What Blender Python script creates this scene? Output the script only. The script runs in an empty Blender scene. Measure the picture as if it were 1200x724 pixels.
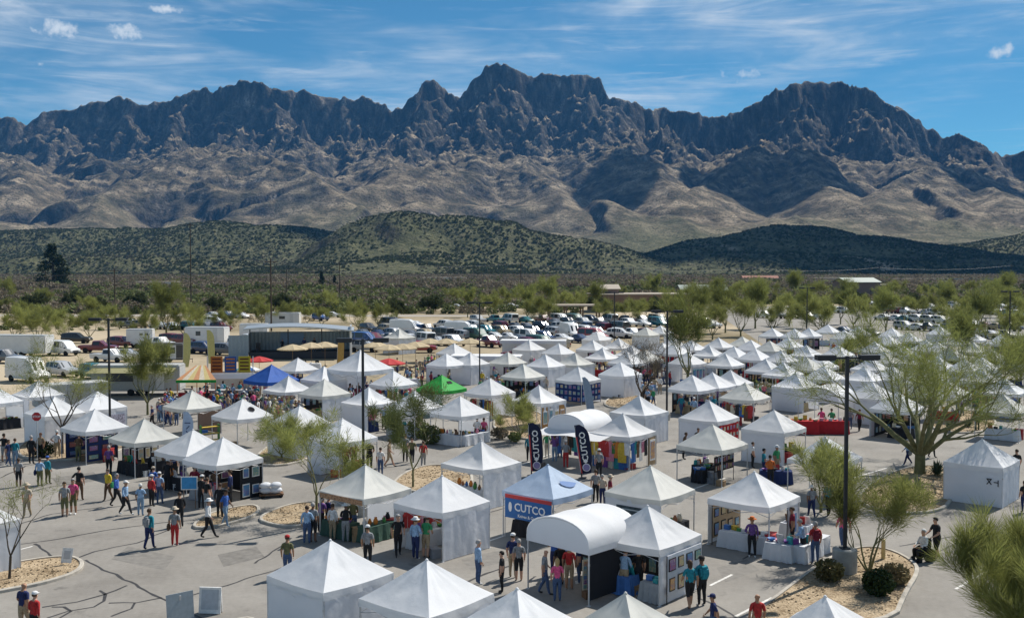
import bpy, bmesh, math, random
import numpy as np
from mathutils import Vector, Matrix, noise as mnoise
R = math.radians
random.seed(7)
scene = bpy.context.scene
COL = scene.collection

# ------------------------------------------------------------------ camera
CAM_H = 12.7          # camera height above the car park
FPX = 1240.0          # focal length in pixels of a 1200 px wide frame
PITCH = math.atan(51.0 / FPX)
cam_d = bpy.data.cameras.new('camera'); cam = bpy.data.objects.new('camera', cam_d); COL.objects.link(cam)
cam_d.sensor_width = 36.0; cam_d.lens = 36.0 * FPX / 1200.0
cam_d.clip_start = 0.5; cam_d.clip_end = 30000
cam.location = (0, 0, CAM_H); cam.rotation_euler = (math.pi / 2 - PITCH, 0, 0)
scene.camera = cam

# ------------------------------------------------------------------ light and sky
SUN_AZ = 45.0         # degrees to the right of the viewing direction
SUN_EL = 49.0
SUN_DIR = Vector((math.sin(R(SUN_AZ)) * math.cos(R(SUN_EL)), math.cos(R(SUN_AZ)) * math.cos(R(SUN_EL)), math.sin(R(SUN_EL))))
sl = bpy.data.lights.new('sun', 'SUN'); sun = bpy.data.objects.new('sun', sl); COL.objects.link(sun)
sl.energy = 4.8; sl.angle = R(0.55); sl.color = (1.0, 0.955, 0.88)
sun.rotation_euler = SUN_DIR.to_track_quat('Z', 'Y').to_euler(); sun.location = (40, 40, 60)
scene.view_settings.view_transform = 'Standard'
scene.view_settings.look = 'None'
scene.view_settings.exposure = 0.34
scene.view_settings.gamma = 1.0
scene.render.engine = 'CYCLES'
scene.cycles.max_bounces = 6
scene.cycles.diffuse_bounces = 3
scene.cycles.glossy_bounces = 2
scene.cycles.transmission_bounces = 3
scene.cycles.transparent_max_bounces = 8
scene.cycles.volume_bounces = 0

world = bpy.data.worlds.new('World'); scene.world = world; world.use_nodes = True
def make_world():
    nt = world.node_tree; N = nt.nodes; L = nt.links; N.clear()
    out = N.new('ShaderNodeOutputWorld'); bg = N.new('ShaderNodeBackground'); L.new(bg.outputs[0], out.inputs[0])
    bg.inputs[1].default_value = 0.07
    sky = N.new('ShaderNodeTexSky'); sky.sky_type = 'NISHITA'; sky.sun_disc = False
    sky.sun_elevation = R(SUN_EL); sky.sun_rotation = R(SUN_AZ)
    sky.altitude = 2600; sky.air_density = 1.0; sky.dust_density = 0.45; sky.ozone_density = 3.0
    tint = N.new('ShaderNodeMix'); tint.data_type = 'RGBA'; tint.blend_type = 'MULTIPLY'
    tint.inputs[0].default_value = 1.0; tint.inputs[7].default_value = (0.47, 0.93, 1.0, 1)
    L.new(sky.outputs[0], tint.inputs[6])
    tc = N.new('ShaderNodeTexCoord')
    def M(op, a, b=None, c=None):
        n = N.new('ShaderNodeMath'); n.operation = op
        for i, v in enumerate((a, b, c)):
            if v is None: continue
            if isinstance(v, (int, float)): n.inputs[i].default_value = v
            else: L.new(v, n.inputs[i])
        return n.outputs[0]
    def streaks(scale, rot, sc, lo, hi, detail=9, dist=0.6):
        mp = N.new('ShaderNodeMapping'); mp.inputs['Scale'].default_value = scale; mp.inputs['Rotation'].default_value = rot
        L.new(tc.outputs['Generated'], mp.inputs[0])
        nz = N.new('ShaderNodeTexNoise'); nz.inputs['Scale'].default_value = sc; nz.inputs['Detail'].default_value = detail
        nz.inputs['Roughness'].default_value = 0.62; nz.inputs['Distortion'].default_value = dist
        L.new(mp.outputs[0], nz.inputs['Vector'])
        rp = N.new('ShaderNodeMapRange'); rp.interpolation_type = 'SMOOTHSTEP'; L.new(nz.outputs['Fac'], rp.inputs[0])
        rp.inputs[1].default_value = lo; rp.inputs[2].default_value = hi
        return rp.outputs[0]
    big = streaks((1.0, 1.0, 4.5), (0.0, 0.10, 0.0), 2.6, 0.40, 0.63, 5, 0.3)
    fine = streaks((1.0, 1.0, 9.0), (0.0, 0.16, 0.2), 5.0, 0.38, 0.72, 12, 1.2)
    wisp = streaks((1.0, 1.0, 14.0), (0.0, -0.12, 0.5), 7.0, 0.52, 0.80, 12, 0.9)
    cir = M('ADD', M('MULTIPLY', M('MULTIPLY', big, fine), 0.62), M('MULTIPLY', wisp, 0.34))
    veil = M('MULTIPLY', big, 0.14)
    cir = M('MINIMUM', M('ADD', cir, veil), 0.85)
    # small fair-weather cumulus, each at its own bearing
    sep = N.new('ShaderNodeSeparateXYZ'); L.new(tc.outputs['Generated'], sep.inputs[0])
    az = M('ARCTAN2', sep.outputs[0], sep.outputs[1]); el = M('ARCSINE', sep.outputs[2])
    nz = N.new('ShaderNodeTexNoise'); nz.inputs['Scale'].default_value = 75; nz.inputs['Detail'].default_value = 8; nz.inputs['Roughness'].default_value = 0.6
    L.new(tc.outputs['Generated'], nz.inputs['Vector'])
    puff = None
    for (px, py, rx, ry) in ((80, 36, 34, 14), (153, 43, 29, 12), (868, 90, 19, 9), (52, 77, 7, 4), (1070, 168, 16, 6), (1165, 62, 18, 9), (200, 15, 22, 5)):
        a0 = math.atan2(px - 600, FPX); e0 = math.atan((311 - py) / FPX * math.cos(a0))
        dx = M('DIVIDE', M('SUBTRACT', az, a0), rx / FPX); dy = M('DIVIDE', M('SUBTRACT', el, e0), ry / FPX)
        r = M('SQRT', M('ADD', M('MULTIPLY', dx, dx), M('MULTIPLY', dy, dy)))
        r = M('ADD', r, M('MULTIPLY', M('SUBTRACT', nz.outputs['Fac'], 0.5), 3.6))
        mr = N.new('ShaderNodeMapRange'); mr.interpolation_type = 'SMOOTHSTEP'; L.new(r, mr.inputs[0])
        mr.inputs[1].default_value = 1.05; mr.inputs[2].default_value = -0.35
        v = mr.outputs[0]
        puff = v if puff is None else M('MAXIMUM', puff, v)
    dens = M('MAXIMUM', cir, M('MULTIPLY', puff, 0.85))
    mix = N.new('ShaderNodeMix'); mix.data_type = 'RGBA'; L.new(dens, mix.inputs[0]); L.new(tint.outputs[2], mix.inputs[6])
    mix.inputs[7].default_value = (9.3, 9.9, 10.4, 1)
    L.new(mix.outputs[2], bg.inputs[0])
make_world()

# ------------------------------------------------------------------ helpers: picture measurements -> ground metres
FWD = Vector((0, math.cos(PITCH), -math.sin(PITCH))); UP = Vector((0, math.sin(PITCH), math.cos(PITCH)))
def ray(px, py):
    return (FWD + Vector((1, 0, 0)) * ((px - 600) / FPX) + UP * (-(py - 362) / FPX))
def at(px, py, z=0.0):
    d = ray(px, py); t = (z - CAM_H) / d.z
    return Vector((d.x * t, d.y * t, z))
def atY(px, py, Y):
    d = ray(px, py); t = Y / d.y
    return Vector((d.x * t, Y, CAM_H + d.z * t))

# ------------------------------------------------------------------ mesh helpers
class MB:
    def __init__(s): s.v = []; s.f = []; s.m = []
    def add(s, vs, fs, m=0):
        o = len(s.v); s.v.extend([tuple(p) for p in vs])
        for f in fs: s.f.append(tuple(i + o for i in f)); s.m.append(m)
    def box(s, c, d, rz=0.0, m=0, tilt=None, top=1.0):
        hx, hy, hz = d[0] / 2, d[1] / 2, d[2] / 2
        vs = []
        for z, k in ((-hz, 1.0), (hz, top)):
            for x, y in ((-hx, -hy), (hx, -hy), (hx, hy), (-hx, hy)):
                vs.append(Vector((x * k, y * k, z)))
        if tilt: mt = tilt
        else: mt = Matrix.Rotation(rz, 3, 'Z')
        vs = [mt @ p + Vector(c) for p in vs]
        s.add(vs, [(3, 2, 1, 0), (4, 5, 6, 7), (0, 1, 5, 4), (1, 2, 6, 5), (2, 3, 7, 6), (3, 0, 4, 7)], m)
    def tube(s, pts, rad, n=6, m=0, cap=True):
        pts = [Vector(p) for p in pts]
        if not isinstance(rad, (list, tuple)): rad = [rad] * len(pts)
        vs = []
        for i, p in enumerate(pts):
            a = pts[max(0, i - 1)]; b = pts[min(len(pts) - 1, i + 1)]
            d = (b - a)
            d = d.normalized() if d.length > 1e-9 else Vector((0, 0, 1))
            u = d.cross(Vector((0, 0, 1)) if abs(d.z) < 0.95 else Vector((1, 0, 0))).normalized(); w = d.cross(u)
            for k in range(n):
                an = 2 * math.pi * k / n
                vs.append(p + (u * math.cos(an) + w * math.sin(an)) * rad[i])
        fs = []
        for i in range(len(pts) - 1):
            for k in range(n):
                k2 = (k + 1) % n
                fs.append((i * n + k, i * n + k2, (i + 1) * n + k2, (i + 1) * n + k))
        if cap:
            fs.append(tuple(range(n - 1, -1, -1))); fs.append(tuple((len(pts) - 1) * n + k for k in range(n)))
        s.add(vs, fs, m)
    def lathe(s, prof, n=12, c=(0, 0, 0), m=0):
        vs = []
        for r, z in prof:
            for k in range(n):
                an = 2 * math.pi * k / n
                vs.append((c[0] + r * math.cos(an), c[1] + r * math.sin(an), c[2] + z))
        fs = []
        for i in range(len(prof) - 1):
            for k in range(n):
                k2 = (k + 1) % n
                fs.append((i * n + k, i * n + k2, (i + 1) * n + k2, (i + 1) * n + k))
        fs.append(tuple(range(n - 1, -1, -1))); fs.append(tuple((len(prof) - 1) * n + k for k in range(n)))
        s.add(vs, fs, m)
    def prism(s, poly, z0, z1, m=0):
        n = len(poly)
        vs = [(p[0], p[1], z0) for p in poly] + [(p[0], p[1], z1) for p in poly]
        fs = [tuple(range(n - 1, -1, -1)), tuple(range(n, 2 * n))]
        for i in range(n): j = (i + 1) % n; fs.append((i, j, n + j, n + i))
        s.add(vs, fs, m)
    def grid(s, fn, nu, nv, m=0):
        vs = [fn(i / nu, j / nv) for j in range(nv + 1) for i in range(nu + 1)]
        fs = [(j * (nu + 1) + i, j * (nu + 1) + i + 1, (j + 1) * (nu + 1) + i + 1, (j + 1) * (nu + 1) + i) for j in range(nv) for i in range(nu)]
        s.add(vs, fs, m)
    def mesh(s, name, mats, smooth=False):
        me = bpy.data.meshes.new(name); me.from_pydata(s.v, [], s.f)
        for mt in (mats if isinstance(mats, (list, tuple)) else [mats]): me.materials.append(mt)
        if any(s.m): me.polygons.foreach_set('material_index', s.m)
        if smooth: me.polygons.foreach_set('use_smooth', [True] * len(s.f))
        me.update(); return me
CACHE = {}
def cached(key, fn):
    if key not in CACHE: CACHE[key] = fn()
    return CACHE[key]
def add(name, me, parent=None, loc=(0, 0, 0), rz=0.0, rot=None, scale=None, mats=None):
    o = bpy.data.objects.new(name, me); COL.objects.link(o)
    o.location = loc; o.rotation_euler = rot if rot else (0, 0, rz)
    if scale: o.scale = scale if isinstance(scale, (list, tuple)) else (scale,) * 3
    if parent: o.parent = parent
    if mats:
        for i, mt in enumerate(mats):
            if mt is not None: o.material_slots[i].link = 'OBJECT'; o.material_slots[i].material = mt
    return o
def tag(o, label, cat, group=None, kind=None):
    if label: o['label'] = label
    if cat: o['category'] = cat
    if group: o['group'] = group
    if kind: o['kind'] = kind
    return o
def thing(name, label, cat, loc=(0, 0, 0), rz=0.0, group=None, scale=None):
    o = add(name, None, None, loc, rz, scale=scale); o.empty_display_size = 0.3
    return tag(o, label, cat, group)
def struct(o): o['kind'] = 'structure'; return o
def np_mesh(name, co, faces, mats, smooth=True):
    me = bpy.data.meshes.new(name); nv = len(co); faces = np.asarray(faces, dtype=np.int32); nf, k = faces.shape
    me.vertices.add(nv); me.vertices.foreach_set('co', np.asarray(co, dtype=np.float32).ravel())
    me.loops.add(nf * k); me.loops.foreach_set('vertex_index', faces.ravel())
    me.polygons.add(nf); me.polygons.foreach_set('loop_start', np.arange(0, nf * k, k, dtype=np.int32))
    if smooth: me.polygons.foreach_set('use_smooth', np.ones(nf, dtype=bool))
    for mt in (mats if isinstance(mats, (list, tuple)) else [mats]): me.materials.append(mt)
    me.update(calc_edges=True); return me

# ------------------------------------------------------------------ materials
def mat(name, col, rough=0.7, var=0.12, scale=6.0, bump=0.0, bscale=None, metal=0.0, trans=0.0, rnd=0.0, spec=0.3, detail=4, coat=0.0):
    m = bpy.data.materials.new(name); m.use_nodes = True
    nt = m.node_tree; N = nt.nodes; L = nt.links
    b = N['Principled BSDF']; b.inputs['Roughness'].default_value = rough; b.inputs['Metallic'].default_value = metal
    b.inputs['Specular IOR Level'].default_value = spec
    if coat: b.inputs['Coat Weight'].default_value = coat; b.inputs['Coat Roughness'].default_value = 0.08
    c = tuple(col) + (1,) if len(col) == 3 else col
    m.diffuse_color = c
    tc = N.new('ShaderNodeTexCoord'); nz = N.new('ShaderNodeTexNoise'); nz.inputs['Scale'].default_value = scale; nz.inputs['Detail'].default_value = detail
    L.new(tc.outputs['Object'], nz.inputs['Vector'])
    mr = N.new('ShaderNodeMapRange'); L.new(nz.outputs['Fac'], mr.inputs[0]); mr.inputs[1].default_value = 0.25; mr.inputs[2].default_value = 0.75
    mr.inputs[3].default_value = 1 - var; mr.inputs[4].default_value = 1 + var
    val = mr.outputs[0]
    if rnd:
        oi = N.new('ShaderNodeObjectInfo'); r2 = N.new('ShaderNodeMapRange'); L.new(oi.outputs['Random'], r2.inputs[0])
        r2.inputs[3].default_value = 1 - rnd; r2.inputs[4].default_value = 1 + rnd
        mu = N.new('ShaderNodeMath'); mu.operation = 'MULTIPLY'; L.new(val, mu.inputs[0]); L.new(r2.outputs[0], mu.inputs[1]); val = mu.outputs[0]
    mx = N.new('ShaderNodeVectorMath'); mx.operation = 'SCALE'; mx.inputs[0].default_value = c[:3]; L.new(val, mx.inputs['Scale'])
    L.new(mx.outputs[0], b.inputs['Base Color'])
    if bump:
        bn = N.new('ShaderNodeTexNoise'); bn.inputs['Scale'].default_value = bscale or scale * 3; bn.inputs['Detail'].default_value = 5
        L.new(tc.outputs['Object'], bn.inputs['Vector'])
        bp = N.new('ShaderNodeBump'); bp.inputs['Strength'].default_value = 1.0; bp.inputs['Distance'].default_value = bump
        L.new(bn.outputs['Fac'], bp.inputs['Height']); L.new(bp.outputs[0], b.inputs['Normal'])
    if trans:
        tr = N.new('ShaderNodeBsdfTranslucent'); L.new(mx.outputs[0], tr.inputs[0]); ms = N.new('ShaderNodeMixShader'); ms.inputs[0].default_value = trans
        L.new(b.outputs[0], ms.inputs[1]); L.new(tr.outputs[0], ms.inputs[2]); L.new(ms.outputs[0], N['Material Output'].inputs[0])
    return m
MT = {}
def flat(name, col, **k):
    if name not in MT: MT[name] = mat(name, col, **k)
    return MT[name]

# ================================================================== terrain
def _hash(ix, iy, seed):
    h = (ix.astype(np.int64) * 374761393 + iy.astype(np.int64) * 668265263 + seed * 974711) & 0xffffffff
    h = ((h ^ (h >> 13)) * 1274126177) & 0xffffffff
    h = h ^ (h >> 16)
    return (h & 0xffffff) / float(0xffffff)
def vnoise(x, y, seed=0):
    ix = np.floor(x); iy = np.floor(y); fx = x - ix; fy = y - iy
    ux = fx * fx * fx * (fx * (fx * 6 - 15) + 10); uy = fy * fy * fy * (fy * (fy * 6 - 15) + 10)
    a = _hash(ix, iy, seed); b = _hash(ix + 1, iy, seed); c = _hash(ix, iy + 1, seed); d = _hash(ix + 1, iy + 1, seed)
    return (a * (1 - ux) + b * ux) * (1 - uy) + (c * (1 - ux) + d * ux) * uy
def fbm(x, y, o=5, seed=0, g=0.5):
    s = 0; a = 1; t = 0
    for i in range(o):
        s = s + a * (vnoise(x, y, seed + i * 17) * 2 - 1); t += a; a *= g; x = x * 2.03 + 11.3; y = y * 2.03 - 7.1
    return s / t
def ridged(x, y, o=5, seed=0, g=0.5):
    s = 0; a = 1; t = 0
    for i in range(o):
        n = 1 - np.abs(vnoise(x, y, seed + i * 31) * 2 - 1); s = s + a * n * n; t += a; a *= g; x = x * 2.07 + 5.7; y = y * 2.07 + 3.1
    return s / t
def smooth(a, b, x):
    t = np.clip((x - a) / (b - a), 0, 1); return t * t * (3 - 2 * t)

SKY = [(-420,170),(-300,150),(-150,148),(-50,142),(0,138),(12,138),(25,143),(32,145),(45,138),(65,129),(72,131),(80,128),(90,125),(105,121),(120,119),(128,120),(135,112),(140,110),(148,115),(160,122),(172,124),(178,122),(184,116),(190,121),(198,121),(210,113),(225,105),(240,106),(250,107),(262,102),(275,97),(290,97),(305,99),(330,105),(350,109),(365,108),(380,113),(400,116),(415,118),(425,113),(435,116),(450,124),(460,127),(466,123),(472,124),(480,114),(490,110),(495,100),(502,96),(512,94),(520,102),(532,114),(540,112),(552,97),(562,90),(568,79),(577,74),(590,75),(600,79),(612,85),(620,91),(628,90),(635,87),(650,88),(670,89),(680,90),(687,89),(695,95),(702,93),(708,104),(713,114),(725,116),(740,120),(750,125),(765,128),(778,127),(790,131),(815,132),(830,138),(845,135),(860,134),(875,124),(890,115),(905,107),(925,101),(945,97),(957,96),(970,99),(980,97),(1000,100),(1015,105),(1030,116),(1045,124),(1060,132),(1075,145),(1083,153),(1090,151),(1097,155),(1102,161),(1112,159),(1120,156),(1130,160),(1145,168),(1160,178),(1170,183),(1180,180),(1200,175),(1260,160),(1400,170),(1600,200)]
_sx = np.array([p[0] for p in SKY], float); _sy = np.array([p[1] for p in SKY], float)

def polyline_field(X, Y, pts, warp=0):
    """distance to a polyline and the height along it"""
    best = np.full(X.shape, 1e9); hz = np.zeros(X.shape); side = np.zeros(X.shape)
    for (a, b) in zip(pts[:-1], pts[1:]):
        dx, dy = b[0] - a[0], b[1] - a[1]; l2 = dx * dx + dy * dy
        t = np.clip(((X - a[0]) * dx + (Y - a[1]) * dy) / l2, 0, 1)
        d = np.hypot(X - a[0] - t * dx, Y - a[1] - t * dy)
        m = d < best; best = np.where(m, d, best); hz = np.where(m, a[2] + (b[2] - a[2]) * t, hz)
    return best, hz
def W(px, py, Y): p = atY(px, py, Y); return (p.x, p.y, p.z)

def terrain_height(X, Y):
    wx = fbm(X / 420, Y / 420, 3, 3); wy = fbm(X / 420, Y / 420, 3, 9)
    XW = X + wx * 70; YW = Y + wy * 70
    # bajada rising towards the range
    base = -0.6 + 100 * np.clip((Y - 1150) / 1850, 0, 3) ** 1.65 + fbm(X / 260, Y / 260, 4, 21) * 9 * smooth(1150, 2200, Y)
    base = base + np.clip((Y - 940) / 150, 0, 1) * 0.8
    # foothills
    hills = [
        ([W(-220,270,2050), W(40,266,2000), W(180,262,1950), W(270,256,1900), W(318,260,1850)], 240),
        ([W(205,288,1500), W(90,294,1480)], 150),
        ([W(345,306,1420), W(405,276,1460), W(445,252,1520), W(490,241,1540), W(560,243,1560), W(635,250,1570), W(690,266,1550)], 165),
        ([W(640,268,1530), W(720,284,1480), W(790,304,1400)], 150),
        ([W(500,275,1420), W(470,300,1300)], 170),
        ([W(770,292,1600), W(850,265,1720), W(920,256,1760), W(1000,261,1760), W(1090,272,1740), W(1180,288,1680), W(1260,298,1650)], 185),
        ([W(880,290,1460), W(990,296,1440), W(1100,302,1420), W(1230,300,1420)], 170),
        ([W(1130,284,2150), W(1210,264,2150), W(1400,258,2100)], 200),
    ]
    H = base.copy()
    for pts, w in hills:
        d, hz = polyline_field(XW, YW, pts)
        b0 = base
        top = hz - b0
        hh = b0 + np.maximum(top, 0) * np.exp(-(d / w) ** 2 * 1.25) * (1 + 0.05 * fbm(X / 110, Y / 110, 3, 40))
        H = np.maximum(H, hh)
    gul = ridged(XW / 300, YW / 300, 4, 77)
    H = H - smooth(1150, 1350, Y) * (1 - smooth(2500, 3000, Y)) * gul * 24 + fbm(X / 35, Y / 35, 3, 50) * 1.6 * smooth(1150, 1300, Y)
    # the main range
    YC = 4480 + 140 * np.sin(X / 610.0 + 0.7) + 230 * fbm((X + wx * 120) / 330, Y / 1500 + 2.5, 3, 201) + 75 * (ridged((X + wy * 160) / 150, Y / 700 + 7.5, 3, 211) - 0.45)
    pxc = 600 + FPX * (X / YC)
    # iterate the crest line so that bearing and height agree
    sky_py = np.interp(pxc, _sx, _sy)
    ZC = CAM_H + (311 - sky_py) / FPX * YC
    ZB = 150.0
    s = (YC - Y)
    spur = ridged(XW / 520 + 0.3, YW / 2600, 3, 91)
    spur2 = ridged(XW / 170, YW / 700, 4, 97)
    sn = s / 1500.0
    sn = np.where(sn > 0.06, 0.06 + (sn - 0.06) * (1.5 - 0.75 * spur - 0.35 * spur2), sn)
    sn = np.where(sn > 0, sn * (0.6 + 0.9 * vnoise(X / 150 + wx, Y / 260, 221)), sn)
    cliff = np.interp(sn, [-5, -0.7, -0.25, 0.0, 0.006, 0.03, 0.065, 0.085, 0.14, 0.17, 0.24, 0.45, 0.75, 1.05, 2.0], [-0.5, 0.1, 0.60, 1.0, 0.985, 0.82, 0.62, 0.59, 0.41, 0.37, 0.27, 0.12, 0.02, -0.06, -0.12])
    mtn = ZB + (ZC - ZB) * cliff
    spurs = [
        ([W(225,166,3900), W(250,168,3750), W(190,190,3500), W(120,232,3200), W(80,256,2950)], 0.62),
        ([W(250,168,3750), W(320,185,3550), W(375,212,3300), W(400,240,3050)], 0.62),
        ([W(0,165,4000), W(45,185,3700), W(30,215,3350)], 0.7),
        ([W(575,155,4150), W(545,172,3850), W(480,200,3500), W(410,230,3200), W(360,252,2950)], 0.56),
        ([W(575,155,4150), W(610,180,3850), W(640,215,3450), W(670,245,3100)], 0.6),
        ([W(690,135,4250), W(710,160,4000), W(760,190,3650), W(800,225,3300)], 0.7),
        ([W(905,156,4150), W(880,180,3850), W(840,215,3500), W(800,240,3150)], 0.6),
        ([W(905,156,4150), W(940,190,3750), W(985,225,3300), W(1010,245,3050)], 0.6),
        ([W(1060,165,4100), W(1080,195,3700), W(1040,230,3300), W(1030,248,3000)], 0.58),
        ([W(1120,188,4000), W(1150,210,3600), W(1180,240,3200)], 0.6),
        ([W(60,140,4420), W(85,160,4150), W(110,190,3850)], 1.0), ([W(140,128,4420), W(165,150,4200), W(170,175,3950)], 1.15), ([W(222,118,4450), W(205,140,4250), W(215,160,4000)], 1.1), ([W(300,110,4420), W(330,135,4200), W(345,165,3950)], 1.0),
        ([W(395,124,4420), W(390,150,4200), W(410,185,3900)], 1.1), ([W(505,105,4450), W(485,135,4250), W(478,165,4000)], 1.15), ([W(585,88,4450), W(560,118,4300), W(548,145,4150), W(530,172,3900)], 1.2), ([W(600,92,4450), W(625,130,4250), W(650,160,4050), W(690,195,3750)], 1.1),
        ([W(690,105,4450), W(705,130,4250), W(735,165,4000)], 1.1), ([W(770,138,4400), W(785,160,4150), W(800,190,3850)], 1.0), ([W(940,112,4420), W(930,140,4250), W(905,156,4150)], 1.15), ([W(1010,118,4420), W(1030,145,4200), W(1060,165,4100)], 1.1), ([W(1125,165,4350), W(1105,180,4100)], 1.0),
        ([W(310,155,4200), W(300,168,3950)], 0.9), ([W(430,150,4200), W(445,180,3800), W(455,205,3500)], 0.75),
    ]
    for pts, k in spurs:
        d, hz = polyline_field(XW, YW, pts)
        hh = hz + 14 - k * d * (0.72 + 0.35 * fbm(X / 160, Y / 160, 3, 61))
        mtn = np.maximum(mtn, hh)
    m = smooth(150, 330, mtn) * smooth(2700, 3050, Y)
    front = smooth(15, 160, s)                       # keep the crest line itself
    flute = ridged(XW / 62, YW / 330, 4, 111)
    crag = ridged(X / 95 + wx, Y / 95 + wy, 5, 131, 0.55)
    up = smooth(330, 620, mtn)
    mtn = mtn - m * front * (flute * (7 + 62 * up) + (1 - crag) * (9 + 66 * up))
    mtn = mtn + m * front * ((ridged(X / 240, Y / 240, 4, 151) - 0.45) * (34 + 70 * up))
    jag = (vnoise(X / 16, Y / 300, 5) - 0.62) * 16 + (vnoise(X / 41, Y / 400, 6) - 0.6) * 22
    mtn = mtn + np.where(np.abs(s) < 60, jag, 0) * m
    mtn = mtn + m * front * (fbm(X / 22, Y / 22, 3, 171) * 9 * (0.4 + up) + (ridged(X / 34 + wx, Y / 34, 3, 181) - 0.5) * 26 * (0.4 + up))
    mtn = mtn - m * front * (1 - 0.8 * up) * (ridged(XW / 135, YW / 420, 4, 191) ** 1.5 * 26)
    out = H + np.maximum(mtn - H, 0) * smooth(2450, 3100, Y + wx * 150)
    return out, spur

def terrain_material():
    m = bpy.data.materials.new('desert_rock_and_scrub'); m.use_nodes = True; nt = m.node_tree; N = nt.nodes; L = nt.links
    b = N['Principled BSDF']; b.inputs['Roughness'].default_value = 0.95; b.inputs['Specular IOR Level'].default_value = 0.1
    geo = N.new('ShaderNodeNewGeometry'); tc = N.new('ShaderNodeTexCoord')
    def noise(sc, det=6, ro=0.6, vec=None):
        n = N.new('ShaderNodeTexNoise'); n.inputs['Scale'].default_value = sc; n.inputs['Detail'].default_value = det; n.inputs['Roughness'].default_value = ro
        L.new(vec or tc.outputs['Object'], n.inputs['Vector']); return n.outputs['Fac']
    def ramp(f, stops):
        r = N.new('ShaderNodeValToRGB'); e = r.color_ramp.elements
        while len(e) < len(stops): e.new(0.5)
        for i, (p, c) in enumerate(stops): e[i].position = p; e[i].color = tuple(c) + (1,)
        L.new(f, r.inputs[0]); return r.outputs[0]
    def mixc(f, a, bb):
        x = N.new('ShaderNodeMix'); x.data_type = 'RGBA'
        if isinstance(f, float): x.inputs[0].default_value = f
        else: L.new(f, x.inputs[0])
        L.new(a, x.inputs[6]); L.new(bb, x.inputs[7]); return x.outputs[2]
    def mr(f, a, b_, c=0.0, d=1.0):
        x = N.new('ShaderNodeMapRange'); x.interpolation_type = 'SMOOTHSTEP'; L.new(f, x.inputs[0])
        for i, v in enumerate((a, b_, c, d)): x.inputs[i + 1].default_value = v
        return x.outputs[0]
    def mul(a, b_):
        x = N.new('ShaderNodeMath'); x.operation = 'MULTIPLY'
        for i, v in enumerate((a, b_)):
            if isinstance(v, float): x.inputs[i].default_value = v
            else: L.new(v, x.inputs[i])
        return x.outputs[0]
    sep = N.new('ShaderNodeSeparateXYZ'); L.new(geo.outputs['Normal'], sep.inputs[0])
    mp = N.new('ShaderNodeMapping'); mp.inputs['Scale'].default_value = (1, 1, 0.28); L.new(tc.outputs['Object'], mp.inputs[0])
    rock = ramp(noise(0.03, 9, 0.72, mp.outputs[0]), [(0.36, (0.016, 0.016, 0.015)), (0.47, (0.055, 0.049, 0.041)), (0.58, (0.14, 0.118, 0.092)), (0.68, (0.40, 0.34, 0.28))])
    soil = ramp(noise(0.012, 8, 0.65), [(0.37, (0.065, 0.058, 0.036)), (0.5, (0.19, 0.15, 0.098)), (0.63, (0.42, 0.335, 0.23))])
    grass = ramp(noise(0.05, 6, 0.7), [(0.3, (0.075, 0.082, 0.036)), (0.55, (0.15, 0.148, 0.075)), (0.72, (0.27, 0.24, 0.145))])
    steep = mr(sep.outputs[2], 0.90, 0.66)
    at_ = N.new('ShaderNodeAttribute'); at_.attribute_name = 'lowland'
    low = at_.outputs['Fac']
    base = mixc(low, soil, grass)
    col = mixc(steep, base, rock)
    # dotted shrubs on the open slopes
    vo = N.new('ShaderNodeTexVoronoi'); vo.inputs['Scale'].default_value = 0.11; vo.inputs['Randomness'].default_value = 1.0
    L.new(tc.outputs['Object'], vo.inputs['Vector'])
    dots = mul(mr(vo.outputs['Distance'], 0.42, 0.22), mr(noise(0.006, 4, 0.6), 0.30, 0.52))
    bush = N.new('ShaderNodeRGB'); bush.outputs[0].default_value = (0.045, 0.055, 0.026, 1)
    col = mixc(mul(dots, 0.8), col, bush.outputs[0])
    # bare pale granite patches
    pale = N.new('ShaderNodeRGB'); pale.outputs[0].default_value = (0.42, 0.38, 0.32, 1)
    col = mixc(mul(mr(noise(0.02, 8, 0.7), 0.66, 0.74), 0.7), col, pale.outputs[0])
    ra = N.new('ShaderNodeAttribute'); ra.attribute_name = 'track'
    dirt = N.new('ShaderNodeRGB'); dirt.outputs[0].default_value = (0.44, 0.36, 0.26, 1)
    col = mixc(ra.outputs['Fac'], col, dirt.outputs[0])
    L.new(col, b.inputs['Base Color'])
    bp = N.new('ShaderNodeBump'); bp.inputs['Distance'].default_value = 18.0; bp.inputs['Strength'].default_value = 1.0
    L.new(noise(0.045, 9, 0.68), bp.inputs['Height']); L.new(bp.outputs[0], b.inputs['Normal'])
    return m

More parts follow.
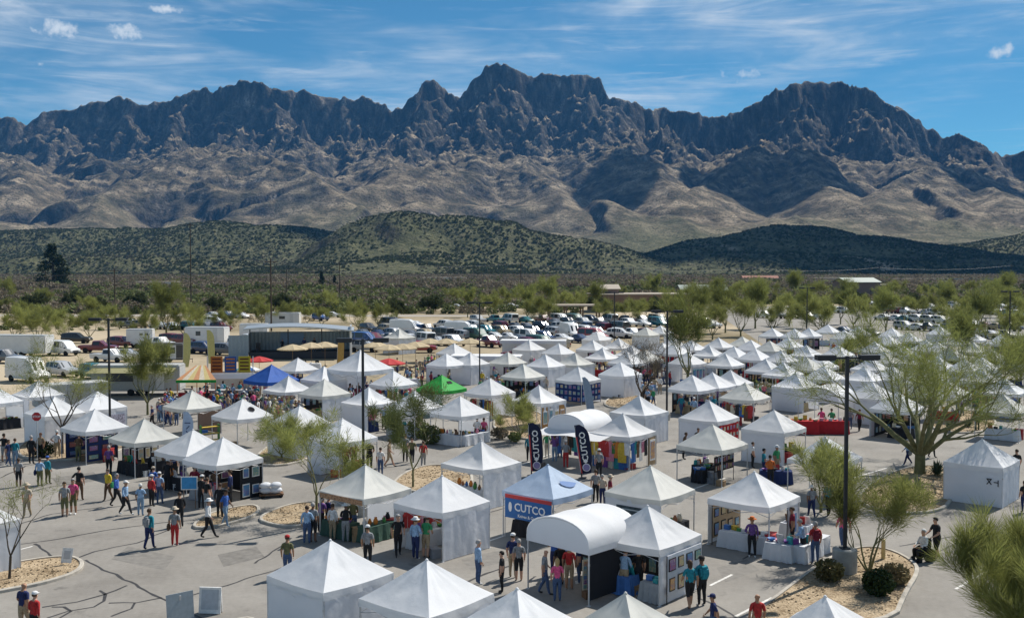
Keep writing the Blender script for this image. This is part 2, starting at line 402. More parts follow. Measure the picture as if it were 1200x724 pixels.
def build_terrain():
    xs = np.arange(-3100, 3101, 8.0)
    ys = np.concatenate([np.arange(930, 2700, 13.0), np.arange(2700, 3300, 9.0), np.arange(3300, 4720, 6.0), np.arange(4720, 5600, 45.0)])
    X, Y = np.meshgrid(xs, ys)
    Z, spur = terrain_height(X, Y)
    co = np.stack([X, Y, Z], -1).reshape(-1, 3)
    nx, ny = len(xs), len(ys)
    i = np.arange(nx - 1)[None, :] + (np.arange(ny - 1) * nx)[:, None]
    f = np.stack([i, i + 1, i + 1 + nx, i + nx], -1).reshape(-1, 4)
    me = np_mesh('mountains', co, f, terrain_material(), False)
    low = 1 - smooth(2300, 3200, Y + fbm(X / 200, Y / 200, 3, 4) * 350)
    a = me.attributes.new('lowland', 'FLOAT', 'POINT'); a.data.foreach_set('value', low.ravel().astype(np.float32))
    tr = np.zeros(X.shape)
    for pts, w in (([W(797,281,1900), W(806,272,2050), W(838,262,2300)], 9), ([W(1033,318,1280), W(1043,305,1350), W(1040,298,1400)], 12), ([W(820,283,1650), W(900,282,1560), W(960,288,1500), W(1005,296,1440), W(1040,303,1380)], 5)):
        d, _ = polyline_field(X, Y, pts); tr = np.maximum(tr, 1 - smooth(w * 0.5, w * 1.3, d + fbm(X / 12, Y / 12, 2, 8) * 4))
    a = me.attributes.new('track', 'FLOAT', 'POINT'); a.data.foreach_set('value', tr.ravel().astype(np.float32))
    o = struct(add('mountains', me)); o['label'] = 'rugged desert mountain range with scrubby foothills in front'
    return o
build_terrain()

# ------------------------------------------------------------------ flat ground
def ground_material():
    m = bpy.data.materials.new('desert_soil'); m.use_nodes = True; nt = m.node_tree; N = nt.nodes; L = nt.links
    b = N['Principled BSDF']; b.inputs['Roughness'].default_value = 0.95; b.inputs['Specular IOR Level'].default_value = 0.1
    tc = N.new('ShaderNodeTexCoord')
    n1 = N.new('ShaderNodeTexNoise'); n1.inputs['Scale'].default_value = 0.02; n1.inputs['Detail'].default_value = 8; L.new(tc.outputs['Object'], n1.inputs['Vector'])
    n2 = N.new('ShaderNodeTexNoise'); n2.inputs['Scale'].default_value = 0.6; n2.inputs['Detail'].default_value = 8; n2.inputs['Roughness'].default_value = 0.7; L.new(tc.outputs['Object'], n2.inputs['Vector'])
    r = N.new('ShaderNodeValToRGB'); e = r.color_ramp.elements
    e[0].position = 0.36; e[0].color = (0.20, 0.165, 0.10, 1); e[1].position = 0.62; e[1].color = (0.46, 0.38, 0.27, 1)
    ad = N.new('ShaderNodeMath'); ad.operation = 'MULTIPLY_ADD'; L.new(n2.outputs['Fac'], ad.inputs[0]); ad.inputs[1].default_value = 0.35; L.new(n1.outputs['Fac'], ad.inputs[2])
    sb = N.new('ShaderNodeMath'); sb.operation = 'SUBTRACT'; L.new(ad.outputs[0], sb.inputs[0]); sb.inputs[1].default_value = 0.175
    L.new(sb.outputs[0], r.inputs[0]); L.new(r.outputs[0], b.inputs['Base Color'])
    return m
def sheet(name, poly, z, m):
    mb = MB(); mb.add([(p[0], p[1], z) for p in poly], [tuple(range(len(poly)))]); return add(name, mb.mesh(name, m))
struct(sheet('desert_ground', [(-4500, -400), (4500, -400), (4500, 1010), (-4500, 1010)], 0.0, ground_material()))
def asphalt_material():
    m = bpy.data.materials.new('worn_asphalt'); m.use_nodes = True; nt = m.node_tree; N = nt.nodes; L = nt.links
    b = N['Principled BSDF']; b.inputs['Roughness'].default_value = 0.9; b.inputs['Specular IOR Level'].default_value = 0.25
    tc = N.new('ShaderNodeTexCoord')
    def nz(s, d, ro=0.6):
        n = N.new('ShaderNodeTexNoise'); n.inputs['Scale'].default_value = s; n.inputs['Detail'].default_value = d; n.inputs['Roughness'].default_value = ro
        L.new(tc.outputs['Object'], n.inputs['Vector']); return n.outputs['Fac']
    r = N.new('ShaderNodeValToRGB'); e = r.color_ramp.elements
    e[0].position = 0.33; e[0].color = (0.185, 0.170, 0.150, 1); e[1].position = 0.68; e[1].color = (0.315, 0.294, 0.263, 1)
    a = N.new('ShaderNodeMath'); a.operation = 'MULTIPLY_ADD'; L.new(nz(0.22, 5), a.inputs[0]); a.inputs[1].default_value = 0.6
    a2 = N.new('ShaderNodeMath'); a2.operation = 'MULTIPLY'; L.new(nz(3.5, 8, 0.75), a2.inputs[0]); a2.inputs[1].default_value = 0.4
    L.new(a2.outputs[0], a.inputs[2]); L.new(a.outputs[0], r.inputs[0])
    # oil drips and old stains
    st = N.new('ShaderNodeMapRange'); st.interpolation_type = 'SMOOTHSTEP'; L.new(nz(0.55, 6, 0.65), st.inputs[0]); st.inputs[1].default_value = 0.60; st.inputs[2].default_value = 0.74
    mx = N.new('ShaderNodeMix'); mx.data_type = 'RGBA'; mu = N.new('ShaderNodeMath'); mu.operation = 'MULTIPLY'; mu.inputs[1].default_value = 0.75
    L.new(st.outputs[0], mu.inputs[0]); L.new(mu.outputs[0], mx.inputs[0]); L.new(r.outputs[0], mx.inputs[6]); mx.inputs[7].default_value = (0.085, 0.078, 0.07, 1)
    L.new(mx.outputs[2], b.inputs['Base Color'])
    bp = N.new('ShaderNodeBump'); bp.inputs['Distance'].default_value = 0.008; L.new(nz(40, 4), bp.inputs['Height']); L.new(bp.outputs[0], b.inputs['Normal'])
    return m
ASPH = asphalt_material()
struct(sheet('car_park', [(-150, -60), (190, -60), (230, 330), (60, 330), (38, 150), (12, 118), (-28, 112), (-60, 98), (-120, 92)], 0.006, ASPH))

# older repairs in the paving
PATCH = mat('patched_asphalt', (0.178, 0.166, 0.149), rough=0.9, var=0.3, scale=3.0, bump=0.006, bscale=30); PATCH2 = mat('older_patched_asphalt', (0.20, 0.187, 0.168), rough=0.9, var=0.2, scale=3.0)
for k_, q_ in enumerate(([(150,640),(205,652),(192,668),(130,655)], [(255,650),(300,640),(310,652),(262,664)], [(540,655),(585,645),(600,655),(552,668)], [(1090,650),(1150,640),(1165,655),(1100,668)], [(840,665),(875,655),(890,668),(850,682)], [(60,560),(110,553),(118,562),(70,570)], [(585,560),(612,555),(625,570),(592,578)], [(700,525),(735,520),(745,530),(712,536)])):
    struct(sheet('asphalt_patch', [at(*p_) for p_ in q_], 0.0085, PATCH if k_ % 2 else PATCH2))
# tar-sealed cracks
tar = flat('tar', (0.045, 0.042, 0.04), rough=0.6, var=0.2)
def strip(name, pts, w, z, m, label=None, cat=None):
    pts = [Vector(p) for p in pts]; vs = []
    fine = []
    for a, b in zip(pts[:-1], pts[1:]):
        n = max(1, int((b - a).length / 0.45))
        fine += [a.lerp(b, i / n) for i in range(n)]
    fine.append(pts[-1]); mb = MB()
    for i, p in enumerate(fine):
        d = (fine[min(i + 1, len(fine) - 1)] - fine[max(i - 1, 0)]); d.z = 0; d.normalize(); nrm = Vector((-d.y, d.x, 0))
        j = nrm * (mnoise.noise(p * 0.9) * 0.16); k = w * (0.55 + 0.9 * abs(mnoise.noise(p * 1.7 + Vector((9, 0, 0)))))
        vs += [p + j + nrm * k / 2, p + j - nrm * k / 2]
    mb.add([(v.x, v.y, z) for v in vs], [(2 * i, 2 * i + 1, 2 * i + 3, 2 * i + 2) for i in range(len(fine) - 1)])
    return struct(add(name, mb.mesh(name, m)))
cracks = [[(100,656),(140,676),(175,694),(215,713),(240,726)], [(0,640),(60,633),(130,620),(190,613),(240,608)], [(90,654),(110,646),(160,636),(190,624),(205,617)],
          [(50,712),(90,705),(120,697),(150,686)], [(115,692),(124,696),(122,704),(110,711),(80,716),(55,724)], [(60,712),(75,711),(84,716),(70,724),(40,735)],
          [(127,707),(160,706),(190,700)], [(158,706),(155,713),(130,722)], [(205,703),(240,693),(300,675),(360,655)], [(40,637),(60,650),(63,654)], [(20,615),(60,602),(120,594)],
          [(0,560),(30,546),(60,541)], [(530,690),(570,672),(600,662)], [(575,600),(600,592),(640,586)], [(870,655),(900,640),(930,632)], [(1075,660),(1110,640),(1150,632),(1190,630)], [(940,632),(975,640),(1000,643)],
          [(820,700),(850,715),(880,735)], [(300,660),(330,640),(340,630)], [(1055,640),(1130,626),(1200,622)], [(10,585),(50,572),(90,566)], [(520,470),(560,455),(600,450)], [(560,560),(600,575),(650,600)], [(450,610),(500,600),(545,560)]]
for c in cracks:
    strip('sealed_crack', [at(*p) for p in c], 0.15, 0.0105, tar)
paint = flat('white_paint', (0.62, 0.60, 0.56), rough=0.8, var=0.3, scale=5)
def stripe(a, b, w=0.12):
    strip_pts = [at(*a), at(*b)]; d = (strip_pts[1] - strip_pts[0]).normalized(); n = Vector((-d.y, d.x, 0)) * w / 2
    mb = MB(); p, q = strip_pts; mb.add([(v.x, v.y, 0.0125) for v in (p + n, p - n, q - n, q + n)], [(0, 1, 2, 3)])
    struct(add('parking_stripe', mb.mesh('parking_stripe', paint)))
for a, b in (((862,722),(905,700)), ((832,686),(858,673)), ((0,650),(38,640)), ((880,640),(925,660)), ((790,655),(830,672)), ((555,640),(590,628)), ((640,616),(600,628)), ((1120,690),(1165,664)), ((1000,560),(1040,548)), ((850,560),(812,573)), ((610,545),(645,532))):
    stripe(a, b)

# ------------------------------------------------------------------ kerbed planting islands
def gravel_material():
    m = bpy.data.materials.new('decomposed_granite'); m.use_nodes = True; nt = m.node_tree; N = nt.nodes; L = nt.links
    b = N['Principled BSDF']; b.inputs['Roughness'].default_value = 0.95; b.inputs['Specular IOR Level'].default_value = 0.1
    tc = N.new('ShaderNodeTexCoord')
    vo = N.new('ShaderNodeTexVoronoi'); vo.inputs['Scale'].default_value = 14; L.new(tc.outputs['Object'], vo.inputs['Vector'])
    nz = N.new('ShaderNodeTexNoise'); nz.inputs['Scale'].default_value = 0.8; nz.inputs['Detail'].default_value = 7; L.new(tc.outputs['Object'], nz.inputs['Vector'])
    sp = N.new('ShaderNodeSeparateColor'); L.new(vo.outputs['Color'], sp.inputs[0])
    ad = N.new('ShaderNodeMath'); ad.operation = 'MULTIPLY_ADD'; L.new(sp.outputs[0], ad.inputs[0]); ad.inputs[1].default_value = 0.45; L.new(nz.outputs['Fac'], ad.inputs[2])
    r = N.new('ShaderNodeValToRGB'); e = r.color_ramp.elements
    e[0].position = 0.4; e[0].color = (0.19, 0.135, 0.08, 1); e[1].position = 0.95; e[1].color = (0.46, 0.36, 0.24, 1)
    L.new(ad.outputs[0], r.inputs[0]); L.new(r.outputs[0], b.inputs['Base Color'])
    bp = N.new('ShaderNodeBump'); bp.inputs['Distance'].default_value = 0.03; L.new(vo.outputs['Distance'], bp.inputs['Height']); L.new(bp.outputs[0], b.inputs['Normal'])
    return m
GRAVEL = gravel_material()
conc = flat('concrete', (0.42, 0.385, 0.33), rough=0.9, var=0.25, scale=2.2, bump=0.004, bscale=30)
concgrey = flat('grey_concrete', (0.36, 0.35, 0.32), rough=0.9, var=0.22, scale=3, bump=0.004, bscale=30)
def chaikin(p, it=2):
    for _ in range(it):
        q = []
        for i in range(len(p)):
            a, b = p[i], p[(i + 1) % len(p)]; q += [a.lerp(b, 0.25), a.lerp(b, 0.75)]
        p = q
    return p
ISLANDS = []
def island(pix, kerb=0.16, it=2):
    p = [at(*q) for q in pix]
    area = sum(p[i].x * p[(i + 1) % len(p)].y - p[(i + 1) % len(p)].x * p[i].y for i in range(len(p)))
    if area < 0: p.reverse()
    p = chaikin(p, it); n = len(p)
    inn = []
    for i in range(n):
        d = (p[(i + 1) % n] - p[i - 1]).normalized(); inn.append(p[i] + Vector((-d.y, d.x, 0)) * kerb)
    mb = MB(); vs = []
    for i in range(n):
        o, q = p[i], inn[i]; d = (q - o).normalized() * 0.03
        vs += [(o.x, o.y, -0.02), (o.x, o.y, 0.115), (o.x + d.x, o.y + d.y, 0.14), (q.x, q.y, 0.14), (q.x, q.y, 0.0)]
    fs = []
    for i in range(n):
        j = (i + 1) % n
        for k in range(4): fs.append((i * 5 + k, j * 5 + k, j * 5 + k + 1, i * 5 + k + 1))
    mb.add(vs, fs); k = struct(add('kerb', mb.mesh('kerb', conc)))
    def h(v): return 0.10 + 0.06 * mnoise.noise(v * 0.5)
    bm = bmesh.new(); bv = [bm.verts.new((q.x, q.y, 0.09)) for q in inn]; f = bm.faces.new(bv)
    bmesh.ops.triangulate(bm, faces=[f]); bmesh.ops.subdivide_edges(bm, edges=bm.edges[:], cuts=2, use_grid_fill=True)
    me = bpy.data.meshes.new('gravel_bed'); bm.to_mesh(me); bm.free(); me.materials.append(GRAVEL)
    g = struct(add('gravel_bed', me)); ISLANDS.append(p)
    # loose stones, real pieces too many to count
    rs = random.Random(len(ISLANDS)); c = sum(inn, Vector()) / n; mb = MB(); A = abs(area) / 2
    for _ in range(int(min(500, A * 9))):
        i = rs.randrange(n); t = math.sqrt(rs.random()); q = c.lerp(inn[i].lerp(inn[(i + 1) % n], rs.random()), t * 0.97); s = rs.uniform(0.02, 0.06)
        mb.box((q.x, q.y, 0.095), (s * 2, s * 1.5, s * 1.4), rs.random() * 3, top=0.6)
    if mb.v: tag(add('loose_gravel', mb.mesh('loose_gravel', GRAVEL)), 'scattered stones on the gravel planting bed', 'gravel', kind='stuff')
island([(860,735),(905,703),(945,672),(975,652),(1010,641),(1045,645),(1075,661),(1078,674),(1064,695),(1048,735)])
island([(-60,668),(0,664),(50,655),(88,653),(101,661),(92,673),(50,686),(0,695),(-60,708)])
island([(298,610),(322,618),(352,619),(372,612),(392,600),(380,590),(350,590),(320,598)])
island([(1000,584),(1018,597),(1062,604),(1106,600),(1118,585),(1120,562),(1112,548),(1070,546),(1030,560)])
island([(455,572),(520,584),(560,566),(545,548),(500,545),(470,556)])
island([(570,505),(628,520),(648,500),(634,482),(590,478)])
island([(20,540),(90,541),(150,528),(165,512),(120,506),(60,512),(20,520)])
island([(220,622),(262,618),(306,604),(304,592),(270,596),(236,606)])
island([(1085,505),(1150,510),(1175,495),(1140,480),(1095,485)])
island([(250,735),(300,722),(305,745)])
island([(700,478),(760,482),(775,468),(720,462)])
island([(285,545),(345,548),(400,520),(385,500),(330,512)])

# ================================================================== desert scrub (too many to count) and haze
def leaf_cloud(rs, n, rx, rz, size, zc, hollow=0.35):
    v = []; f = []
    for _ in range(n):
        while True:
            p = Vector((rs.uniform(-1, 1), rs.uniform(-1, 1), rs.uniform(-1, 1)))
            if hollow < p.length < 1: break
        c = Vector((p.x * rx, p.y * rx, zc + p.z * rz)); a = Vector((rs.gauss(0, 1), rs.gauss(0, 1), rs.gauss(0, 1))).normalized()
        b = a.cross(Vector((rs.gauss(0, 1), rs.gauss(0, 1), rs.gauss(0, 1)))).normalized(); s = size * rs.uniform(0.6, 1.4)
        o = len(v); v += [c - a * s, c + b * s * 0.7, c + a * s, c - b * s * 0.5]; f.append((o, o + 1, o + 2, o + 3))
    return v, f
def foliage_mat(name, col, rnd=0.35, trans=0.25, var=0.35, hue=0.0):
    return mat(name, col, rough=0.8, var=var, scale=1.1, trans=trans, rnd=rnd, spec=0.15)
F_SCRUB = foliage_mat('scrub_green', (0.075, 0.088, 0.034))
F_GREY = foliage_mat('scrub_grey', (0.125, 0.115, 0.075))
F_MESQ = foliage_mat('mesquite_twigs', (0.185, 0.155, 0.11))
F_BOSQ = foliage_mat('bosque_green', (0.125, 0.145, 0.05))
F_DRY3 = foliage_mat('straw_grass', (0.24, 0.19, 0.10))
def scatter(name, label, pts, bush, smin, smax, seed):
    me = bpy.data.meshes.new(name); me.from_pydata([tuple(p) for p in pts], [], []); o = add(name, me)
    tag(o, label, 'scrub', kind='stuff')
    ng = bpy.data.node_groups.new(name, 'GeometryNodeTree')
    ng.interface.new_socket('Geometry', in_out='INPUT', socket_type='NodeSocketGeometry'); ng.interface.new_socket('Geometry', in_out='OUTPUT', socket_type='NodeSocketGeometry')
    N = ng.nodes; L = ng.links; gi = N.new('NodeGroupInput'); go = N.new('NodeGroupOutput')
    io = N.new('GeometryNodeInstanceOnPoints'); oi = N.new('GeometryNodeObjectInfo'); oi.inputs['Object'].default_value = bush
    rv = N.new('FunctionNodeRandomValue'); rv.data_type = 'FLOAT'; rv.inputs[2].default_value = smin; rv.inputs[3].default_value = smax; rv.inputs['Seed'].default_value = seed
    rr = N.new('FunctionNodeRandomValue'); rr.data_type = 'FLOAT_VECTOR'; rr.inputs[0].default_value = (0, 0, 0); rr.inputs[1].default_value = (0.1, 0.1, 6.28); rr.inputs['Seed'].default_value = seed + 1
    L.new(gi.outputs[0], io.inputs['Points']); L.new(oi.outputs['Geometry'], io.inputs['Instance'])
    L.new(rv.outputs[1], io.inputs['Scale']); L.new(rr.outputs[0], io.inputs['Rotation']); L.new(io.outputs[0], go.inputs[0])
    md = o.modifiers.new('scatter', 'NODES'); md.node_group = ng
    return o
def bush_proto(name, m, n, rx, rz, size, seed):
    rs = random.Random(seed); v, f = leaf_cloud(rs, n, rx, rz, size, rz * 0.75, 0.2)
    me = bpy.data.meshes.new(name); me.from_pydata([tuple(p) for p in v], [], f); me.materials.append(m)
    return bpy.data.objects.new(name, me)
def scrub():
    rng = np.random.default_rng(5)
    def hill_pts(n, seed, thr):
        r = np.random.default_rng(seed); Y = np.sqrt(r.uniform(1090 ** 2, 2500 ** 2, n)); X = r.uniform(-0.55, 0.55, n) * Y
        keep = 1.7 * fbm(X / 130, Y / 130, 4, seed) + r.uniform(-0.5, 0.5, n) > thr
        X, Y = X[keep], Y[keep]; Z, _ = terrain_height(X, Y); return np.stack([X, Y, Z - 0.2], -1)
    b1 = bush_proto('shrub_a', F_SCRUB, 46, 1.0, 0.75, 0.42, 1); b2 = bush_proto('shrub_b', F_GREY, 40, 1.0, 0.7, 0.4, 2)
    scatter('hillside_scrub', 'dark green desert shrubs dotted over the foothills', hill_pts(105000, 11, -0.3), b1, 0.7, 2.1, 1)
    scatter('hillside_brush', 'grey brown dry brush dotted over the foothills', hill_pts(70000, 12, -0.25), b2, 0.7, 1.7, 2)
    def flat_pts(n, seed, y0, y1, thr, ex=None):
        r = np.random.default_rng(seed); Y = np.sqrt(r.uniform(y0 ** 2, y1 ** 2, n)); X = r.uniform(-0.56, 0.56, n) * Y
        keep = fbm(X / 60, Y / 60, 3, seed) + r.uniform(-0.4, 0.4, n) > thr
        if ex is not None: keep &= ex(X, Y)
        X, Y = X[keep], Y[keep]; return np.stack([X, Y, np.zeros(len(X)) - 0.1], -1)
    b3 = bush_proto('shrub_c', F_MESQ, 90, 1.0, 0.8, 0.26, 3); b4 = bush_proto('shrub_d', F_BOSQ, 90, 1.0, 0.8, 0.26, 4)
    road = lambda X, Y: (np.abs(Y - 900 - 0.05 * X) > 14)
    scatter('mesquite_thicket', 'leafless brown mesquite thicket on the flat below the hills', flat_pts(21000, 21, 500, 1100, -0.2, road), b3, 1.6, 3.4, 3)
    scatter('green_thicket', 'green desert trees and brush on the flat below the hills', flat_pts(9000, 22, 460, 1100, 0.0, road), b4, 1.4, 3.2, 4)
    b5 = bush_proto('shrub_e', F_DRY3, 70, 1.0, 0.6, 0.2, 5)
    left = lambda X, Y: ((X < -10 + 0.1 * Y) | (Y > 345)) & (np.abs(Y - 268) > 8)
    scatter('roadside_brush', 'low brown brush between the car park and the thicket', flat_pts(9000, 23, 262, 520, -0.1, left), b3, 0.7, 2.1, 5)
    scatter('roadside_greenery', 'low green brush between the car park and the thicket', flat_pts(8000, 24, 262, 520, -0.1, left), b4, 0.7, 2.1, 6)
    scatter('dry_grass', 'straw coloured dry grass clumps between the car park and the thicket', flat_pts(9000, 25, 215, 520, -0.1, lambda X, Y: left(X, Y) & ((Y > 262) | (X < -45))), b5, 0.3, 0.8, 7)
    scatter('verge_brush', 'green and brown brush along the back of the dirt lot', flat_pts(1500, 26, 205, 262, 0.05, lambda X, Y: X < -62), b4, 0.4, 1.2, 8)
scrub()

def cloud(name, c, r, seed):
    bm = bmesh.new(); bmesh.ops.create_icosphere(bm, subdivisions=5, radius=1.0)
    for v in bm.verts:
        p = v.co.copy(); n = 0.22 * mnoise.fractal(p * 1.6 + Vector((seed, 0, 0)), 1.0, 2.0, 5) + 0.10 * mnoise.noise(p * 5 + Vector((seed, 3, 0)))
        k = 1 + 1.5 * n; v.co = Vector((p.x * r[0] * k, p.y * r[1] * k, p.z * r[2] * k if p.z > 0 else p.z * r[2] * 0.3 * k))
    me = bpy.data.meshes.new(name); bm.to_mesh(me); bm.free(); me.materials.append(flat('cloud_white', (0.85, 0.85, 0.86), rough=1.0, var=0.03, trans=0.5))
    me.polygons.foreach_set('use_smooth', [True] * len(me.polygons))
    o = struct(add(name, me, None, c)); o['label'] = 'unseen cumulus cloud whose shadow lies on the slopes'
def cloud_over(target, height, r, seed):
    t = Vector(target); k = (height - t.z) / SUN_DIR.z; cloud('cloud', t + SUN_DIR * k, r, seed)
cloud_over((560, 1700, 50), 1900, (400, 330, 120), 1)
cloud_over((880, 3650, 330), 1800, (300, 230, 90), 2)
cloud_over((1650, 3750, 250), 1800, (220, 260, 90), 3)
cloud_over((330, 3500, 260), 1900, (110, 300, 80), 4)
cloud_over((-230, 1850, 70), 1900, (150, 120, 60), 6)  # unseen cloud added to darken the middle hill's left flank

def haze():
    m = bpy.data.materials.new('haze'); m.use_nodes = True; N = m.node_tree.nodes; N.remove(N['Principled BSDF'])
    v = N.new('ShaderNodeVolumePrincipled'); v.inputs['Color'].default_value = (0.12, 0.45, 1.0, 1); v.inputs['Density'].default_value = 4.4e-5
    v.inputs['Anisotropy'].default_value = 0.0
    m.node_tree.links.new(v.outputs[0], N['Material Output'].inputs['Volume'])
    mb = MB(); mb.box((0, 2600, 500 - 3), (9400, 6800, 1004)); o = add('haze', mb.mesh('haze', m)); o['kind'] = 'stuff'; o['label'] = 'thin blue desert haze filling the valley air'
haze()

# ================================================================== trees and plants
BARK = mat('palo_verde_bark', (0.16, 0.155, 0.07), rough=0.85, var=0.35, scale=5, bump=0.01, bscale=25)
BARK_D = mat('mesquite_bark', (0.085, 0.066, 0.048), rough=0.9, var=0.4, scale=6, bump=0.012, bscale=25)
F_PALO = foliage_mat('palo_verde_twigs', (0.235, 0.25, 0.075), rnd=0.2, trans=0.5)
F_PALO2 = foliage_mat('palo_verde_twigs_deep', (0.185, 0.205, 0.06), rnd=0.2, trans=0.5)
F_DARK = foliage_mat('dark_evergreen', (0.03, 0.045, 0.018), rnd=0.15, trans=0.15)
F_SHRUB = foliage_mat('shrub_leaves', (0.04, 0.062, 0.02), rnd=0.2, trans=0.2)
F_DRY = foliage_mat('dry_brush', (0.26, 0.2, 0.10), rnd=0.2, trans=0.2)
F_AGAVE = foliage_mat('agave_green', (0.06, 0.085, 0.05), rnd=0.15, trans=0.1)
def rnd_unit(rs): return Vector((rs.gauss(0, 1), rs.gauss(0, 1), rs.gauss(0, 1))).normalized()
def tree_meshes(key, seed, height, spread, r0, mains, levels, tw_n, tw_l, tw_w, leaf, bark, fork=0.12, up=0.35, droop=0.0, tipkeep=1.0, twigdir=0.55, sides=6, kids=(2, 3), lean=(0, 0), radial=None):
    rs = random.Random(seed); mb = MB(); tips = []
    def grow(p, d, L, r, lev):
        n = 4 if lev == 0 else 3; pts = [p]; rad = [r]; q = p.copy(); dd = d.copy()
        for i in range(n):
            dd = (dd + rnd_unit(rs) * 0.20 + Vector((0, 0, up * 0.16 - droop * 0.12 * lev))).normalized(); q = q + dd * (L / n); pts.append(q.copy()); rad.append(r * (1 - 0.45 * (i + 1) / n))
            if lev >= levels - 1: tips.append((q.copy(), dd.copy(), L))
        mb.tube(pts, rad, max(3, sides - lev), cap=False)
        if lev < levels:
            k = rs.randint(*kids)
            for j in range(k):
                t = 1.0 if j == 0 else rs.uniform(0.35, 0.95); i = min(n, max(1, int(round(t * n))))
                b = pts[i]; ax = rnd_unit(rs); nd = (dd * 0.75 + (ax - dd * ax.dot(dd)) * rs.uniform(0.45, 0.85) + Vector((b.x, b.y, 0)) * (0.10 * spread / max(1, height)) + Vector((0, 0, up * 0.3))).normalized()
                if nd.z < -0.05 and not droop: nd.z = abs(nd.z) * 0.3; nd.normalize()
                grow(b, nd, L * rs.uniform(0.62, 0.85), rad[i] * rs.uniform(0.6, 0.8), lev + 1)
    base = height * 0.36
    root = Vector((0, 0, -0.1))
    if fork > 0:
        top = Vector((lean[0] * fork, lean[1] * fork, height * fork)); mb.tube([root, top * 0.35 + Vector((0, 0, -0.05)), top], [r0 * 1.25, r0 * 1.0, r0 * 0.95], sides + 2, cap=False)
    else: top = root
    for i in range(mains):
        an = 2 * math.pi * (i + rs.uniform(-0.25, 0.25)) / mains
        d = Vector((math.cos(an) * spread, math.sin(an) * spread, 1.0)); d = (d + Vector((lean[0], lean[1], 0)) * 0.4).normalized()
        grow(top, d, base * rs.uniform(0.85, 1.2), r0 * rs.uniform(0.5, 0.72), 0)
    # twigs
    T = [t for t in tips if rs.random() < tipkeep]
    rng = np.random.default_rng(seed)
    P = np.array([t[0] for t in T]); D = np.array([t[1] for t in T]); Ls = np.array([t[2] for t in T])
    n = len(T) * tw_n; idx = np.repeat(np.arange(len(T)), tw_n)
    g = rng.normal(size=(n, 3)); g /= np.linalg.norm(g, axis=1)[:, None]
    dirs = D[idx] * twigdir + g * (1 - twigdir * 0.5) + np.array([0, 0, up * 0.5 - droop]); dirs /= np.linalg.norm(dirs, axis=1)[:, None]
    start = P[idx] - D[idx] * (rng.uniform(0, 1, n) * Ls[idx] * 0.45)[:, None] + g * (tw_l * 0.25) * rng.uniform(0, 1, n)[:, None]
    ln = tw_l * rng.uniform(0.4, 1.35, n); sd = np.cross(dirs, rng.normal(size=(n, 3))); sd /= np.linalg.norm(sd, axis=1)[:, None]; w = tw_w * rng.uniform(0.6, 1.4, n)
    end = start + dirs * ln[:, None]; mid = start + dirs * (ln * 0.5)[:, None] + sd * (ln * 0.05)[:, None]
    V = np.empty((n, 4, 3)); V[:, 0] = start; V[:, 1] = mid + sd * w[:, None]; V[:, 2] = end; V[:, 3] = mid - sd * w[:, None]
    cm = np_mesh(key + '_crown', V.reshape(-1, 3), np.arange(n * 4).reshape(-1, 4), leaf, False)
    return mb.mesh(key + '_trunk', bark, True), cm
def plant_tree(name, meshes, loc, rz, label, group=None, scale=1.0, cat='tree', trunkname='trunk', crownname='crown'):
    t = thing(name, label, cat, loc, rz, group, scale=scale); add(trunkname, meshes[0], t); add(crownname, meshes[1], t); return t
# protos for the middle distance
PV = [tree_meshes('palo_a', 31, 5.6, 0.75, 0.13, 4, 4, 10, 0.8, 0.016, F_PALO, BARK, 0.10, up=0.6),
      tree_meshes('palo_b', 32, 5.0, 0.95, 0.12, 5, 4, 9, 0.8, 0.016, F_PALO, BARK, 0.06, up=0.5),
      tree_meshes('palo_c', 33, 6.4, 0.65, 0.14, 4, 4, 10, 0.9, 0.017, F_PALO2, BARK, 0.16, up=0.7)]
MQ = [tree_meshes('mesq_a', 41, 4.6, 1.0, 0.16, 4, 4, 11, 0.6, 0.055, F_BOSQ, BARK_D, 0.12, up=0.3), tree_meshes('mesq_b', 42, 4.2, 1.1, 0.16, 5, 4, 10, 0.6, 0.055, F_SCRUB, BARK_D, 0.08, up=0.3)]
BARE = [tree_meshes('bare_a', 51, 5.0, 0.8, 0.13, 4, 4, 3, 0.55, 0.012, F_MESQ, BARK_D, 0.15, up=0.5)]
def bush(name, label, loc, rx, rz, n, size, m, group=None, seed=1, stems=True):
    rs = random.Random(seed); v, f = leaf_cloud(rs, n, rx, rz, size, rz * 0.95, 0.3)
    t = thing(name, label, 'shrub', loc, 0, group); me = bpy.data.meshes.new('foliage'); me.from_pydata([tuple(p) for p in v], [], f); me.materials.append(m); add('foliage', me, t)
    mb = MB()
    for _ in range(6):
        a = rs.random() * 6.28; mb.tube([(0, 0, -0.05), (math.cos(a) * rx * 0.3, math.sin(a) * rx * 0.3, rz * 0.7), (math.cos(a) * rx * 0.6, math.sin(a) * rx * 0.6, rz * 1.3)], [0.03, 0.02, 0.01], 4)
    add('stem', mb.mesh('stem', BARK_D), t); return t
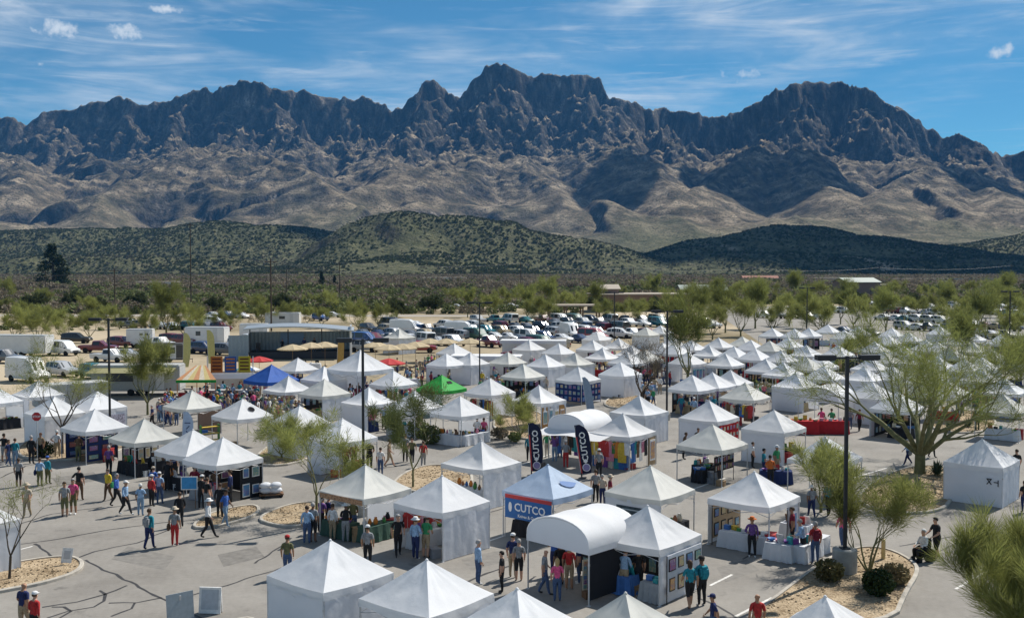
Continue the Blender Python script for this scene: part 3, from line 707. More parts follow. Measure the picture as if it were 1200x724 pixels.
def spiky(name, label, loc, r, n, m, group=None, seed=1):
    rs = random.Random(seed); mb = MB()
    for i in range(n):
        a = rs.random() * 6.28; e = rs.uniform(0.25, 1.35); d = Vector((math.cos(a) * math.cos(e), math.sin(a) * math.cos(e), math.sin(e))); sd = Vector((-math.sin(a), math.cos(a), 0)) * r * 0.05
        L = r * rs.uniform(0.75, 1.15); p0 = d * r * 0.08; p1 = d * L * 0.55 + Vector((0, 0, 0.02)); p2 = d * L - Vector((0, 0, r * 0.12 * math.cos(e)))
        mb.add([p0 - sd * 0.6, p0 + sd * 0.6, p1 + sd, p1 - sd, p2], [(0, 1, 2, 3), (3, 2, 4)])
    t = thing(name, label, 'plant', loc, 0, group); add('leaf_rosette', mb.mesh('leaf_rosette', m), t)
    b = MB(); b.lathe([(r * 0.16, -0.05), (r * 0.18, 0.06), (r * 0.08, 0.16)], 8); add('crown_base', b.mesh('crown_base', F_DRY), t); return t

# --- the big spreading tree beside the closed tent on the right
big = tree_meshes('big_palo', 61, 9.4, 1.25, 0.32, 7, 5, 5, 0.8, 0.011, F_PALO2, BARK, 0.13, up=0.30, sides=9, twigdir=0.5)
plant_tree('palo_verde_tree', big, at(1078, 556), 0.6, 'huge many-limbed palo verde with thick forked trunk spreading over the tents')
# --- young trees in the islands
yng = tree_meshes('young_palo', 62, 4.7, 0.62, 0.085, 4, 4, 17, 0.5, 0.010, F_PALO, BARK, 0.0, up=0.55, twigdir=0.45)
plant_tree('palo_verde_tree', yng, at(1018, 669, 0.1), 0.4, 'slender young palo verde in the gravel beside the thick concrete lamp base')
near = tree_meshes('near_palo', 63, 5.0, 1.25, 0.13, 9, 4, 60, 0.62, 0.006, F_PALO, BARK, 0.05, up=0.7, twigdir=0.6)
plant_tree('palo_verde_tree', near, at(1256, 815, 0.0), 0.0, 'dense brushy palo verde crown with upright green twigs rising from the car park edge', scale=1.0)
sap = tree_meshes('sapling', 64, 4.0, 0.5, 0.055, 3, 3, 8, 0.34, 0.008, F_PALO, BARK_D, 0.22, up=0.35, lean=(0.25, 0.1), twigdir=0.35, kids=(2, 2))
plant_tree('sapling', sap, at(11, 677, 0.1), 0.2, 'sparse leaning sapling in the gravel island with the white yard sign')
spr = tree_meshes('sparse_tree', 65, 5.6, 0.75, 0.09, 4, 4, 7, 0.5, 0.009, F_PALO, BARK_D, 0.30, up=0.45, twigdir=0.4)
plant_tree('young_tree', spr, at(73, 531, 0.1), 1.2, 'thin nearly bare tree with pale green twigs beside the stop sign')
yel = tree_meshes('yellow_tree', 66, 5.2, 0.75, 0.10, 4, 4, 15, 0.55, 0.014, F_PALO, BARK, 0.18, up=0.5)
plant_tree('palo_verde_tree', yel, at(173, 486), 0.8, 'yellow green palo verde tree in front of the food truck awning')
mid1 = tree_meshes('mid_tree', 67, 4.6, 0.6, 0.07, 3, 4, 12, 0.45, 0.010, F_PALO, BARK, 0.15, up=0.4, twigdir=0.4)
plant_tree('young_tree', mid1, at(371, 597, 0.1), 2.2, 'slim twin-stemmed young palo verde behind the tent with the flower print valance')
mid2 = tree_meshes('mid_tree_b', 68, 4.4, 0.55, 0.06, 3, 4, 16, 0.42, 0.012, F_BOSQ, BARK, 0.22, up=0.4, twigdir=0.4)
plant_tree('young_tree', mid2, at(484, 570, 0.1), 0.3, 'small bright green mesquite standing in the walkway by the black pole', scale=1.0)
plant_tree('palo_verde_tree', PV[1], at(610, 512, 0.1), 0.4, 'bushy green palo verde in the island beside the tent with orange panels', scale=0.62)
plant_tree('young_tree', BARE[0], at(752, 471, 0.1), 0.9, 'crooked dark tree with bare lower limbs in front of the closed white tent', scale=1.05)
plant_tree('palo_verde_tree', PV[2], at(806, 452, 0.0), 0.9, 'twisted dark-limbed palo verde behind the triple row of peaked tents', scale=1.15)
plant_tree('palo_verde_tree', PV[1], at(330, 536, 0.1), 1.9, 'low bushy palo verde beside the tent with the blue back wall', scale=0.55)
plant_tree('palo_verde_tree', PV[0], at(962, 600, 0.0), 0.4, 'leafy green shrub-like palo verde hiding shoppers beside the lamp post', scale=0.62)
# --- shrubs and desert plants in the islands
bush('round_shrub', 'clipped round dark green shrub in the island by the concrete lamp base', at(1029, 697, 0.08), 0.62, 0.52, 1500, 0.07, F_SHRUB, seed=2)
bush('dry_shrub', 'straw coloured dry shrub behind the round dark shrub', at(1047, 684, 0.08), 0.62, 0.42, 700, 0.09, F_DRY, seed=3)
bush('dry_shrub', 'olive brown shrub at the foot of the concrete lamp base', at(971, 680, 0.08), 0.62, 0.45, 800, 0.08, foliage_mat('olive_shrub', (0.12, 0.11, 0.045)), seed=4)
spiky('agave_plant', 'dark spiky desert plant between the big tree and the closed tent', at(1098, 557, 0.08), 1.0, 70, F_AGAVE, seed=1)
spiky('agave_plant', 'grey spiky plant on the gravel behind the big tree', at(1112, 505, 0.08), 0.9, 60, F_AGAVE, 'spiky plants behind the big tree', 2)
spiky('agave_plant', 'grey spiky plant on the gravel behind the big tree', at(1135, 500, 0.08), 0.85, 60, F_AGAVE, 'spiky plants behind the big tree', 3)
bush('desert_shrub', 'low green shrub beside the stop sign post', at(50, 535, 0.08), 0.75, 0.55, 700, 0.09, F_SHRUB, seed=5)
bush('desert_shrub', 'small brown shrub in the gravel below the green mesquite', at(585, 513, 0.08), 0.7, 0.4, 500, 0.09, F_MESQ, seed=6)
bush('desert_shrub', 'scrubby olive shrub at the front of the mesquite island', at(603, 517, 0.08), 0.5, 0.35, 400, 0.09, F_BOSQ, seed=7)
bush('desert_shrub', 'green shrub beside the white-clothed jewellery stall', at(505, 520, 0.0), 0.8, 0.7, 700, 0.1, F_BOSQ, seed=8)
bush('desert_shrub', 'green shrub between the garland tent and the young mesquite', at(490, 513, 0.0), 0.9, 0.75, 700, 0.1, F_BOSQ, seed=9)

# --- trees of the background, each its own
rs = random.Random(3)
G = 'background trees beyond the tents'
LB = ['yellow green palo verde tree rising behind the fair and the parked cars', 'wide bushy palo verde tree rising behind the fair and the parked cars', 'tall airy palo verde tree rising behind the fair and the parked cars']
def back_tree(px, py, k, s):
    s = s * rs.uniform(0.9, 1.1)
    zone = 'among the parked cars beyond the big forked tree' if px > 1000 else 'behind the far white tents' if px > 770 else 'by the long brown building' if px > 610 else 'beyond the car rows' if px > 400 else 'behind the parked trailers'
    lb = '%s %s palo verde %s%s' % ('large' if s > 1.2 else 'small' if s < .95 else 'medium-sized', ('yellow green', 'wide bushy', 'tall airy')[k], 'far back toward the hills ' if py < 362 else '', zone)
    plant_tree('palo_verde_tree', PV[k], at(px, py), rs.random() * 6.28, lb, G, scale=s)
for px, py, k, s in ((18,398,1,1.15),(45,402,0,0.9),(75,398,1,1.0),(105,398,0,0.95),(165,396,1,1.0),(195,394,2,1.15),(215,394,1,1.1),(8,352,1,1.6),(140,386,1,0.9),(265,388,1,0.8),
    (420,386,1,1.1),(445,384,1,0.9),(300,372,0,1.0),(380,366,1,1.1),(548,372,2,0.9),(575,376,0,1.0),(640,379,1,1.2),(618,377,2,1.1),(660,370,0,1.0),(632,372,0,0.9),(675,366,1,1.0),
    (705,378,1,1.0),(735,379,1,1.05),(755,376,0,0.9),(790,392,2,1.05),(818,396,2,1.15),(835,398,0,1.0),(850,390,2,1.1),(868,394,0,1.1),(885,385,2,1.2),(905,388,1,1.1),(925,382,0,1.1),(945,384,2,1.1),(965,386,1,1.2),
    (985,380,2,1.1),(1000,384,0,1.1),(1020,382,1,1.1),(1038,392,2,1.05),(1060,378,0,1.0),(1085,374,1,1.1),(1110,372,2,1.0),(1130,378,1,1.2),(1150,376,0,1.0),(1170,372,2,1.1),(1190,380,1,1.2),(1155,402,2,1.1),(1185,408,0,1.1),(1120,402,0,1.1),
    (810,360,1,1.3),(840,362,2,1.2),(870,358,0,1.3),(900,356,1,1.4),(930,354,2,1.3),(960,356,0,1.3),(1080,352,1,1.2),(1050,356,0,1.2),(1110,350,1,1.4),(1140,350,0,1.2),(780,358,1,1.2),(760,352,0,1.2),(1180,352,2,1.3),(720,352,1,1.1),(595,362,1,1.2),(530,360,0,1.1),
    (1195,450,1,1.0),(1128,440,2,1.0),(1000,430,1,0.8)):
    back_tree(px, py, k, s)
for _ in range(12):
    px = rs.uniform(640, 1200); back_tree(px, rs.uniform(352, 396) if px > 780 else rs.uniform(350, 372), rs.randrange(3), rs.uniform(.9, 1.3))
for _ in range(16): back_tree(rs.uniform(0, 420), rs.uniform(356, 388), rs.randrange(2), rs.uniform(.7, 1.05))
def evergreen():
    rs_ = random.Random(8); V = []; F = []
    for k in range(26):
        z = 1.5 + 10.5 * (k / 25); a_ = rs_.random() * 6.28; rr = 2.6 * (1 - (k / 25) ** 1.6) * rs_.uniform(.4, 1.0); v, f = leaf_cloud(rs_, 170, 1.5 - .7 * k / 25, 1.3, .22, z, .3); o_ = len(V)
        V += [(p.x + math.cos(a_) * rr, p.y + math.sin(a_) * rr, p.z) for p in v]; F += [tuple(i + o_ for i in q) for q in f]
    me = bpy.data.meshes.new('evergreen_crown'); me.from_pydata(V, [], F); me.materials.append(F_DARK); mb = MB(); mb.tube([(0, 0, -.3), (.1, 0, 4), (0, .1, 10)], [.35, .25, .08], 8); return mb.mesh('evergreen_trunk', BARK_D), me
evg = evergreen()
plant_tree('evergreen_tree', evg, at(62, 338), 0, 'tall dark evergreen standing alone below the left hill', scale=(3.1, 3.1, 1.9))
plant_tree('evergreen_tree', evg, at(377, 340), 1, 'dark evergreen beside a utility pole at the foot of the middle hill', scale=0.75)
plant_tree('evergreen_tree', evg, at(392, 340), 2, 'smaller dark evergreen of the pair at the foot of the middle hill', scale=0.6)
for px, py, s in ((118,372,1.1),(250,366,1.0),(330,366,1.2),(465,372,1.1),(505,366,1.1),(700,366,1.1),(770,370,1.1),(88,362,1.2),(160,362,1.1),(1005,362,1.2),(1075,366,1.1),(40,366,1.2)):
    plant_tree('mesquite_tree', MQ[1], at(px, py), rs.random() * 6, 'dark green round-headed mesquite tree among the far parked cars', 'dark mesquites among the far parked cars', scale=s)

# ================================================================== tents, stalls and their goods
YAW = R(50.0)     # every stall follows the parking rows
W_FAB = mat('white_canopy_fabric', (0.82, 0.825, 0.835), rough=0.75, var=0.02, scale=1.6, bump=0.010, bscale=4.5, trans=0.30, rnd=0.06, spec=0.2)
W_WALL = mat('white_wall_fabric', (0.76, 0.78, 0.82), rough=0.75, var=0.025, scale=1.4, bump=0.018, bscale=3.5, trans=0.25, rnd=0.05, spec=0.2)
CREAM = mat('cream_canopy_fabric', (0.72, 0.715, 0.67), rough=0.8, var=0.06, scale=1.6, trans=0.3, rnd=0.06, spec=0.2)
TAN_F = mat('tan_umbrella_fabric', (0.56, 0.46, 0.30), rough=0.85, var=0.07, trans=0.25, rnd=0.06)
GREEN_F = mat('green_canopy_fabric', (0.04, 0.42, 0.07), rough=0.7, var=0.07, trans=0.25)
BLUE_F = mat('blue_canopy_fabric', (0.03, 0.12, 0.45), rough=0.7, var=0.07, trans=0.25)
RED_F = mat('red_umbrella_fabric', (0.55, 0.05, 0.05), rough=0.75, var=0.07, trans=0.25)
PALEBLUE_F = mat('pale_blue_canopy_fabric', (0.52, 0.63, 0.78), rough=0.7, var=0.05, trans=0.3)
STEEL = mat('tent_pole_metal', (0.55, 0.56, 0.57), rough=0.45, var=0.06, metal=0.4)
DKSTEEL = mat('dark_metal', (0.035, 0.036, 0.04), rough=0.5, var=0.12, metal=0.2)
BLACKP = mat('black_plastic', (0.025, 0.025, 0.028), rough=0.5, var=0.1)
H2 = 1.525; EAVE = 2.14; VAL = 0.27; PEAK = 3.32
def tent_roof(var):
    def make():
        rs = random.Random(var * 7 + 1); mb = MB(); n = 10; expo = (1.06, 1.12, 1.28, 1.10)[var % 4]; off = Vector((var * 13.1, 4, 0))
        cs = [(-H2, -H2), (H2, -H2), (H2, H2), (-H2, H2)]
        for k in range(4):
            a, b = cs[k], cs[(k + 1) % 4]
            def fn(u, v, a=a, b=b):
                ex = a[0] + (b[0] - a[0]) * u; ey = a[1] + (b[1] - a[1]) * u
                p = Vector((ex * v, ey * v, EAVE + (PEAK - EAVE) * (1 - v) ** expo))
                s = math.sin(math.pi * u) * math.sin(math.pi * min(1, v)) ** 0.8
                p.z -= (0.05 + 0.05 * (var % 3)) * s
                p.z += 0.05 * mnoise.noise(p * 2.1 + off) * s + 0.035 * mnoise.noise(Vector((u * 9, v * 1.6, var * 3.3)) + off) * s * (0.4 + v) + 0.008 * mnoise.noise(Vector((p.x * 6, p.y * 6, 0)) + off) * s
                p.z -= 0.05 * math.sin(math.pi * u) * v ** 6
                return p
            mb.grid(fn, 16, 14)
            def fv(u, v, a=a, b=b):
                ex = a[0] + (b[0] - a[0]) * u; ey = a[1] + (b[1] - a[1]) * u; d = Vector((ex, ey, 0)).normalized()
                w = 0.02 * math.sin(u * 17 + var) * v
                z = EAVE - 0.05 * math.sin(math.pi * u) - VAL * v + (0.0 if var != 3 else 0.05 * math.sin(u * math.pi * 3) * v)
                return Vector((ex * 1.004 + d.x * w, ey * 1.004 + d.y * w, z))
            mb.grid(fv, 14, 3)
        mb.lathe([(0.05, PEAK - .05), (0.055, PEAK - .01), (0.02, PEAK + .03)], 8)
        me = mb.mesh('canopy', W_FAB, True)
        return me
    return cached(('roof', var), make)
def tent_leg():
    def make():
        mb = MB(); mb.box((0, 0, 1.02), (0.045, 0.045, 2.04)); mb.box((0, 0, 0.012), (0.13, 0.13, 0.02)); mb.box((0, 0, 1.55), (0.06, 0.06, 0.09)); return mb.mesh('leg', STEEL)
    return cached('leg', make)
def tent_frame():
    def make():
        mb = MB(); h = H2 - 0.04
        for (a, b) in (((-h, -h), (h, -h)), ((h, -h), (h, h)), ((h, h), (-h, h)), ((-h, h), (-h, -h))):
            A = Vector((a[0], a[1], 0)); B = Vector((b[0], b[1], 0)); M_ = (A + B) / 2
            for p, q in ((A, M_), (M_, B)):
                mb.tube([p + Vector((0, 0, 2.0)), q + Vector((0, 0, 1.68))], 0.014, 4); mb.tube([p + Vector((0, 0, 1.68)), q + Vector((0, 0, 2.0))], 0.014, 4)
        for c in ((-h, -h), (h, -h), (h, h), (-h, h)):
            mb.tube([(c[0], c[1], 2.05), (c[0] * 0.5, c[1] * 0.5, 2.45), (0, 0, 3.15)], 0.014, 4)
        mb.tube([(0, 0, 2.3), (0, 0, 3.26)], 0.02, 6); return mb.mesh('frame', STEEL)
    return cached('frame', make)
def tent_wall(var, z0=0.03, z1=1.92):
    def make():
        mb = MB(); off = Vector((var * 5.3, 1, 2))
        def fn(u, v):
            z = z0 + (z1 - z0) * v; x = -H2 + 2 * H2 * u
            y = -H2 + 0.012 + 0.035 * mnoise.noise(Vector((x * 1.3, z * 0.35, 0)) + off) * math.sin(math.pi * u) + 0.02 * mnoise.noise(Vector((x * 4.5 + z * 0.6, z * 0.8, 3)) + off) + (1 - v) * 0.03 * mnoise.noise(Vector((x * 3, 0, 9)) + off)
            return (x, y, z)
        mb.grid(fn, 22, 10); return mb.mesh('side_wall', W_WALL, True)
    return cached(('wall', var, z0, z1), make)
SIDE_ROT = {'R': 0, 'B': math.pi / 2, 'K': math.pi, 'L': -math.pi / 2}   # R faces right-front, L left-front, B and K the backs
def tent_at(apx, apy, peak=PEAK): p = at(apx, apy, peak); return Vector((p.x, p.y, 0))
TN = [0]
def tent(apx, apy, label, walls='', var=None, fab=None, group=None, scale=1.0, yaw=None, wallmat=None, legs=True, half='', name='canopy_tent'):
    TN[0] += 1; var = TN[0] % 4 if var is None else var
    loc = tent_at(apx, apy, PEAK * scale); y = YAW if yaw is None else R(yaw)
    rs = random.Random(TN[0]); y += rs.uniform(-0.03, 0.03)
    t = thing(name, label, 'tent', loc, y, group, scale=scale)
    add('canopy', tent_roof(var), t, mats=[fab] if fab else None)
    if legs:
        h = H2 - 0.03
        for c in ((-h, -h), (h, -h), (h, h), (-h, h)): add('leg', tent_leg(), t, (c[0], c[1], 0))
        add('frame', tent_frame(), t)
    for w in walls: add('side_wall', tent_wall(rs.randrange(4)), t, rz=SIDE_ROT[w], mats=[wallmat] if wallmat else None)
    for w in half: add('half_wall', tent_wall(rs.randrange(4), 0.03, 0.95), t, rz=SIDE_ROT[w], mats=[wallmat] if wallmat else None)
    return t
def local(t, x, y, z=0.0):
    c, s = math.cos(t.rotation_euler[2]), math.sin(t.rotation_euler[2]); k = t.scale[0]
    return Vector((t.location.x + k * (x * c - y * s), t.location.y + k * (x * s + y * c), z))

def barrel_tent(loc, rz, label, L=3.1, Wd=3.05, group=None, end='F', fab=None):
    t = thing('vaulted_tent', label, 'tent', loc, rz, group)
    mb = MB(); hw = Wd / 2
    def fn(u, v):
        a = math.pi * (1 - u); x = math.cos(a) * hw; z = 2.15 + math.sin(a) ** 0.8 * 0.95; y = -L / 2 + L * v
        z -= 0.05 * abs(math.sin(v * math.pi * 2)) * math.sin(a); z += 0.012 * mnoise.noise(Vector((x * 4, y * 4, 1)))
        return (x, y, z)
    mb.grid(fn, 18, 16)
    for s in (-1, 1): mb.grid(lambda u, v, s=s: (s * hw * 1.003, -L / 2 + L * u, 2.16 - 0.24 * v + 0.0), 8, 1)
    c = add('canopy', mb.mesh('canopy', fab or W_FAB, True), t)
    for e in (-1, 1):
        m2 = MB(); n = 18
        vs = [(0, e * (L / 2 - 0.01), 1.98)] + [(math.cos(math.pi * (1 - i / n)) * hw * 0.995, e * (L / 2 - 0.01 - 0.05 * math.sin(math.pi * i / n)), 2.15 + math.sin(math.pi * i / n) ** 0.8 * 0.945) for i in range(n + 1)]
        vs2 = [(-hw, e * L / 2, 1.93), (hw, e * L / 2, 1.93)]
        m2.add(vs + vs2, [(0, i + 1, i + 2) for i in range(n)] + [(0, n + 2, 1), (0, n + 3, n + 2), (0, n + 1, n + 3)]); add('end_panel', m2.mesh('end_panel', W_WALL), t)
    for x in (-hw + .04, hw - .04):
        for y in (-L / 2 + .05, L / 2 - .05): add('leg', tent_leg(), t, (x, y, 0))
    m3 = MB()
    for y in (-L / 2 + .05, 0, L / 2 - .05): m3.tube([(math.cos(math.pi * i / 12) * (hw - .05), y, 2.1 + math.sin(math.pi * i / 12) ** .8 * .93) for i in range(13)], 0.016, 4)
    add('frame', m3.mesh('frame', STEEL), t)
    return t
# ---------------- stall furniture
CLOTH = {'white': W_WALL, 'black': flat('black_cloth', (0.02, 0.02, 0.024), rough=0.9), 'navy': flat('navy_cloth', (0.02, 0.035, 0.12), rough=0.9), 'green': flat('dark_green_cloth', (0.05, 0.10, 0.075), rough=0.9),
         'red': flat('red_cloth', (0.42, 0.02, 0.025), rough=0.9), 'grey': flat('grey_cloth', (0.30, 0.32, 0.34), rough=0.9), 'blue': flat('blue_cloth', (0.06, 0.16, 0.42), rough=0.9), 'tan': flat('tan_cloth', (0.45, 0.34, 0.2), rough=0.9)}
def table(t, x, y, rz, w=1.8, d=0.75, col='white', goods='mixed', desc='', h=0.76, n=6, seed=None):
    loc = local(t, x, y) if t else Vector((x, y, 0)); r = (t.rotation_euler[2] if t else 0) + rz
    o = thing('table', '%s-clothed trestle table %s' % (col, desc), 'table', loc, r, 'cloth-covered tables ' + desc)
    add('tabletop', cached(('top', w, d, h), lambda: mk_box('tabletop', (0, 0, h - 0.02), (w, d, 0.04), flat('table_top', (0.5, 0.48, 0.44)))), o)
    def cover():
        mb = MB(); per = []
        for i in range(48):
            u = i / 48 * 4; k = int(u); f = u - k; a = [(-1, -1), (1, -1), (1, 1), (-1, 1)][k]; b = [(1, -1), (1, 1), (-1, 1), (-1, -1)][k]
            per.append((a[0] + (b[0] - a[0]) * f, a[1] + (b[1] - a[1]) * f))
        rows = []
        for z, e in ((h + 0.006, 0.006), (h - 0.10, 0.012), (0.35, 0.03), (0.03, 0.05)):
            for i, (a, b) in enumerate(per):
                wv = e * (1 + 0.9 * math.sin(i * 1.9) * (1 if z < h - .05 else 0)); rows.append((a * (w / 2 + wv), b * (d / 2 + wv), z))
        fs = [(r_ * 48 + i, r_ * 48 + (i + 1) % 48, (r_ + 1) * 48 + (i + 1) % 48, (r_ + 1) * 48 + i) for r_ in range(3) for i in range(48)] + [tuple(range(48))]
        mb.add(rows, fs); return mb.mesh('table_cover', CLOTH['white'])
    add('table_cover', cached(('cover', w, d, h), cover), o, mats=[CLOTH[col]])
    for sx in (-1, 1):
        for sy in (-1, 1): add('leg', cached(('tleg', h), lambda: mk_box('leg', (0, 0, (h - 0.04) / 2), (0.035, 0.035, h - 0.04), STEEL)), o, (sx * (w / 2 - .12), sy * (d / 2 - .1), 0))
    rs = random.Random(seed if seed is not None else int(abs(loc.x) * 97 + loc.y * 13)); c, s = math.cos(r), math.sin(r)
    for i in range(n):
        u = (-0.5 + (i + 0.5) / n) * (w - 0.15) + rs.uniform(-.04, .04); v = rs.uniform(-0.3, 0.3) * d
        ware(goods, Vector((loc.x + u * c - v * s, loc.y + u * s + v * c, h + 0.012)), r + rs.uniform(-.4, .4), rs, desc)
    return o
def mk_box(name, c, d, m, rz=0): mb = MB(); mb.box(c, d, rz); return mb.mesh(name, m)
WCOL = {k: flat('ware_' + k, v, rough=0.6, var=0.2) for k, v in {'terracotta': (0.42, 0.16, 0.07), 'cream': (0.62, 0.55, 0.42), 'black': (0.03, 0.03, 0.03), 'blue': (0.05, 0.15, 0.4), 'teal': (0.03, 0.28, 0.3), 'red': (0.45, 0.04, 0.04), 'yellow': (0.6, 0.42, 0.05), 'brown': (0.17, 0.09, 0.045), 'white': (0.75, 0.74, 0.72), 'green': (0.06, 0.22, 0.06), 'purple': (0.16, 0.05, 0.25), 'pink': (0.6, 0.22, 0.3), 'orange': (0.6, 0.2, 0.03), 'silver': (0.5, 0.5, 0.52)}.items()}
def ware(kind, loc, rz, rs, desc):
    k = kind if kind != 'mixed' else rs.choice(['jar', 'box', 'frame', 'bowl', 'bag'])
    col = rs.choice(list(WCOL)); g = 'wares ' + desc
    if k == 'jar':
        me = cached('jar', lambda: lathe_mesh('pottery_jar', [(0.05, 0), (0.085, 0.05), (0.10, 0.14), (0.07, 0.22), (0.045, 0.26), (0.06, 0.29)], 12)); nm, lb = 'pottery_jar', col + ' pottery jar on a table '
    elif k == 'bowl':
        me = cached('bowl', lambda: lathe_mesh('bowl', [(0.05, 0), (0.12, 0.05), (0.16, 0.11), (0.145, 0.11), (0.10, 0.05), (0.02, 0.02)], 12)); nm, lb = 'bowl', col + ' bowl on a table '
    elif k == 'box':
        def mk():
            mb = MB(); mb.box((0, 0, 0.07), (0.24, 0.17, 0.14)); mb.box((0, 0, 0.15), (0.25, 0.18, 0.025)); return mb.mesh('box', WCOL['cream'])
        me = cached('wbox', mk); nm, lb = 'lidded_box', col + ' lidded box on a table '
    elif k == 'frame':
        def mk():
            mb = MB(); tl = Matrix.Rotation(R(-14), 3, 'X'); mb.box((0, 0.03, 0.17), (0.28, 0.025, 0.34), tilt=tl); mb.box((0, 0.016, 0.173), (0.22, 0.014, 0.27), tilt=tl); mb.box((0, 0.1, 0.1), (0.03, 0.02, 0.22), tilt=Matrix.Rotation(R(25), 3, 'X'))
            return mb.mesh('framed_print', WCOL['cream'])
        me = cached('wframe', mk); nm, lb = 'framed_print', col + ' framed print standing on a table '
    else:
        def mk():
            mb = MB(); mb.box((0, 0, 0.12), (0.26, 0.12, 0.24), top=0.82); mb.tube([(-.07, 0, .23), (-.05, 0, .34), (.05, 0, .34), (.07, 0, .23)], 0.01, 4); return mb.mesh('handbag', WCOL['cream'])
        me = cached('wbag', mk); nm, lb = 'handbag', col + ' bag on a table '
    o = add(nm, me, None, loc, rz, scale=rs.uniform(0.8, 1.3), mats=[WCOL[col]]); return tag(o, lb + desc, nm.replace('_', ' '), g)
def lathe_mesh(name, prof, n): mb = MB(); mb.lathe(prof, n); return mb.mesh(name, WCOL['cream'], True)
def picture_mat(i):
    def mk():
        cs = [(0.1, 0.2, 0.4), (0.5, 0.25, 0.1), (0.15, 0.3, 0.25), (0.45, 0.4, 0.3), (0.35, 0.08, 0.1), (0.2, 0.12, 0.3), (0.05, 0.3, 0.45), (0.6, 0.45, 0.2)]
        m = bpy.data.materials.new('painted_print'); m.use_nodes = True; N = m.node_tree.nodes; L = m.node_tree.links; b = N['Principled BSDF']; b.inputs['Roughness'].default_value = 0.5
        tc = N.new('ShaderNodeTexCoord'); n = N.new('ShaderNodeTexNoise'); n.inputs['Scale'].default_value = 3.5 + i; n.inputs['Detail'].default_value = 6; n.inputs['Distortion'].default_value = 1.5; L.new(tc.outputs['Object'], n.inputs['Vector'])
        r = N.new('ShaderNodeValToRGB'); e = r.color_ramp.elements; e.new(0.5)
        for k in range(3): e[k].position = 0.32 + 0.17 * k; e[k].color = cs[(i * 3 + k * 2) % 8] + (1,)
        e[2].color = cs[(i + 3) % 8] + (1,); L.new(n.outputs['Fac'], r.inputs[0]); L.new(r.outputs[0], b.inputs['Base Color']); return m
    return cached(('pic', i), mk)
def panel(t, x, y, rz, w=2.6, h=1.75, z0=0.15, cols=4, rows=2, board=None, desc='', seed=0, frame='black'):
    loc = local(t, x, y); o = thing('display_panel', '%s display panel hung with %s' % (board or 'grey', desc), 'display panel', loc, t.rotation_euler[2] + rz)
    bm = {'grey': flat('grey_board', (0.22, 0.22, 0.23)), 'black': CLOTH['black'], 'white': W_WALL, 'tan': flat('tan_board', (0.40, 0.29, 0.18)), 'navy': CLOTH['navy'], 'orange': flat('orange_board', (0.42, 0.22, 0.07)), 'red': CLOTH['red']}[board or 'grey']
    add('board', mk_box('board', (0, 0, z0 + h / 2), (w, 0.03, h), bm), o)
    rs = random.Random(seed)
    for i in range(cols):
        for j in range(rows):
            cw, ch = w / cols, h / rows; pw, ph = cw * rs.uniform(0.55, 0.8), ch * rs.uniform(0.5, 0.8); cx = -w / 2 + cw * (i + .5); cz = z0 + ch * (j + .5)
            fr = add('picture', mk_box('picture', (0, 0, 0), (pw, 0.03, ph), WCOL[frame] if frame else WCOL['white']), o, (cx, -0.031, cz))
            add('print', mk_box('print', (0, -0.017, 0), (pw * 0.82, 0.006, ph * 0.82), picture_mat(rs.randrange(8))), fr)
    for s in (-1, 1): add('post', mk_box('post', (s * (w / 2 + .02), 0, (z0 + h) / 2), (0.03, 0.03, z0 + h), DKSTEEL), o)
    return o
def garment_mesh(k):
    def mk():
        mb = MB(); rs = random.Random(k); sl = 0.2 if k % 2 else 0.0
        L = 0.75 + 0.25 * (k % 3)
        def fn(u, v, s=1):
            wd = 0.26 + 0.06 * v + 0.02 * math.sin(v * 5); x = (u - .5) * 2 * wd * (1 if v > 0.08 else 0.6 + 5 * v); return (x, 0.05 * math.sin(u * math.pi) * s + 0.025 * math.sin(u * 14 + k) * v, -0.1 - L * v)
        mb.grid(lambda u, v: fn(u, v, 1), 12, 8); mb.grid(lambda u, v: fn(1 - u, v, -1), 12, 8)
        if sl:
            for s in (-1, 1): mb.tube([(s * 0.2, 0, -0.16), (s * 0.31, 0, -0.3), (s * 0.34, 0, -0.55)], [0.07, 0.065, 0.05], 6)
        mb.tube([(-0.19, 0, -0.14), (0, 0, -0.04), (0.19, 0, -0.14)], 0.008, 4); mb.tube([(0, 0, -0.04), (0, 0, 0.03), (0.02, 0, 0.05)], 0.006, 4)
        return mb.mesh('garment', WCOL['blue'], True)
    return cached(('garm', k % 6), mk)
def clothes_rail(t, x, y, rz, w, z, n, cols, desc, seed=0, stand=True):
    loc = local(t, x, y); r = t.rotation_euler[2] + rz
    o = thing('clothes_rail', 'steel clothes rail full of garments ' + desc, 'clothes rail', loc, r)
    mb = MB(); mb.tube([(-w / 2, 0, z), (w / 2, 0, z)], 0.015, 6); add('rail', mb.mesh('rail', STEEL), o)
    for s in (-1, 1):
        m2 = MB(); m2.tube([(s * w / 2, 0, 0.02), (s * w / 2, 0, z)], 0.015, 6); m2.tube([(s * w / 2, -0.25, 0.02), (s * w / 2, 0.25, 0.02)], 0.015, 6); add('upright', m2.mesh('upright', STEEL), o)
    c, s = math.cos(r), math.sin(r); rs = random.Random(seed)
    for i in range(n):
        u = -w / 2 + w * (i + .5) / n; col = cols[i % len(cols)]
        tag(add('hanging_garment', garment_mesh(i + seed), None, (loc.x + u * c, loc.y + u * s, z - 0.03), r + rs.uniform(-.3, .3), mats=[WCOL[col]]), '%s garment hanging on the rail %s' % (col, desc), 'garment', 'garments ' + desc)
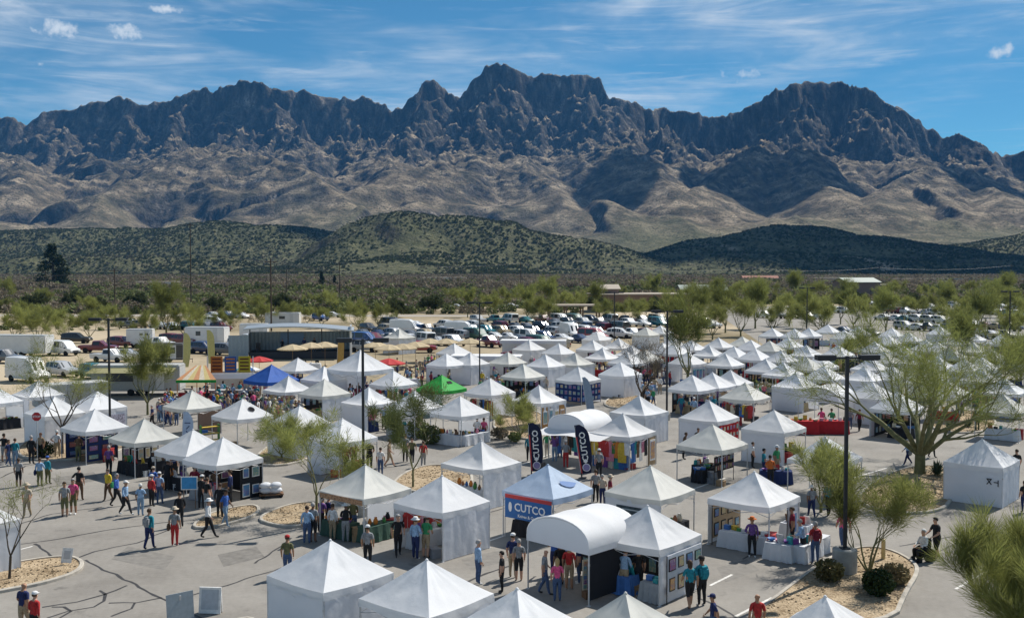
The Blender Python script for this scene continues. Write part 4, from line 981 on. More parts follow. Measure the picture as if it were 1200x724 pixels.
def umbrella(loc, r, fab, label, h=2.55, group=None, lean=0.0, cols=None):
    t = thing('market_umbrella', label, 'umbrella', loc, random.random(), group)
    mb = MB(); n = 8; rise = r * 0.30
    for k in range(n):
        a, b = 2 * math.pi * k / n, 2 * math.pi * (k + 1) / n
        def fn(u, v, a=a, b=b):
            p = Vector((math.cos(a), math.sin(a), 0)).lerp(Vector((math.cos(b), math.sin(b), 0)), u) * r * v; p.z = h + rise * (1 - v ** 1.25) - 0.07 * math.sin(math.pi * u) * v; return p
        mb.grid(fn, 3, 4, m=(k % 4 if cols else 0))
        pa, pb = fn(0, 1), fn(1, 1); mb.add([pa, pb, pb - Vector((0, 0, .12)), pa - Vector((0, 0, .12))], [(0, 1, 2, 3)], m=(k % 4 if cols else 0))
    add('canopy', mb.mesh('canopy', cols or fab), t)
    m2 = MB(); m2.tube([(0, 0, 0), (0, 0, h + rise)], 0.025, 6); add('pole', m2.mesh('pole', flat('umbrella_wood', (0.3, 0.2, 0.1))), t)
    m3 = MB(); m3.lathe([(0.28, 0.0), (0.28, 0.06), (0.06, 0.10), (0.05, 0.3)], 10); add('base', m3.mesh('base', DKSTEEL), t)
    return t
def text_mesh(txt, size, m, extrude=0.004, align='CENTER'):
    cu = bpy.data.curves.new('lettering', 'FONT'); cu.body = txt; cu.size = size; cu.align_x = align; cu.align_y = 'CENTER'; cu.extrude = extrude; cu.resolution_u = 2; cu.offset = size * 0.02
    o = bpy.data.objects.new('lettering', cu); COL.objects.link(o); me = bpy.data.meshes.new_from_object(o.evaluated_get(bpy.context.evaluated_depsgraph_get())); bpy.data.objects.remove(o)
    me.materials.clear(); me.materials.append(m); return me
WHITE_P = flat('white_print', (0.8, 0.8, 0.8), rough=0.6, var=0.03); NAVY_P = flat('navy_flag_cloth', (0.012, 0.016, 0.05), rough=0.7, trans=0.1); REDP = flat('red_print', (0.5, 0.05, 0.05), rough=0.6)
BLUE_P = flat('blue_print', (0.03, 0.13, 0.36), rough=0.6, var=0.06)
def feather_flag(loc, rz, label, cloth, h=3.3, w=0.72, text=None, tcol=None, edge=None, roundel=False, z0=0.45, tilt=0.05, tsize=0.5):
    t = thing('feather_flag', label, 'flag', loc, rz); t.rotation_euler = (0, tilt, rz)
    out = []; n = 16
    def xr(v): return w * (1.0 if v < 0.72 else math.sqrt(max(0.0, 1 - ((v - 0.72) / 0.30) ** 2)))
    def fn(u, v):
        x = u * xr(v) * (0.75 + 0.25 * min(1, v * 3)) + (0.10 * max(0, v - .75) * u); return (x, 0.03 * math.sin(v * 7 + u * 2) * u, z0 + h * v)
    mb = MB(); mb.grid(fn, 6, n)
    me = mb.mesh('flag_cloth', cloth); fl = add('flag_cloth', me, t); md = fl.modifiers.new('thick', 'SOLIDIFY'); md.thickness = 0.006
    m2 = MB(); m2.tube([(-0.015, 0, 0.0), (-0.015, 0, z0 + h * 0.8), (0.02, 0, z0 + h * 0.95), (0.12, 0, z0 + h * 1.0)], [0.02, 0.016, 0.012, 0.008], 6); add('pole', m2.mesh('pole', STEEL), t)
    if edge: m4 = MB(); m4.grid(lambda u, v: (0.005 + 0.07 * u, -0.022, z0 + h * 0.75 * v + 0.02), 1, 6); add('edge_stripe', m4.mesh('edge_stripe', edge), fl)
    if text:
        if text == '*':
            for (x_, z_, l_, an_) in ((0.36, .80, .34, 90), (.40, .72, .26, 40), (.38, .63, .26, -40), (.34, .40, .55, 0)): k_ = MB(); k_.box((w * x_ / .62 * .62 + .05, -.04, z0 + h * z_), (.05 if an_ else .035, .012, l_), tilt=Matrix.Rotation(R(an_), 3, 'Y')); add('mark', k_.mesh('mark', tcol), fl)
        else: add('lettering', text_mesh(text, tsize, tcol or WHITE_P), fl, (w * 0.50, -0.045, z0 + h * 0.55), rot=(math.pi / 2, -math.pi / 2, 0))
    if roundel:
        m5 = MB(); m5.lathe([(0.24, -0.004), (0.24, 0.004)], 20); ro = add('roundel', m5.mesh('roundel', WHITE_P), fl, (w * 0.46, -0.045, z0 + 0.36), rot=(math.pi / 2, 0, 0))
        m6 = MB(); m6.lathe([(0.20, -0.004), (0.20, 0.007)], 20); add('emblem', m6.mesh('emblem', flat('mauve_print', (0.25, 0.22, 0.42))), fl, (w * 0.46, -0.05, z0 + 0.36), rot=(math.pi / 2, 0, 0))
        m7 = MB(); m7.box((w * 0.46, -0.05, z0 + h * 0.25), (0.2, 0.006, 0.2), tilt=Matrix.Rotation(R(45), 3, 'Y')); add('diamond', m7.mesh('diamond', WHITE_P), fl)
    m8 = MB(); m8.lathe([(0.3, 0.0), (0.3, 0.03), (0.05, 0.06), (0.03, 0.35)], 10); add('base', m8.mesh('base', DKSTEEL), t)
    return t
def folding_chair(loc, rz, label, group='folding chairs at the stalls', col='black'):
    t = thing('folding_chair', label, 'chair', loc, rz, group)
    add('seat', cached('cseat', lambda: mk_box('seat', (0, 0, 0.44), (0.44, 0.42, 0.035), CLOTH['black'])), t, mats=[CLOTH[col]]); add('backrest', cached('cback', lambda: mk_box('backrest', (0, 0.21, 0.76), (0.44, 0.03, 0.3), CLOTH['black'])), t, mats=[CLOTH[col]])
    for s in (-1, 1):
        def mk(s=s):
            mb = MB(); mb.tube([(s * .22, -.22, 0.0), (s * .22, .12, .6), (s * .22, .22, .92)], 0.013, 5); return mb.mesh('leg', DKSTEEL)
        add('leg', cached(('cl1', s), mk), t)
        def mk2(s=s):
            mb = MB(); mb.tube([(s * .2, .24, 0.0), (s * .2, -.18, .44)], 0.013, 5); return mb.mesh('leg', DKSTEEL)
        add('leg', cached(('cl2', s), mk2), t)
    return t

# ================================================================== people
SKIN = [flat('skin_light', (0.50, 0.29, 0.20), rough=0.6, var=0.08), flat('skin_tan', (0.38, 0.21, 0.13), rough=0.6, var=0.08), flat('skin_brown', (0.2, 0.105, 0.065), rough=0.6, var=0.08)]
GC = {'white': (0.68, 0.68, 0.67), 'black': (0.018, 0.018, 0.02), 'navy': (0.02, 0.03, 0.10), 'blue': (0.05, 0.13, 0.42), 'light blue': (0.28, 0.42, 0.60), 'grey': (0.25, 0.26, 0.27), 'teal': (0.02, 0.22, 0.28), 'red': (0.42, 0.03, 0.03), 'maroon': (0.2, 0.02, 0.04), 'pink': (0.68, 0.10, 0.24), 'yellow': (0.62, 0.45, 0.04), 'green': (0.05, 0.30, 0.12), 'olive': (0.13, 0.13, 0.06), 'khaki': (0.36, 0.28, 0.18), 'tan': (0.38, 0.28, 0.18), 'purple': (0.15, 0.07, 0.24), 'orange': (0.55, 0.14, 0.03), 'brown': (0.12, 0.07, 0.04), 'denim': (0.06, 0.10, 0.20), 'pale denim': (0.2, 0.3, 0.42), 'beige': (0.5, 0.42, 0.32)}
GM = {k: flat('clothing_' + k.replace(' ', '_'), v, rough=0.85, var=0.30, scale=15, bump=0.02, bscale=11) for k, v in GC.items()}
HAIR = {k: flat('hair_' + k, v, rough=0.7, var=0.25, scale=30) for k, v in {'brown': (0.06, 0.035, 0.02), 'black': (0.012, 0.011, 0.01), 'grey': (0.32, 0.31, 0.3), 'white': (0.6, 0.6, 0.58), 'blond': (0.42, 0.29, 0.13), 'red': (0.25, 0.09, 0.03)}.items()}
SHOE = flat('shoe_dark', (0.03, 0.028, 0.027), rough=0.6)
EYE = flat('eye_dark', (0.02, 0.015, 0.012), rough=0.3)
# slots: 0 skin, 1 shirt, 2 trousers, 3 shoe, 4 forearm, 5 calf
def body_mesh(pose):
    """one continuous skinned surface; the figure faces -y"""
    P = dict(hipx=0.095, kneeL=(0.10, -0.01, 0.50), ankL=(0.105, 0.02, 0.085), kneeR=(-0.10, -0.01, 0.50), ankR=(-0.105, 0.02, 0.085), elL=(0.245, 0.03, 1.12), haL=(0.245, -0.05, 0.87), elR=(-0.245, 0.03, 1.12), haR=(-0.235, -0.07, 0.88), lean=0.0, pz=0.93, hx=0.0)
    P.update(pose); pz = P['pz']; ln = P['lean']
    def up(x, y, z): # torso point, leaning forward about the pelvis
        return (x, y - (z - 0.93) * ln, z - 0.93 + pz)
    V = []; E = []; Rr = []; C = []
    def v(p, r, c): V.append(Vector(p)); Rr.append(r); C.append(c); return len(V) - 1
    def e(a, b): E.append((a, b))
    pel = v((0, 0, pz), (0.172, 0.135), 2); wa = v(up(0, 0, 1.08), (0.165, 0.130), 1); ch = v(up(0, 0.005, 1.27), (0.178, 0.128), 1); sh = v(up(0, 0.01, 1.40), (0.12, 0.085), 1)
    nk = v(up(0, 0.0, 1.485), (0.056, 0.056), 0); jw = v(up(P['hx'] * .5, -0.028, 1.555), (0.064, 0.074), 0); hd = v(up(P['hx'], -0.012, 1.635), (0.080, 0.098), 0); cr = v(up(P['hx'], -0.004, 1.70), (0.058, 0.07), 0)
    for a, b in ((pel, wa), (wa, ch), (ch, sh), (sh, nk), (nk, jw), (jw, hd), (hd, cr)): e(a, b)
    ns = v(up(P['hx'], -0.125, 1.605), (0.013, 0.016), 0); e(hd, ns)
    for s in (-1, 1): er = v(up(P['hx'] + s * 0.092, 0.0, 1.62), (0.010, 0.02), 0); e(hd, er)
    for s, k in ((1, 'L'), (-1, 'R')):
        so = v(up(s * 0.175, 0.01, 1.385), (0.066, 0.064), 1); e(sh, so)
        el = P['el' + k]; ha = P['ha' + k]; el = up(*el); ha = up(*ha)
        um = Vector(V[so]).lerp(Vector(el), 0.5); u = v(um, (0.060, 0.062), 1); e(so, u)
        ev = v(el, (0.049, 0.049), 4); e(u, ev)
        fm = Vector(el).lerp(Vector(ha), 0.55); f = v(fm, (0.042, 0.042), 4); e(ev, f)
        w_ = v(Vector(el).lerp(Vector(ha), 0.9), (0.027, 0.03), 0); e(f, w_)
        d = (Vector(ha) - Vector(el)).normalized(); pm = v(Vector(ha) + d * 0.055, (0.022, 0.038), 0); e(w_, pm)
        hp = v((s * P['hipx'], 0, pz - 0.06), (0.115, 0.118), 2); e(pel, hp)
        kn = Vector(P['knee' + k]); an = Vector(P['ank' + k])
        tm = v(Vector(V[hp]).lerp(kn, 0.5), (0.100, 0.104), 2); e(hp, tm); kv = v(kn, (0.074, 0.076), 2); e(tm, kv)
        cm = v(kn.lerp(an, 0.38) + Vector((0, 0.018, 0)), (0.066, 0.068), 5); e(kv, cm); av = v(an, (0.050, 0.052), 5); e(cm, av)
        hl = v(an + Vector((0, -0.055, -0.045)), (0.042, 0.034), 3); e(av, hl); to = v(an + Vector((0.01 * s, -0.165, -0.058)), (0.042, 0.022), 3); e(hl, to)
    me = bpy.data.meshes.new('body'); me.from_pydata([tuple(p) for p in V], E, [])
    o = bpy.data.objects.new('body', me); COL.objects.link(o)
    md = o.modifiers.new('skin', 'SKIN'); md.use_smooth_shade = True
    for i, sv in enumerate(me.skin_vertices[0].data): sv.radius = Rr[i]; sv.use_root = (i == 0)
    ss = o.modifiers.new('sub', 'SUBSURF'); ss.levels = 1
    out = bpy.data.meshes.new_from_object(o.evaluated_get(bpy.context.evaluated_depsgraph_get())); bpy.data.objects.remove(o)
    # fingers: short tapered chains rooted in the palm, joined to the same surface mesh
    mbF = MB()
    for s, k in ((1, 'L'), (-1, 'R')):
        el, ha = Vector(up(*P['el' + k])), Vector(up(*P['ha' + k])); d = (ha - el).normalized(); ax = Vector((0, 1, 0)); ax = (ax - d * ax.dot(d)).normalized(); nrm = d.cross(ax)
        for i, L in enumerate((0.062, 0.075, 0.070, 0.055)):
            b = ha + d * 0.07 + ax * (-0.028 + 0.019 * i); cu = nrm * (-s) * 0.02; mbF.tube([b, b + d * L * .5 + cu * .4, b + d * L + cu], [0.009, 0.0085, 0.007], 5)
        b = ha + d * 0.02 - ax * 0.03; mbF.tube([b, b + d * 0.03 - ax * 0.025, b + d * 0.06 - ax * 0.03], [0.011, 0.010, 0.008], 5)
    fm_ = mbF.mesh('f', []) if False else None
    nv0 = len(out.vertices)
    bm = bmesh.new(); bm.from_mesh(out); n0 = len(bm.faces)
    vs = [bm.verts.new(p) for p in mbF.v]
    for f in mbF.f:
        try: bm.faces.new([vs[i] for i in f])
        except ValueError: pass
    bm.faces.ensure_lookup_table()
    seg = [(V[a], V[b], C[a], C[b]) for a, b in E]
    for fi, f in enumerate(bm.faces):
        f.smooth = True
        if fi >= n0: f.material_index = 0; continue
        c = f.calc_center_median(); best = 9; k = 0
        for a, b, ca, cb in seg:
            ab = b - a; t = max(0, min(1, (c - a).dot(ab) / ab.length_squared)); dd = (c - a - ab * t).length
            if dd < best: best = dd; k = ca if t < 0.5 else cb
        f.material_index = k
    out.materials.clear(); bm.to_mesh(out); bm.free(); out.name = 'person_body'
    for mm in (SKIN[0], GM['grey'], GM['denim'], SHOE, SKIN[0], GM['denim']): out.materials.append(mm)
    return out, up(P['hx'], -0.004, 1.64)
POSES = {
    'stand': dict(), 'stand2': dict(elR=(-0.29, 0.0, 1.13), haR=(-0.16, -0.22, 1.12), kneeL=(0.12, -0.05, 0.50), ankL=(0.14, -0.04, 0.085)),
    'hips': dict(elL=(0.36, 0.06, 1.15), haL=(0.20, -0.04, 1.0), kneeR=(-0.13, -0.04, 0.5), ankR=(-0.15, -0.02, .085)),
    'walk': dict(kneeL=(0.09, -0.16, 0.52), ankL=(0.09, -0.30, 0.10), kneeR=(-0.09, 0.05, 0.49), ankR=(-0.09, 0.30, 0.13), elL=(0.26, 0.12, 1.14), haL=(0.26, 0.12, 0.90), elR=(-0.26, -0.05, 1.13), haR=(-0.25, -0.24, 0.95), lean=0.05),
    'walk2': dict(kneeR=(-0.09, -0.12, 0.51), ankR=(-0.09, -0.18, 0.085), kneeL=(0.09, 0.02, 0.49), ankL=(0.09, 0.22, 0.11), elR=(-0.26, 0.10, 1.14), haR=(-0.26, 0.08, 0.89), elL=(0.26, -0.03, 1.13), haL=(0.24, -0.20, 0.97), lean=0.04),
    'browse': dict(elL=(0.25, -0.14, 1.16), haL=(0.16, -0.40, 1.10), elR=(-0.25, -0.05, 1.12), haR=(-0.18, -0.25, 1.0), lean=0.22),
    'sit': dict(pz=0.52, kneeL=(0.12, -0.42, 0.50), ankL=(0.12, -0.40, 0.085), kneeR=(-0.12, -0.42, 0.50), ankR=(-0.12, -0.38, 0.085), elL=(0.26, -0.08, 1.14), haL=(0.14, -0.34, 1.04), elR=(-0.26, -0.08, 1.14), haR=(-0.14, -0.34, 1.04), lean=0.0),
    'push': dict(elL=(0.26, -0.10, 1.14), haL=(0.22, -0.38, 1.02), elR=(-0.26, -0.10, 1.14), haR=(-0.22, -0.38, 1.02), lean=0.12, kneeL=(0.09, -0.10, 0.51), ankL=(0.09, -0.14, 0.085), ankR=(-0.09, 0.2, 0.11), kneeR=(-0.09, 0.02, 0.49)),
}
BODY = {k: body_mesh(v) for k, v in POSES.items()}
def hair_mesh(long):
    def mk():
        mb = MB()
        def fn(u, v):
            a = 2 * math.pi * u; th = v * (2.0 if not long else 2.35); r = 0.106
            x, y, z = r * 0.92 * math.sin(th) * math.cos(a), r * 1.12 * math.sin(th) * math.sin(a), r * 1.08 * math.cos(th)
            if y < -0.02 and z < 0.045: y = max(y, -0.02); z = max(z, 0.02 if y <= -0.019 else z)
            if long and y > -0.01 and z < 0: z *= 2.6; y += 0.01
            return (x, y, z + 0.012)
        mb.grid(fn, 14, 7); return mb.mesh('hair', HAIR['brown'], True)
    return cached(('hair', long), mk)
def hat_mesh(k):
    def mk():
        mb = MB()
        if k == 'sunhat': mb.lathe([(0.20, 0.035), (0.205, 0.042), (0.11, 0.06), (0.105, 0.12), (0.085, 0.15), (0.0, 0.155)], 16)
        else:
            mb.lathe([(0.108, 0.03), (0.11, 0.07), (0.09, 0.115), (0.05, 0.135), (0.0, 0.14)], 14)
            mb.add([(-0.075, -0.085, 0.042), (0.075, -0.085, 0.042), (0.055, -0.19, 0.03), (-0.055, -0.19, 0.03), (-0.075, -0.085, 0.052), (0.075, -0.085, 0.052), (0.055, -0.19, 0.038), (-0.055, -0.19, 0.038)], [(3, 2, 1, 0), (4, 5, 6, 7), (0, 1, 5, 4), (1, 2, 6, 5), (2, 3, 7, 6), (3, 0, 4, 7)])
        return mb.mesh(k, GM['white'], True)
    return cached(('hat', k), mk)
def bag_mesh():
    def mk():
        bm = bmesh.new(); bmesh.ops.create_cube(bm, size=1.0); bmesh.ops.bevel(bm, geom=bm.edges[:] + bm.verts[:], offset=0.22, segments=2, affect='EDGES')
        for v in bm.verts: v.co = Vector((v.co.x * 0.30, v.co.y * 0.17, v.co.z * 0.44))
        me = bpy.data.meshes.new('backpack'); bm.to_mesh(me); bm.free(); me.materials.append(GM['grey']); return me
    return cached('bag', mk)
def eyes_mesh():
    def mk():
        mb = MB()
        for s in (-1, 1): mb.lathe([(0.001, -0.006), (0.009, -0.003), (0.009, 0.003), (0.001, 0.006)], 6, (s * 0.032, -0.096, 0.0))
        return mb.mesh('eyes', EYE)
    return cached('eyes', mk)
PN = [0]
WORDS = {'stand': 'standing', 'stand2': 'standing', 'hips': 'standing', 'walk': 'walking', 'walk2': 'walking', 'browse': 'browsing', 'sit': 'sitting', 'push': 'pushing'}
def person(loc, face, top, bottom, pose='stand', where='', hat=None, hair='brown', sleeves=False, shorts=False, long_hair=False, pack=None, bag=None, scale=None, skin=None, group=None, parts=True, label=None):
    PN[0] += 1; rs = random.Random(PN[0] * 31); me, head = BODY[pose]
    s = scale or rs.uniform(0.93, 1.05); sk = SKIN[skin if skin is not None else rs.choice([0, 0, 0, 1, 1, 2])]
    lb = label or 'person %s%s in %s top, %s %s%s' % ((WORDS[pose] + ' ') if len(where.split()) < 6 else '', where, top, bottom, 'shorts' if shorts else 'trousers', (', %s %s' % (hat[1], 'cap' if hat[0] == 'cap' else 'hat')) if hat else '')
    t = thing('person', lb, 'person', loc, face, group or ('people ' + where), scale=s)
    add('body', me, t, mats=[sk, GM[top], GM[bottom], SHOE if rs.random() < .7 else GM['white'], GM[top] if sleeves else sk, sk if shorts else GM[bottom]])
    if hair: add('hair', hair_mesh(long_hair), t, head, mats=[HAIR[hair]])
    if hat: add('hat', hat_mesh(hat[0]), t, head, mats=[GM[hat[1]]])
    if parts: add('eyes', eyes_mesh(), t, (head[0], head[1], head[2] + 0.0))
    if pack: add('backpack', bag_mesh(), t, (0, 0.20, 1.22 if pose != 'sit' else .8), mats=[GM[pack]])
    if bag: add('shoulder_bag', bag_mesh(), t, (0.27, 0.04, 0.86), rz=1.5, scale=0.75, mats=[GM[bag]])
    return t
TOPS = ['white', 'black', 'navy', 'blue', 'light blue', 'grey', 'teal', 'red', 'maroon', 'pink', 'yellow', 'green', 'purple', 'beige', 'khaki', 'white', 'black', 'grey', 'light blue', 'navy']
BOTS = ['denim', 'denim', 'black', 'khaki', 'navy', 'grey', 'pale denim', 'black', 'olive']
def crowd(n, quad, where, seed, poses=('stand', 'stand2', 'hips', 'walk', 'browse', 'walk2'), face=None, minsep=0.55, near=False):
    rs = random.Random(seed); pts = []
    tries = 0
    while len(pts) < n and tries < n * 60:
        tries += 1
        u, v = rs.random(), rs.random(); a = Vector(quad[0]).lerp(Vector(quad[1]), u); b = Vector(quad[3]).lerp(Vector(quad[2]), u); q = a.lerp(b, v); w = at(q.x, q.y)
        if all((w - p).length > minsep for p in pts) and not blocked(w): pts.append(w)
    for p in pts:
        hat = rs.choice([None, None, None, ('sunhat', 'beige'), ('cap', rs.choice(['white', 'navy', 'red', 'black']))])
        person(p, rs.uniform(0, 6.28) if face is None else face + rs.uniform(-.6, .6), rs.choice(TOPS), rs.choice(BOTS), rs.choice(poses), where, hat, rs.choice(['brown', 'black', 'grey', 'white', 'blond', 'grey']), rs.random() < .5, rs.random() < .25, rs.random() < .4, bag=rs.choice(TOPS) if rs.random() < .2 else None, pack=rs.choice(TOPS) if rs.random() < .12 else None, parts=near)
BLOCK = []   # (x, y, radius) of solid furniture
def blocked(w): return any((w.x - b[0]) ** 2 + (w.y - b[1]) ** 2 < b[2] ** 2 for b in BLOCK)

# ================================================================== vehicles
def paint_mat(n, c): return flat('car_paint_' + n, c, rough=0.35, var=0.06, scale=1.5, coat=0.6, spec=0.5)
CP = {k: paint_mat(k.replace(' ', '_'), v) for k, v in {'white': (0.72, 0.72, 0.71), 'silver': (0.42, 0.43, 0.44), 'grey': (0.13, 0.135, 0.145), 'black': (0.018, 0.018, 0.02), 'red': (0.32, 0.02, 0.025), 'maroon': (0.15, 0.012, 0.022), 'blue': (0.03, 0.09, 0.28), 'dark blue': (0.018, 0.035, 0.1), 'teal': (0.02, 0.16, 0.19), 'green': (0.05, 0.12, 0.08), 'tan': (0.42, 0.36, 0.26), 'gold': (0.4, 0.31, 0.17)}.items()}
GLASS = flat('car_glass', (0.02, 0.028, 0.034), rough=0.2, var=0.05, spec=0.8)
TYRE = flat('tyre_rubber', (0.018, 0.018, 0.018), rough=0.85); RIM = flat('wheel_rim', (0.38, 0.38, 0.39), rough=0.35, metal=0.6)
LAMP_W = flat('headlight_glass', (0.7, 0.7, 0.68), rough=0.15); LAMP_R = flat('tail_light_red', (0.35, 0.015, 0.01), rough=0.2); TRIM = flat('black_trim', (0.022, 0.022, 0.024), rough=0.6)
# stations: x, z_bottom, z_belt, z_top, half-width belt, half-width top ; front is +x
KINDS = {
 'sedan': dict(st=[(-2.25,.38,.78,.80,.72,.60),(-2.12,.28,.92,.95,.82,.68),(-1.45,.24,.97,1.02,.87,.70),(-.85,.22,.97,1.40,.89,.62),(.15,.22,.96,1.43,.89,.62),(.95,.22,.95,.99,.88,.68),(1.75,.24,.86,.90,.84,.64),(2.18,.30,.72,.75,.76,.58),(2.28,.40,.60,.62,.68,.5)], cabin=(2,5), wb=(-1.35,1.38), r=.32),
 'suv': dict(st=[(-2.3,.45,1.0,1.05,.80,.70),(-2.22,.38,1.08,1.62,.86,.68),(-1.4,.32,1.08,1.74,.92,.72),(-.5,.32,1.06,1.76,.93,.72),(.3,.32,1.05,1.70,.93,.71),(1.0,.32,1.04,1.10,.92,.74),(1.85,.34,.98,1.02,.90,.72),(2.28,.40,.86,.90,.84,.66),(2.36,.5,.7,.72,.78,.6)], cabin=(1,5), wb=(-1.4,1.42), r=.37),
 'pickup': dict(st=[(-2.75,.5,1.02,1.04,.88,.84),(-2.65,.45,1.08,1.10,.92,.88),(-.75,.42,1.06,1.09,.94,.88),(-.65,.40,1.10,1.72,.94,.72),(.45,.38,1.08,1.76,.94,.72),(1.15,.38,1.06,1.12,.94,.76),(2.2,.40,1.0,1.05,.92,.74),(2.65,.45,.9,.93,.86,.7),(2.72,.55,.7,.72,.8,.6)], cabin=(2,5), wb=(-1.65,1.75), r=.40),
 'van': dict(st=[(-2.6,.45,1.15,2.0,.92,.82),(-2.5,.40,1.15,2.08,.97,.84),(-1.0,.36,1.15,2.12,.98,.85),(.6,.36,1.13,2.10,.98,.84),(1.15,.36,1.10,1.95,.98,.80),(1.85,.36,1.06,1.18,.96,.78),(2.4,.40,.98,1.03,.92,.74),(2.62,.48,.8,.83,.86,.68)], cabin=(1,5), wb=(-1.6,1.65), r=.37),
 'highvan': dict(st=[(-2.8,.45,1.35,2.55,.96,.86),(-2.7,.40,1.35,2.66,1.0,.88),(-1.0,.36,1.35,2.72,1.0,.9),(1.0,.36,1.3,2.68,1.0,.88),(1.55,.36,1.2,2.3,1.0,.82),(2.15,.38,1.1,1.3,.97,.78),(2.65,.42,1.0,1.05,.92,.74),(2.8,.5,.8,.84,.86,.68)], cabin=(3,5), wb=(-1.7,1.9), r=.38),
}
def car_meshes(kind):
    def make():
        K = KINDS[kind]; st = K['st']; mb = MB(); rings = []
        for (x, z0, zb, zt, wb, wt) in st:
            zm = z0 + (zb - z0) * 0.45
            half = [(wb * .90, z0), (wb * 1.0, zm), (wb * .985, zb), (wt * 1.0 + (wb - wt) * .06, zt - .05 * min(1, (zt - zb) * 3)), (wt * .82, zt), (0.0, zt + .025)]
            rings.append([(x, y, z) for y, z in half] + [(x, -y, z) for y, z in half[-2::-1]])
        n = len(rings[0]); vs = [p for r in rings for p in r]
        fs = [(i * n + k, i * n + k + 1, (i + 1) * n + k + 1, (i + 1) * n + k) for i in range(len(rings) - 1) for k in range(n - 1)]
        fs += [((i + 1) * n, i * n, i * n + n - 1, (i + 1) * n + n - 1)[::-1] for i in range(len(rings) - 1)]
        fs += [tuple(range(n)), tuple((len(rings) - 1) * n + k for k in range(n - 1, -1, -1))]
        mb.add(vs, fs); body = mb.mesh('body', CP['white'], True)
        try: body.set_sharp_from_angle(angle=R(38))
        except Exception: pass
        a, b = K['cabin']; win = {'windscreen': [], 'rear_window': [], 'side_window': []}
        def quad(p, q, r_, s, off, sh=.10):
            P = [Vector(v) for v in (p, q, r_, s)]; c = sum(P, Vector()) / 4; nn = (P[1] - P[0]).cross(P[3] - P[0]); nn = nn.normalized() if nn.length > 1e-6 else Vector((0, 0, 1))
            if nn.dot(c - Vector((c.x * .6, 0, .8))) < 0: nn = -nn
            P = [c + (v - c) * (1 - sh) + nn * off for v in P]; m2 = MB(); m2.add(P + [v - nn * .02 for v in P], [(0, 1, 2, 3), (7, 6, 5, 4), (0, 4, 5, 1), (1, 5, 6, 2), (2, 6, 7, 3), (3, 7, 4, 0)]); return m2.mesh('window', GLASS)
        f = b; bk = a
        win['windscreen'].append(quad(rings[f - 1][4], rings[f - 1][6], rings[f][6], rings[f][4], .008))
        if kind in ('sedan', 'pickup'): win['rear_window'].append(quad(rings[bk + 1][4], rings[bk + 1][6], rings[bk][6], rings[bk][4], .008))
        elif kind != 'highvan': win['rear_window'].append(quad(rings[0][3], rings[0][7], tuple((rings[0][8][0], rings[0][8][1], rings[0][8][2])), rings[0][2], .01, .15))
        rng_ = range(bk, f)
        for i in rng_:
            for (k2, k3) in ((2, 3), (8, 7)):
                A, B, C_, D = rings[i][k2], rings[i + 1][k2], rings[i + 1][k3], rings[i][k3]
                if kind == 'pickup' and i == bk: continue
                if kind == 'highvan' and i == bk: continue
                win['side_window'].append(quad(A, B, C_, D, .008, .14))
        lt = []
        zf = st[-2][2]; wf = st[-2][4]; xf = st[-1][0]
        for s in (-1, 1): m2 = MB(); m2.box((st[-2][0] + .02, s * wf * .76, zf - .06), (.18, .34, .15)); lt.append(('headlight', m2.mesh('headlight', LAMP_W)))
        zr = st[1][2]; wr = st[1][4]
        for s in (-1, 1): m2 = MB(); m2.box((st[0][0] + .03, s * wr * .80, zr - .16), (.12, .16, .26)); lt.append(('tail_light', m2.mesh('tail_light', LAMP_R)))
        m2 = MB(); m2.box((st[-1][0] - .02, 0, st[-1][1] + .02), (.18, st[-1][4] * 2.0, .14)); lt.append(('bumper', m2.mesh('bumper', TRIM)))
        m2 = MB(); m2.box((st[0][0] + .02, 0, st[0][1] + .04), (.16, st[0][4] * 2.0, .14)); lt.append(('bumper', m2.mesh('bumper', TRIM)))
        m2 = MB(); m2.box((st[-1][0] + .0, 0, st[-1][1] + .2), (.08, st[-1][4] * 1.1, .12)); lt.append(('grille', m2.mesh('grille', TRIM)))
        for s in (-1, 1): m2 = MB(); m2.box((st[f][0] - .25, s * (st[f][4] + .1), st[f][2] + .08), (.12, .2, .14)); lt.append(('mirror', m2.mesh('mirror', TRIM)))
        return body, win, lt, K
    return cached(('car', kind), make)
def wheel_meshes(r):
    def make():
        a = MB(); a.lathe([(r * .62, -.10), (r * .93, -.11), (r, -.07), (r, .07), (r * .93, .11), (r * .62, .10)], 16); b = MB(); b.lathe([(r * .62, -.085), (r * .3, -.095), (r * .3, .095), (r * .62, .085)], 12)
        return a.mesh('tyre', TYRE, True), b.mesh('rim', RIM)
    return cached(('wheel', r), make)
def add_wheel(t, x, y, r):
    a, b = wheel_meshes(r); w = add('wheel', None, t, (x, y, r), rot=(math.pi / 2, 0, 0)); w.empty_display_size = .2
    add('tyre', a, w); add('rim', b, w)
CARN = [0]
CNAME = {'sedan': 'parked_car', 'suv': 'parked_suv', 'pickup': 'pickup_truck', 'van': 'passenger_van', 'highvan': 'high_roof_van'}
CWORD = {'sedan': 'sedan', 'suv': 'sport utility car', 'pickup': 'pickup truck', 'van': 'passenger van', 'highvan': 'high-roofed van'}
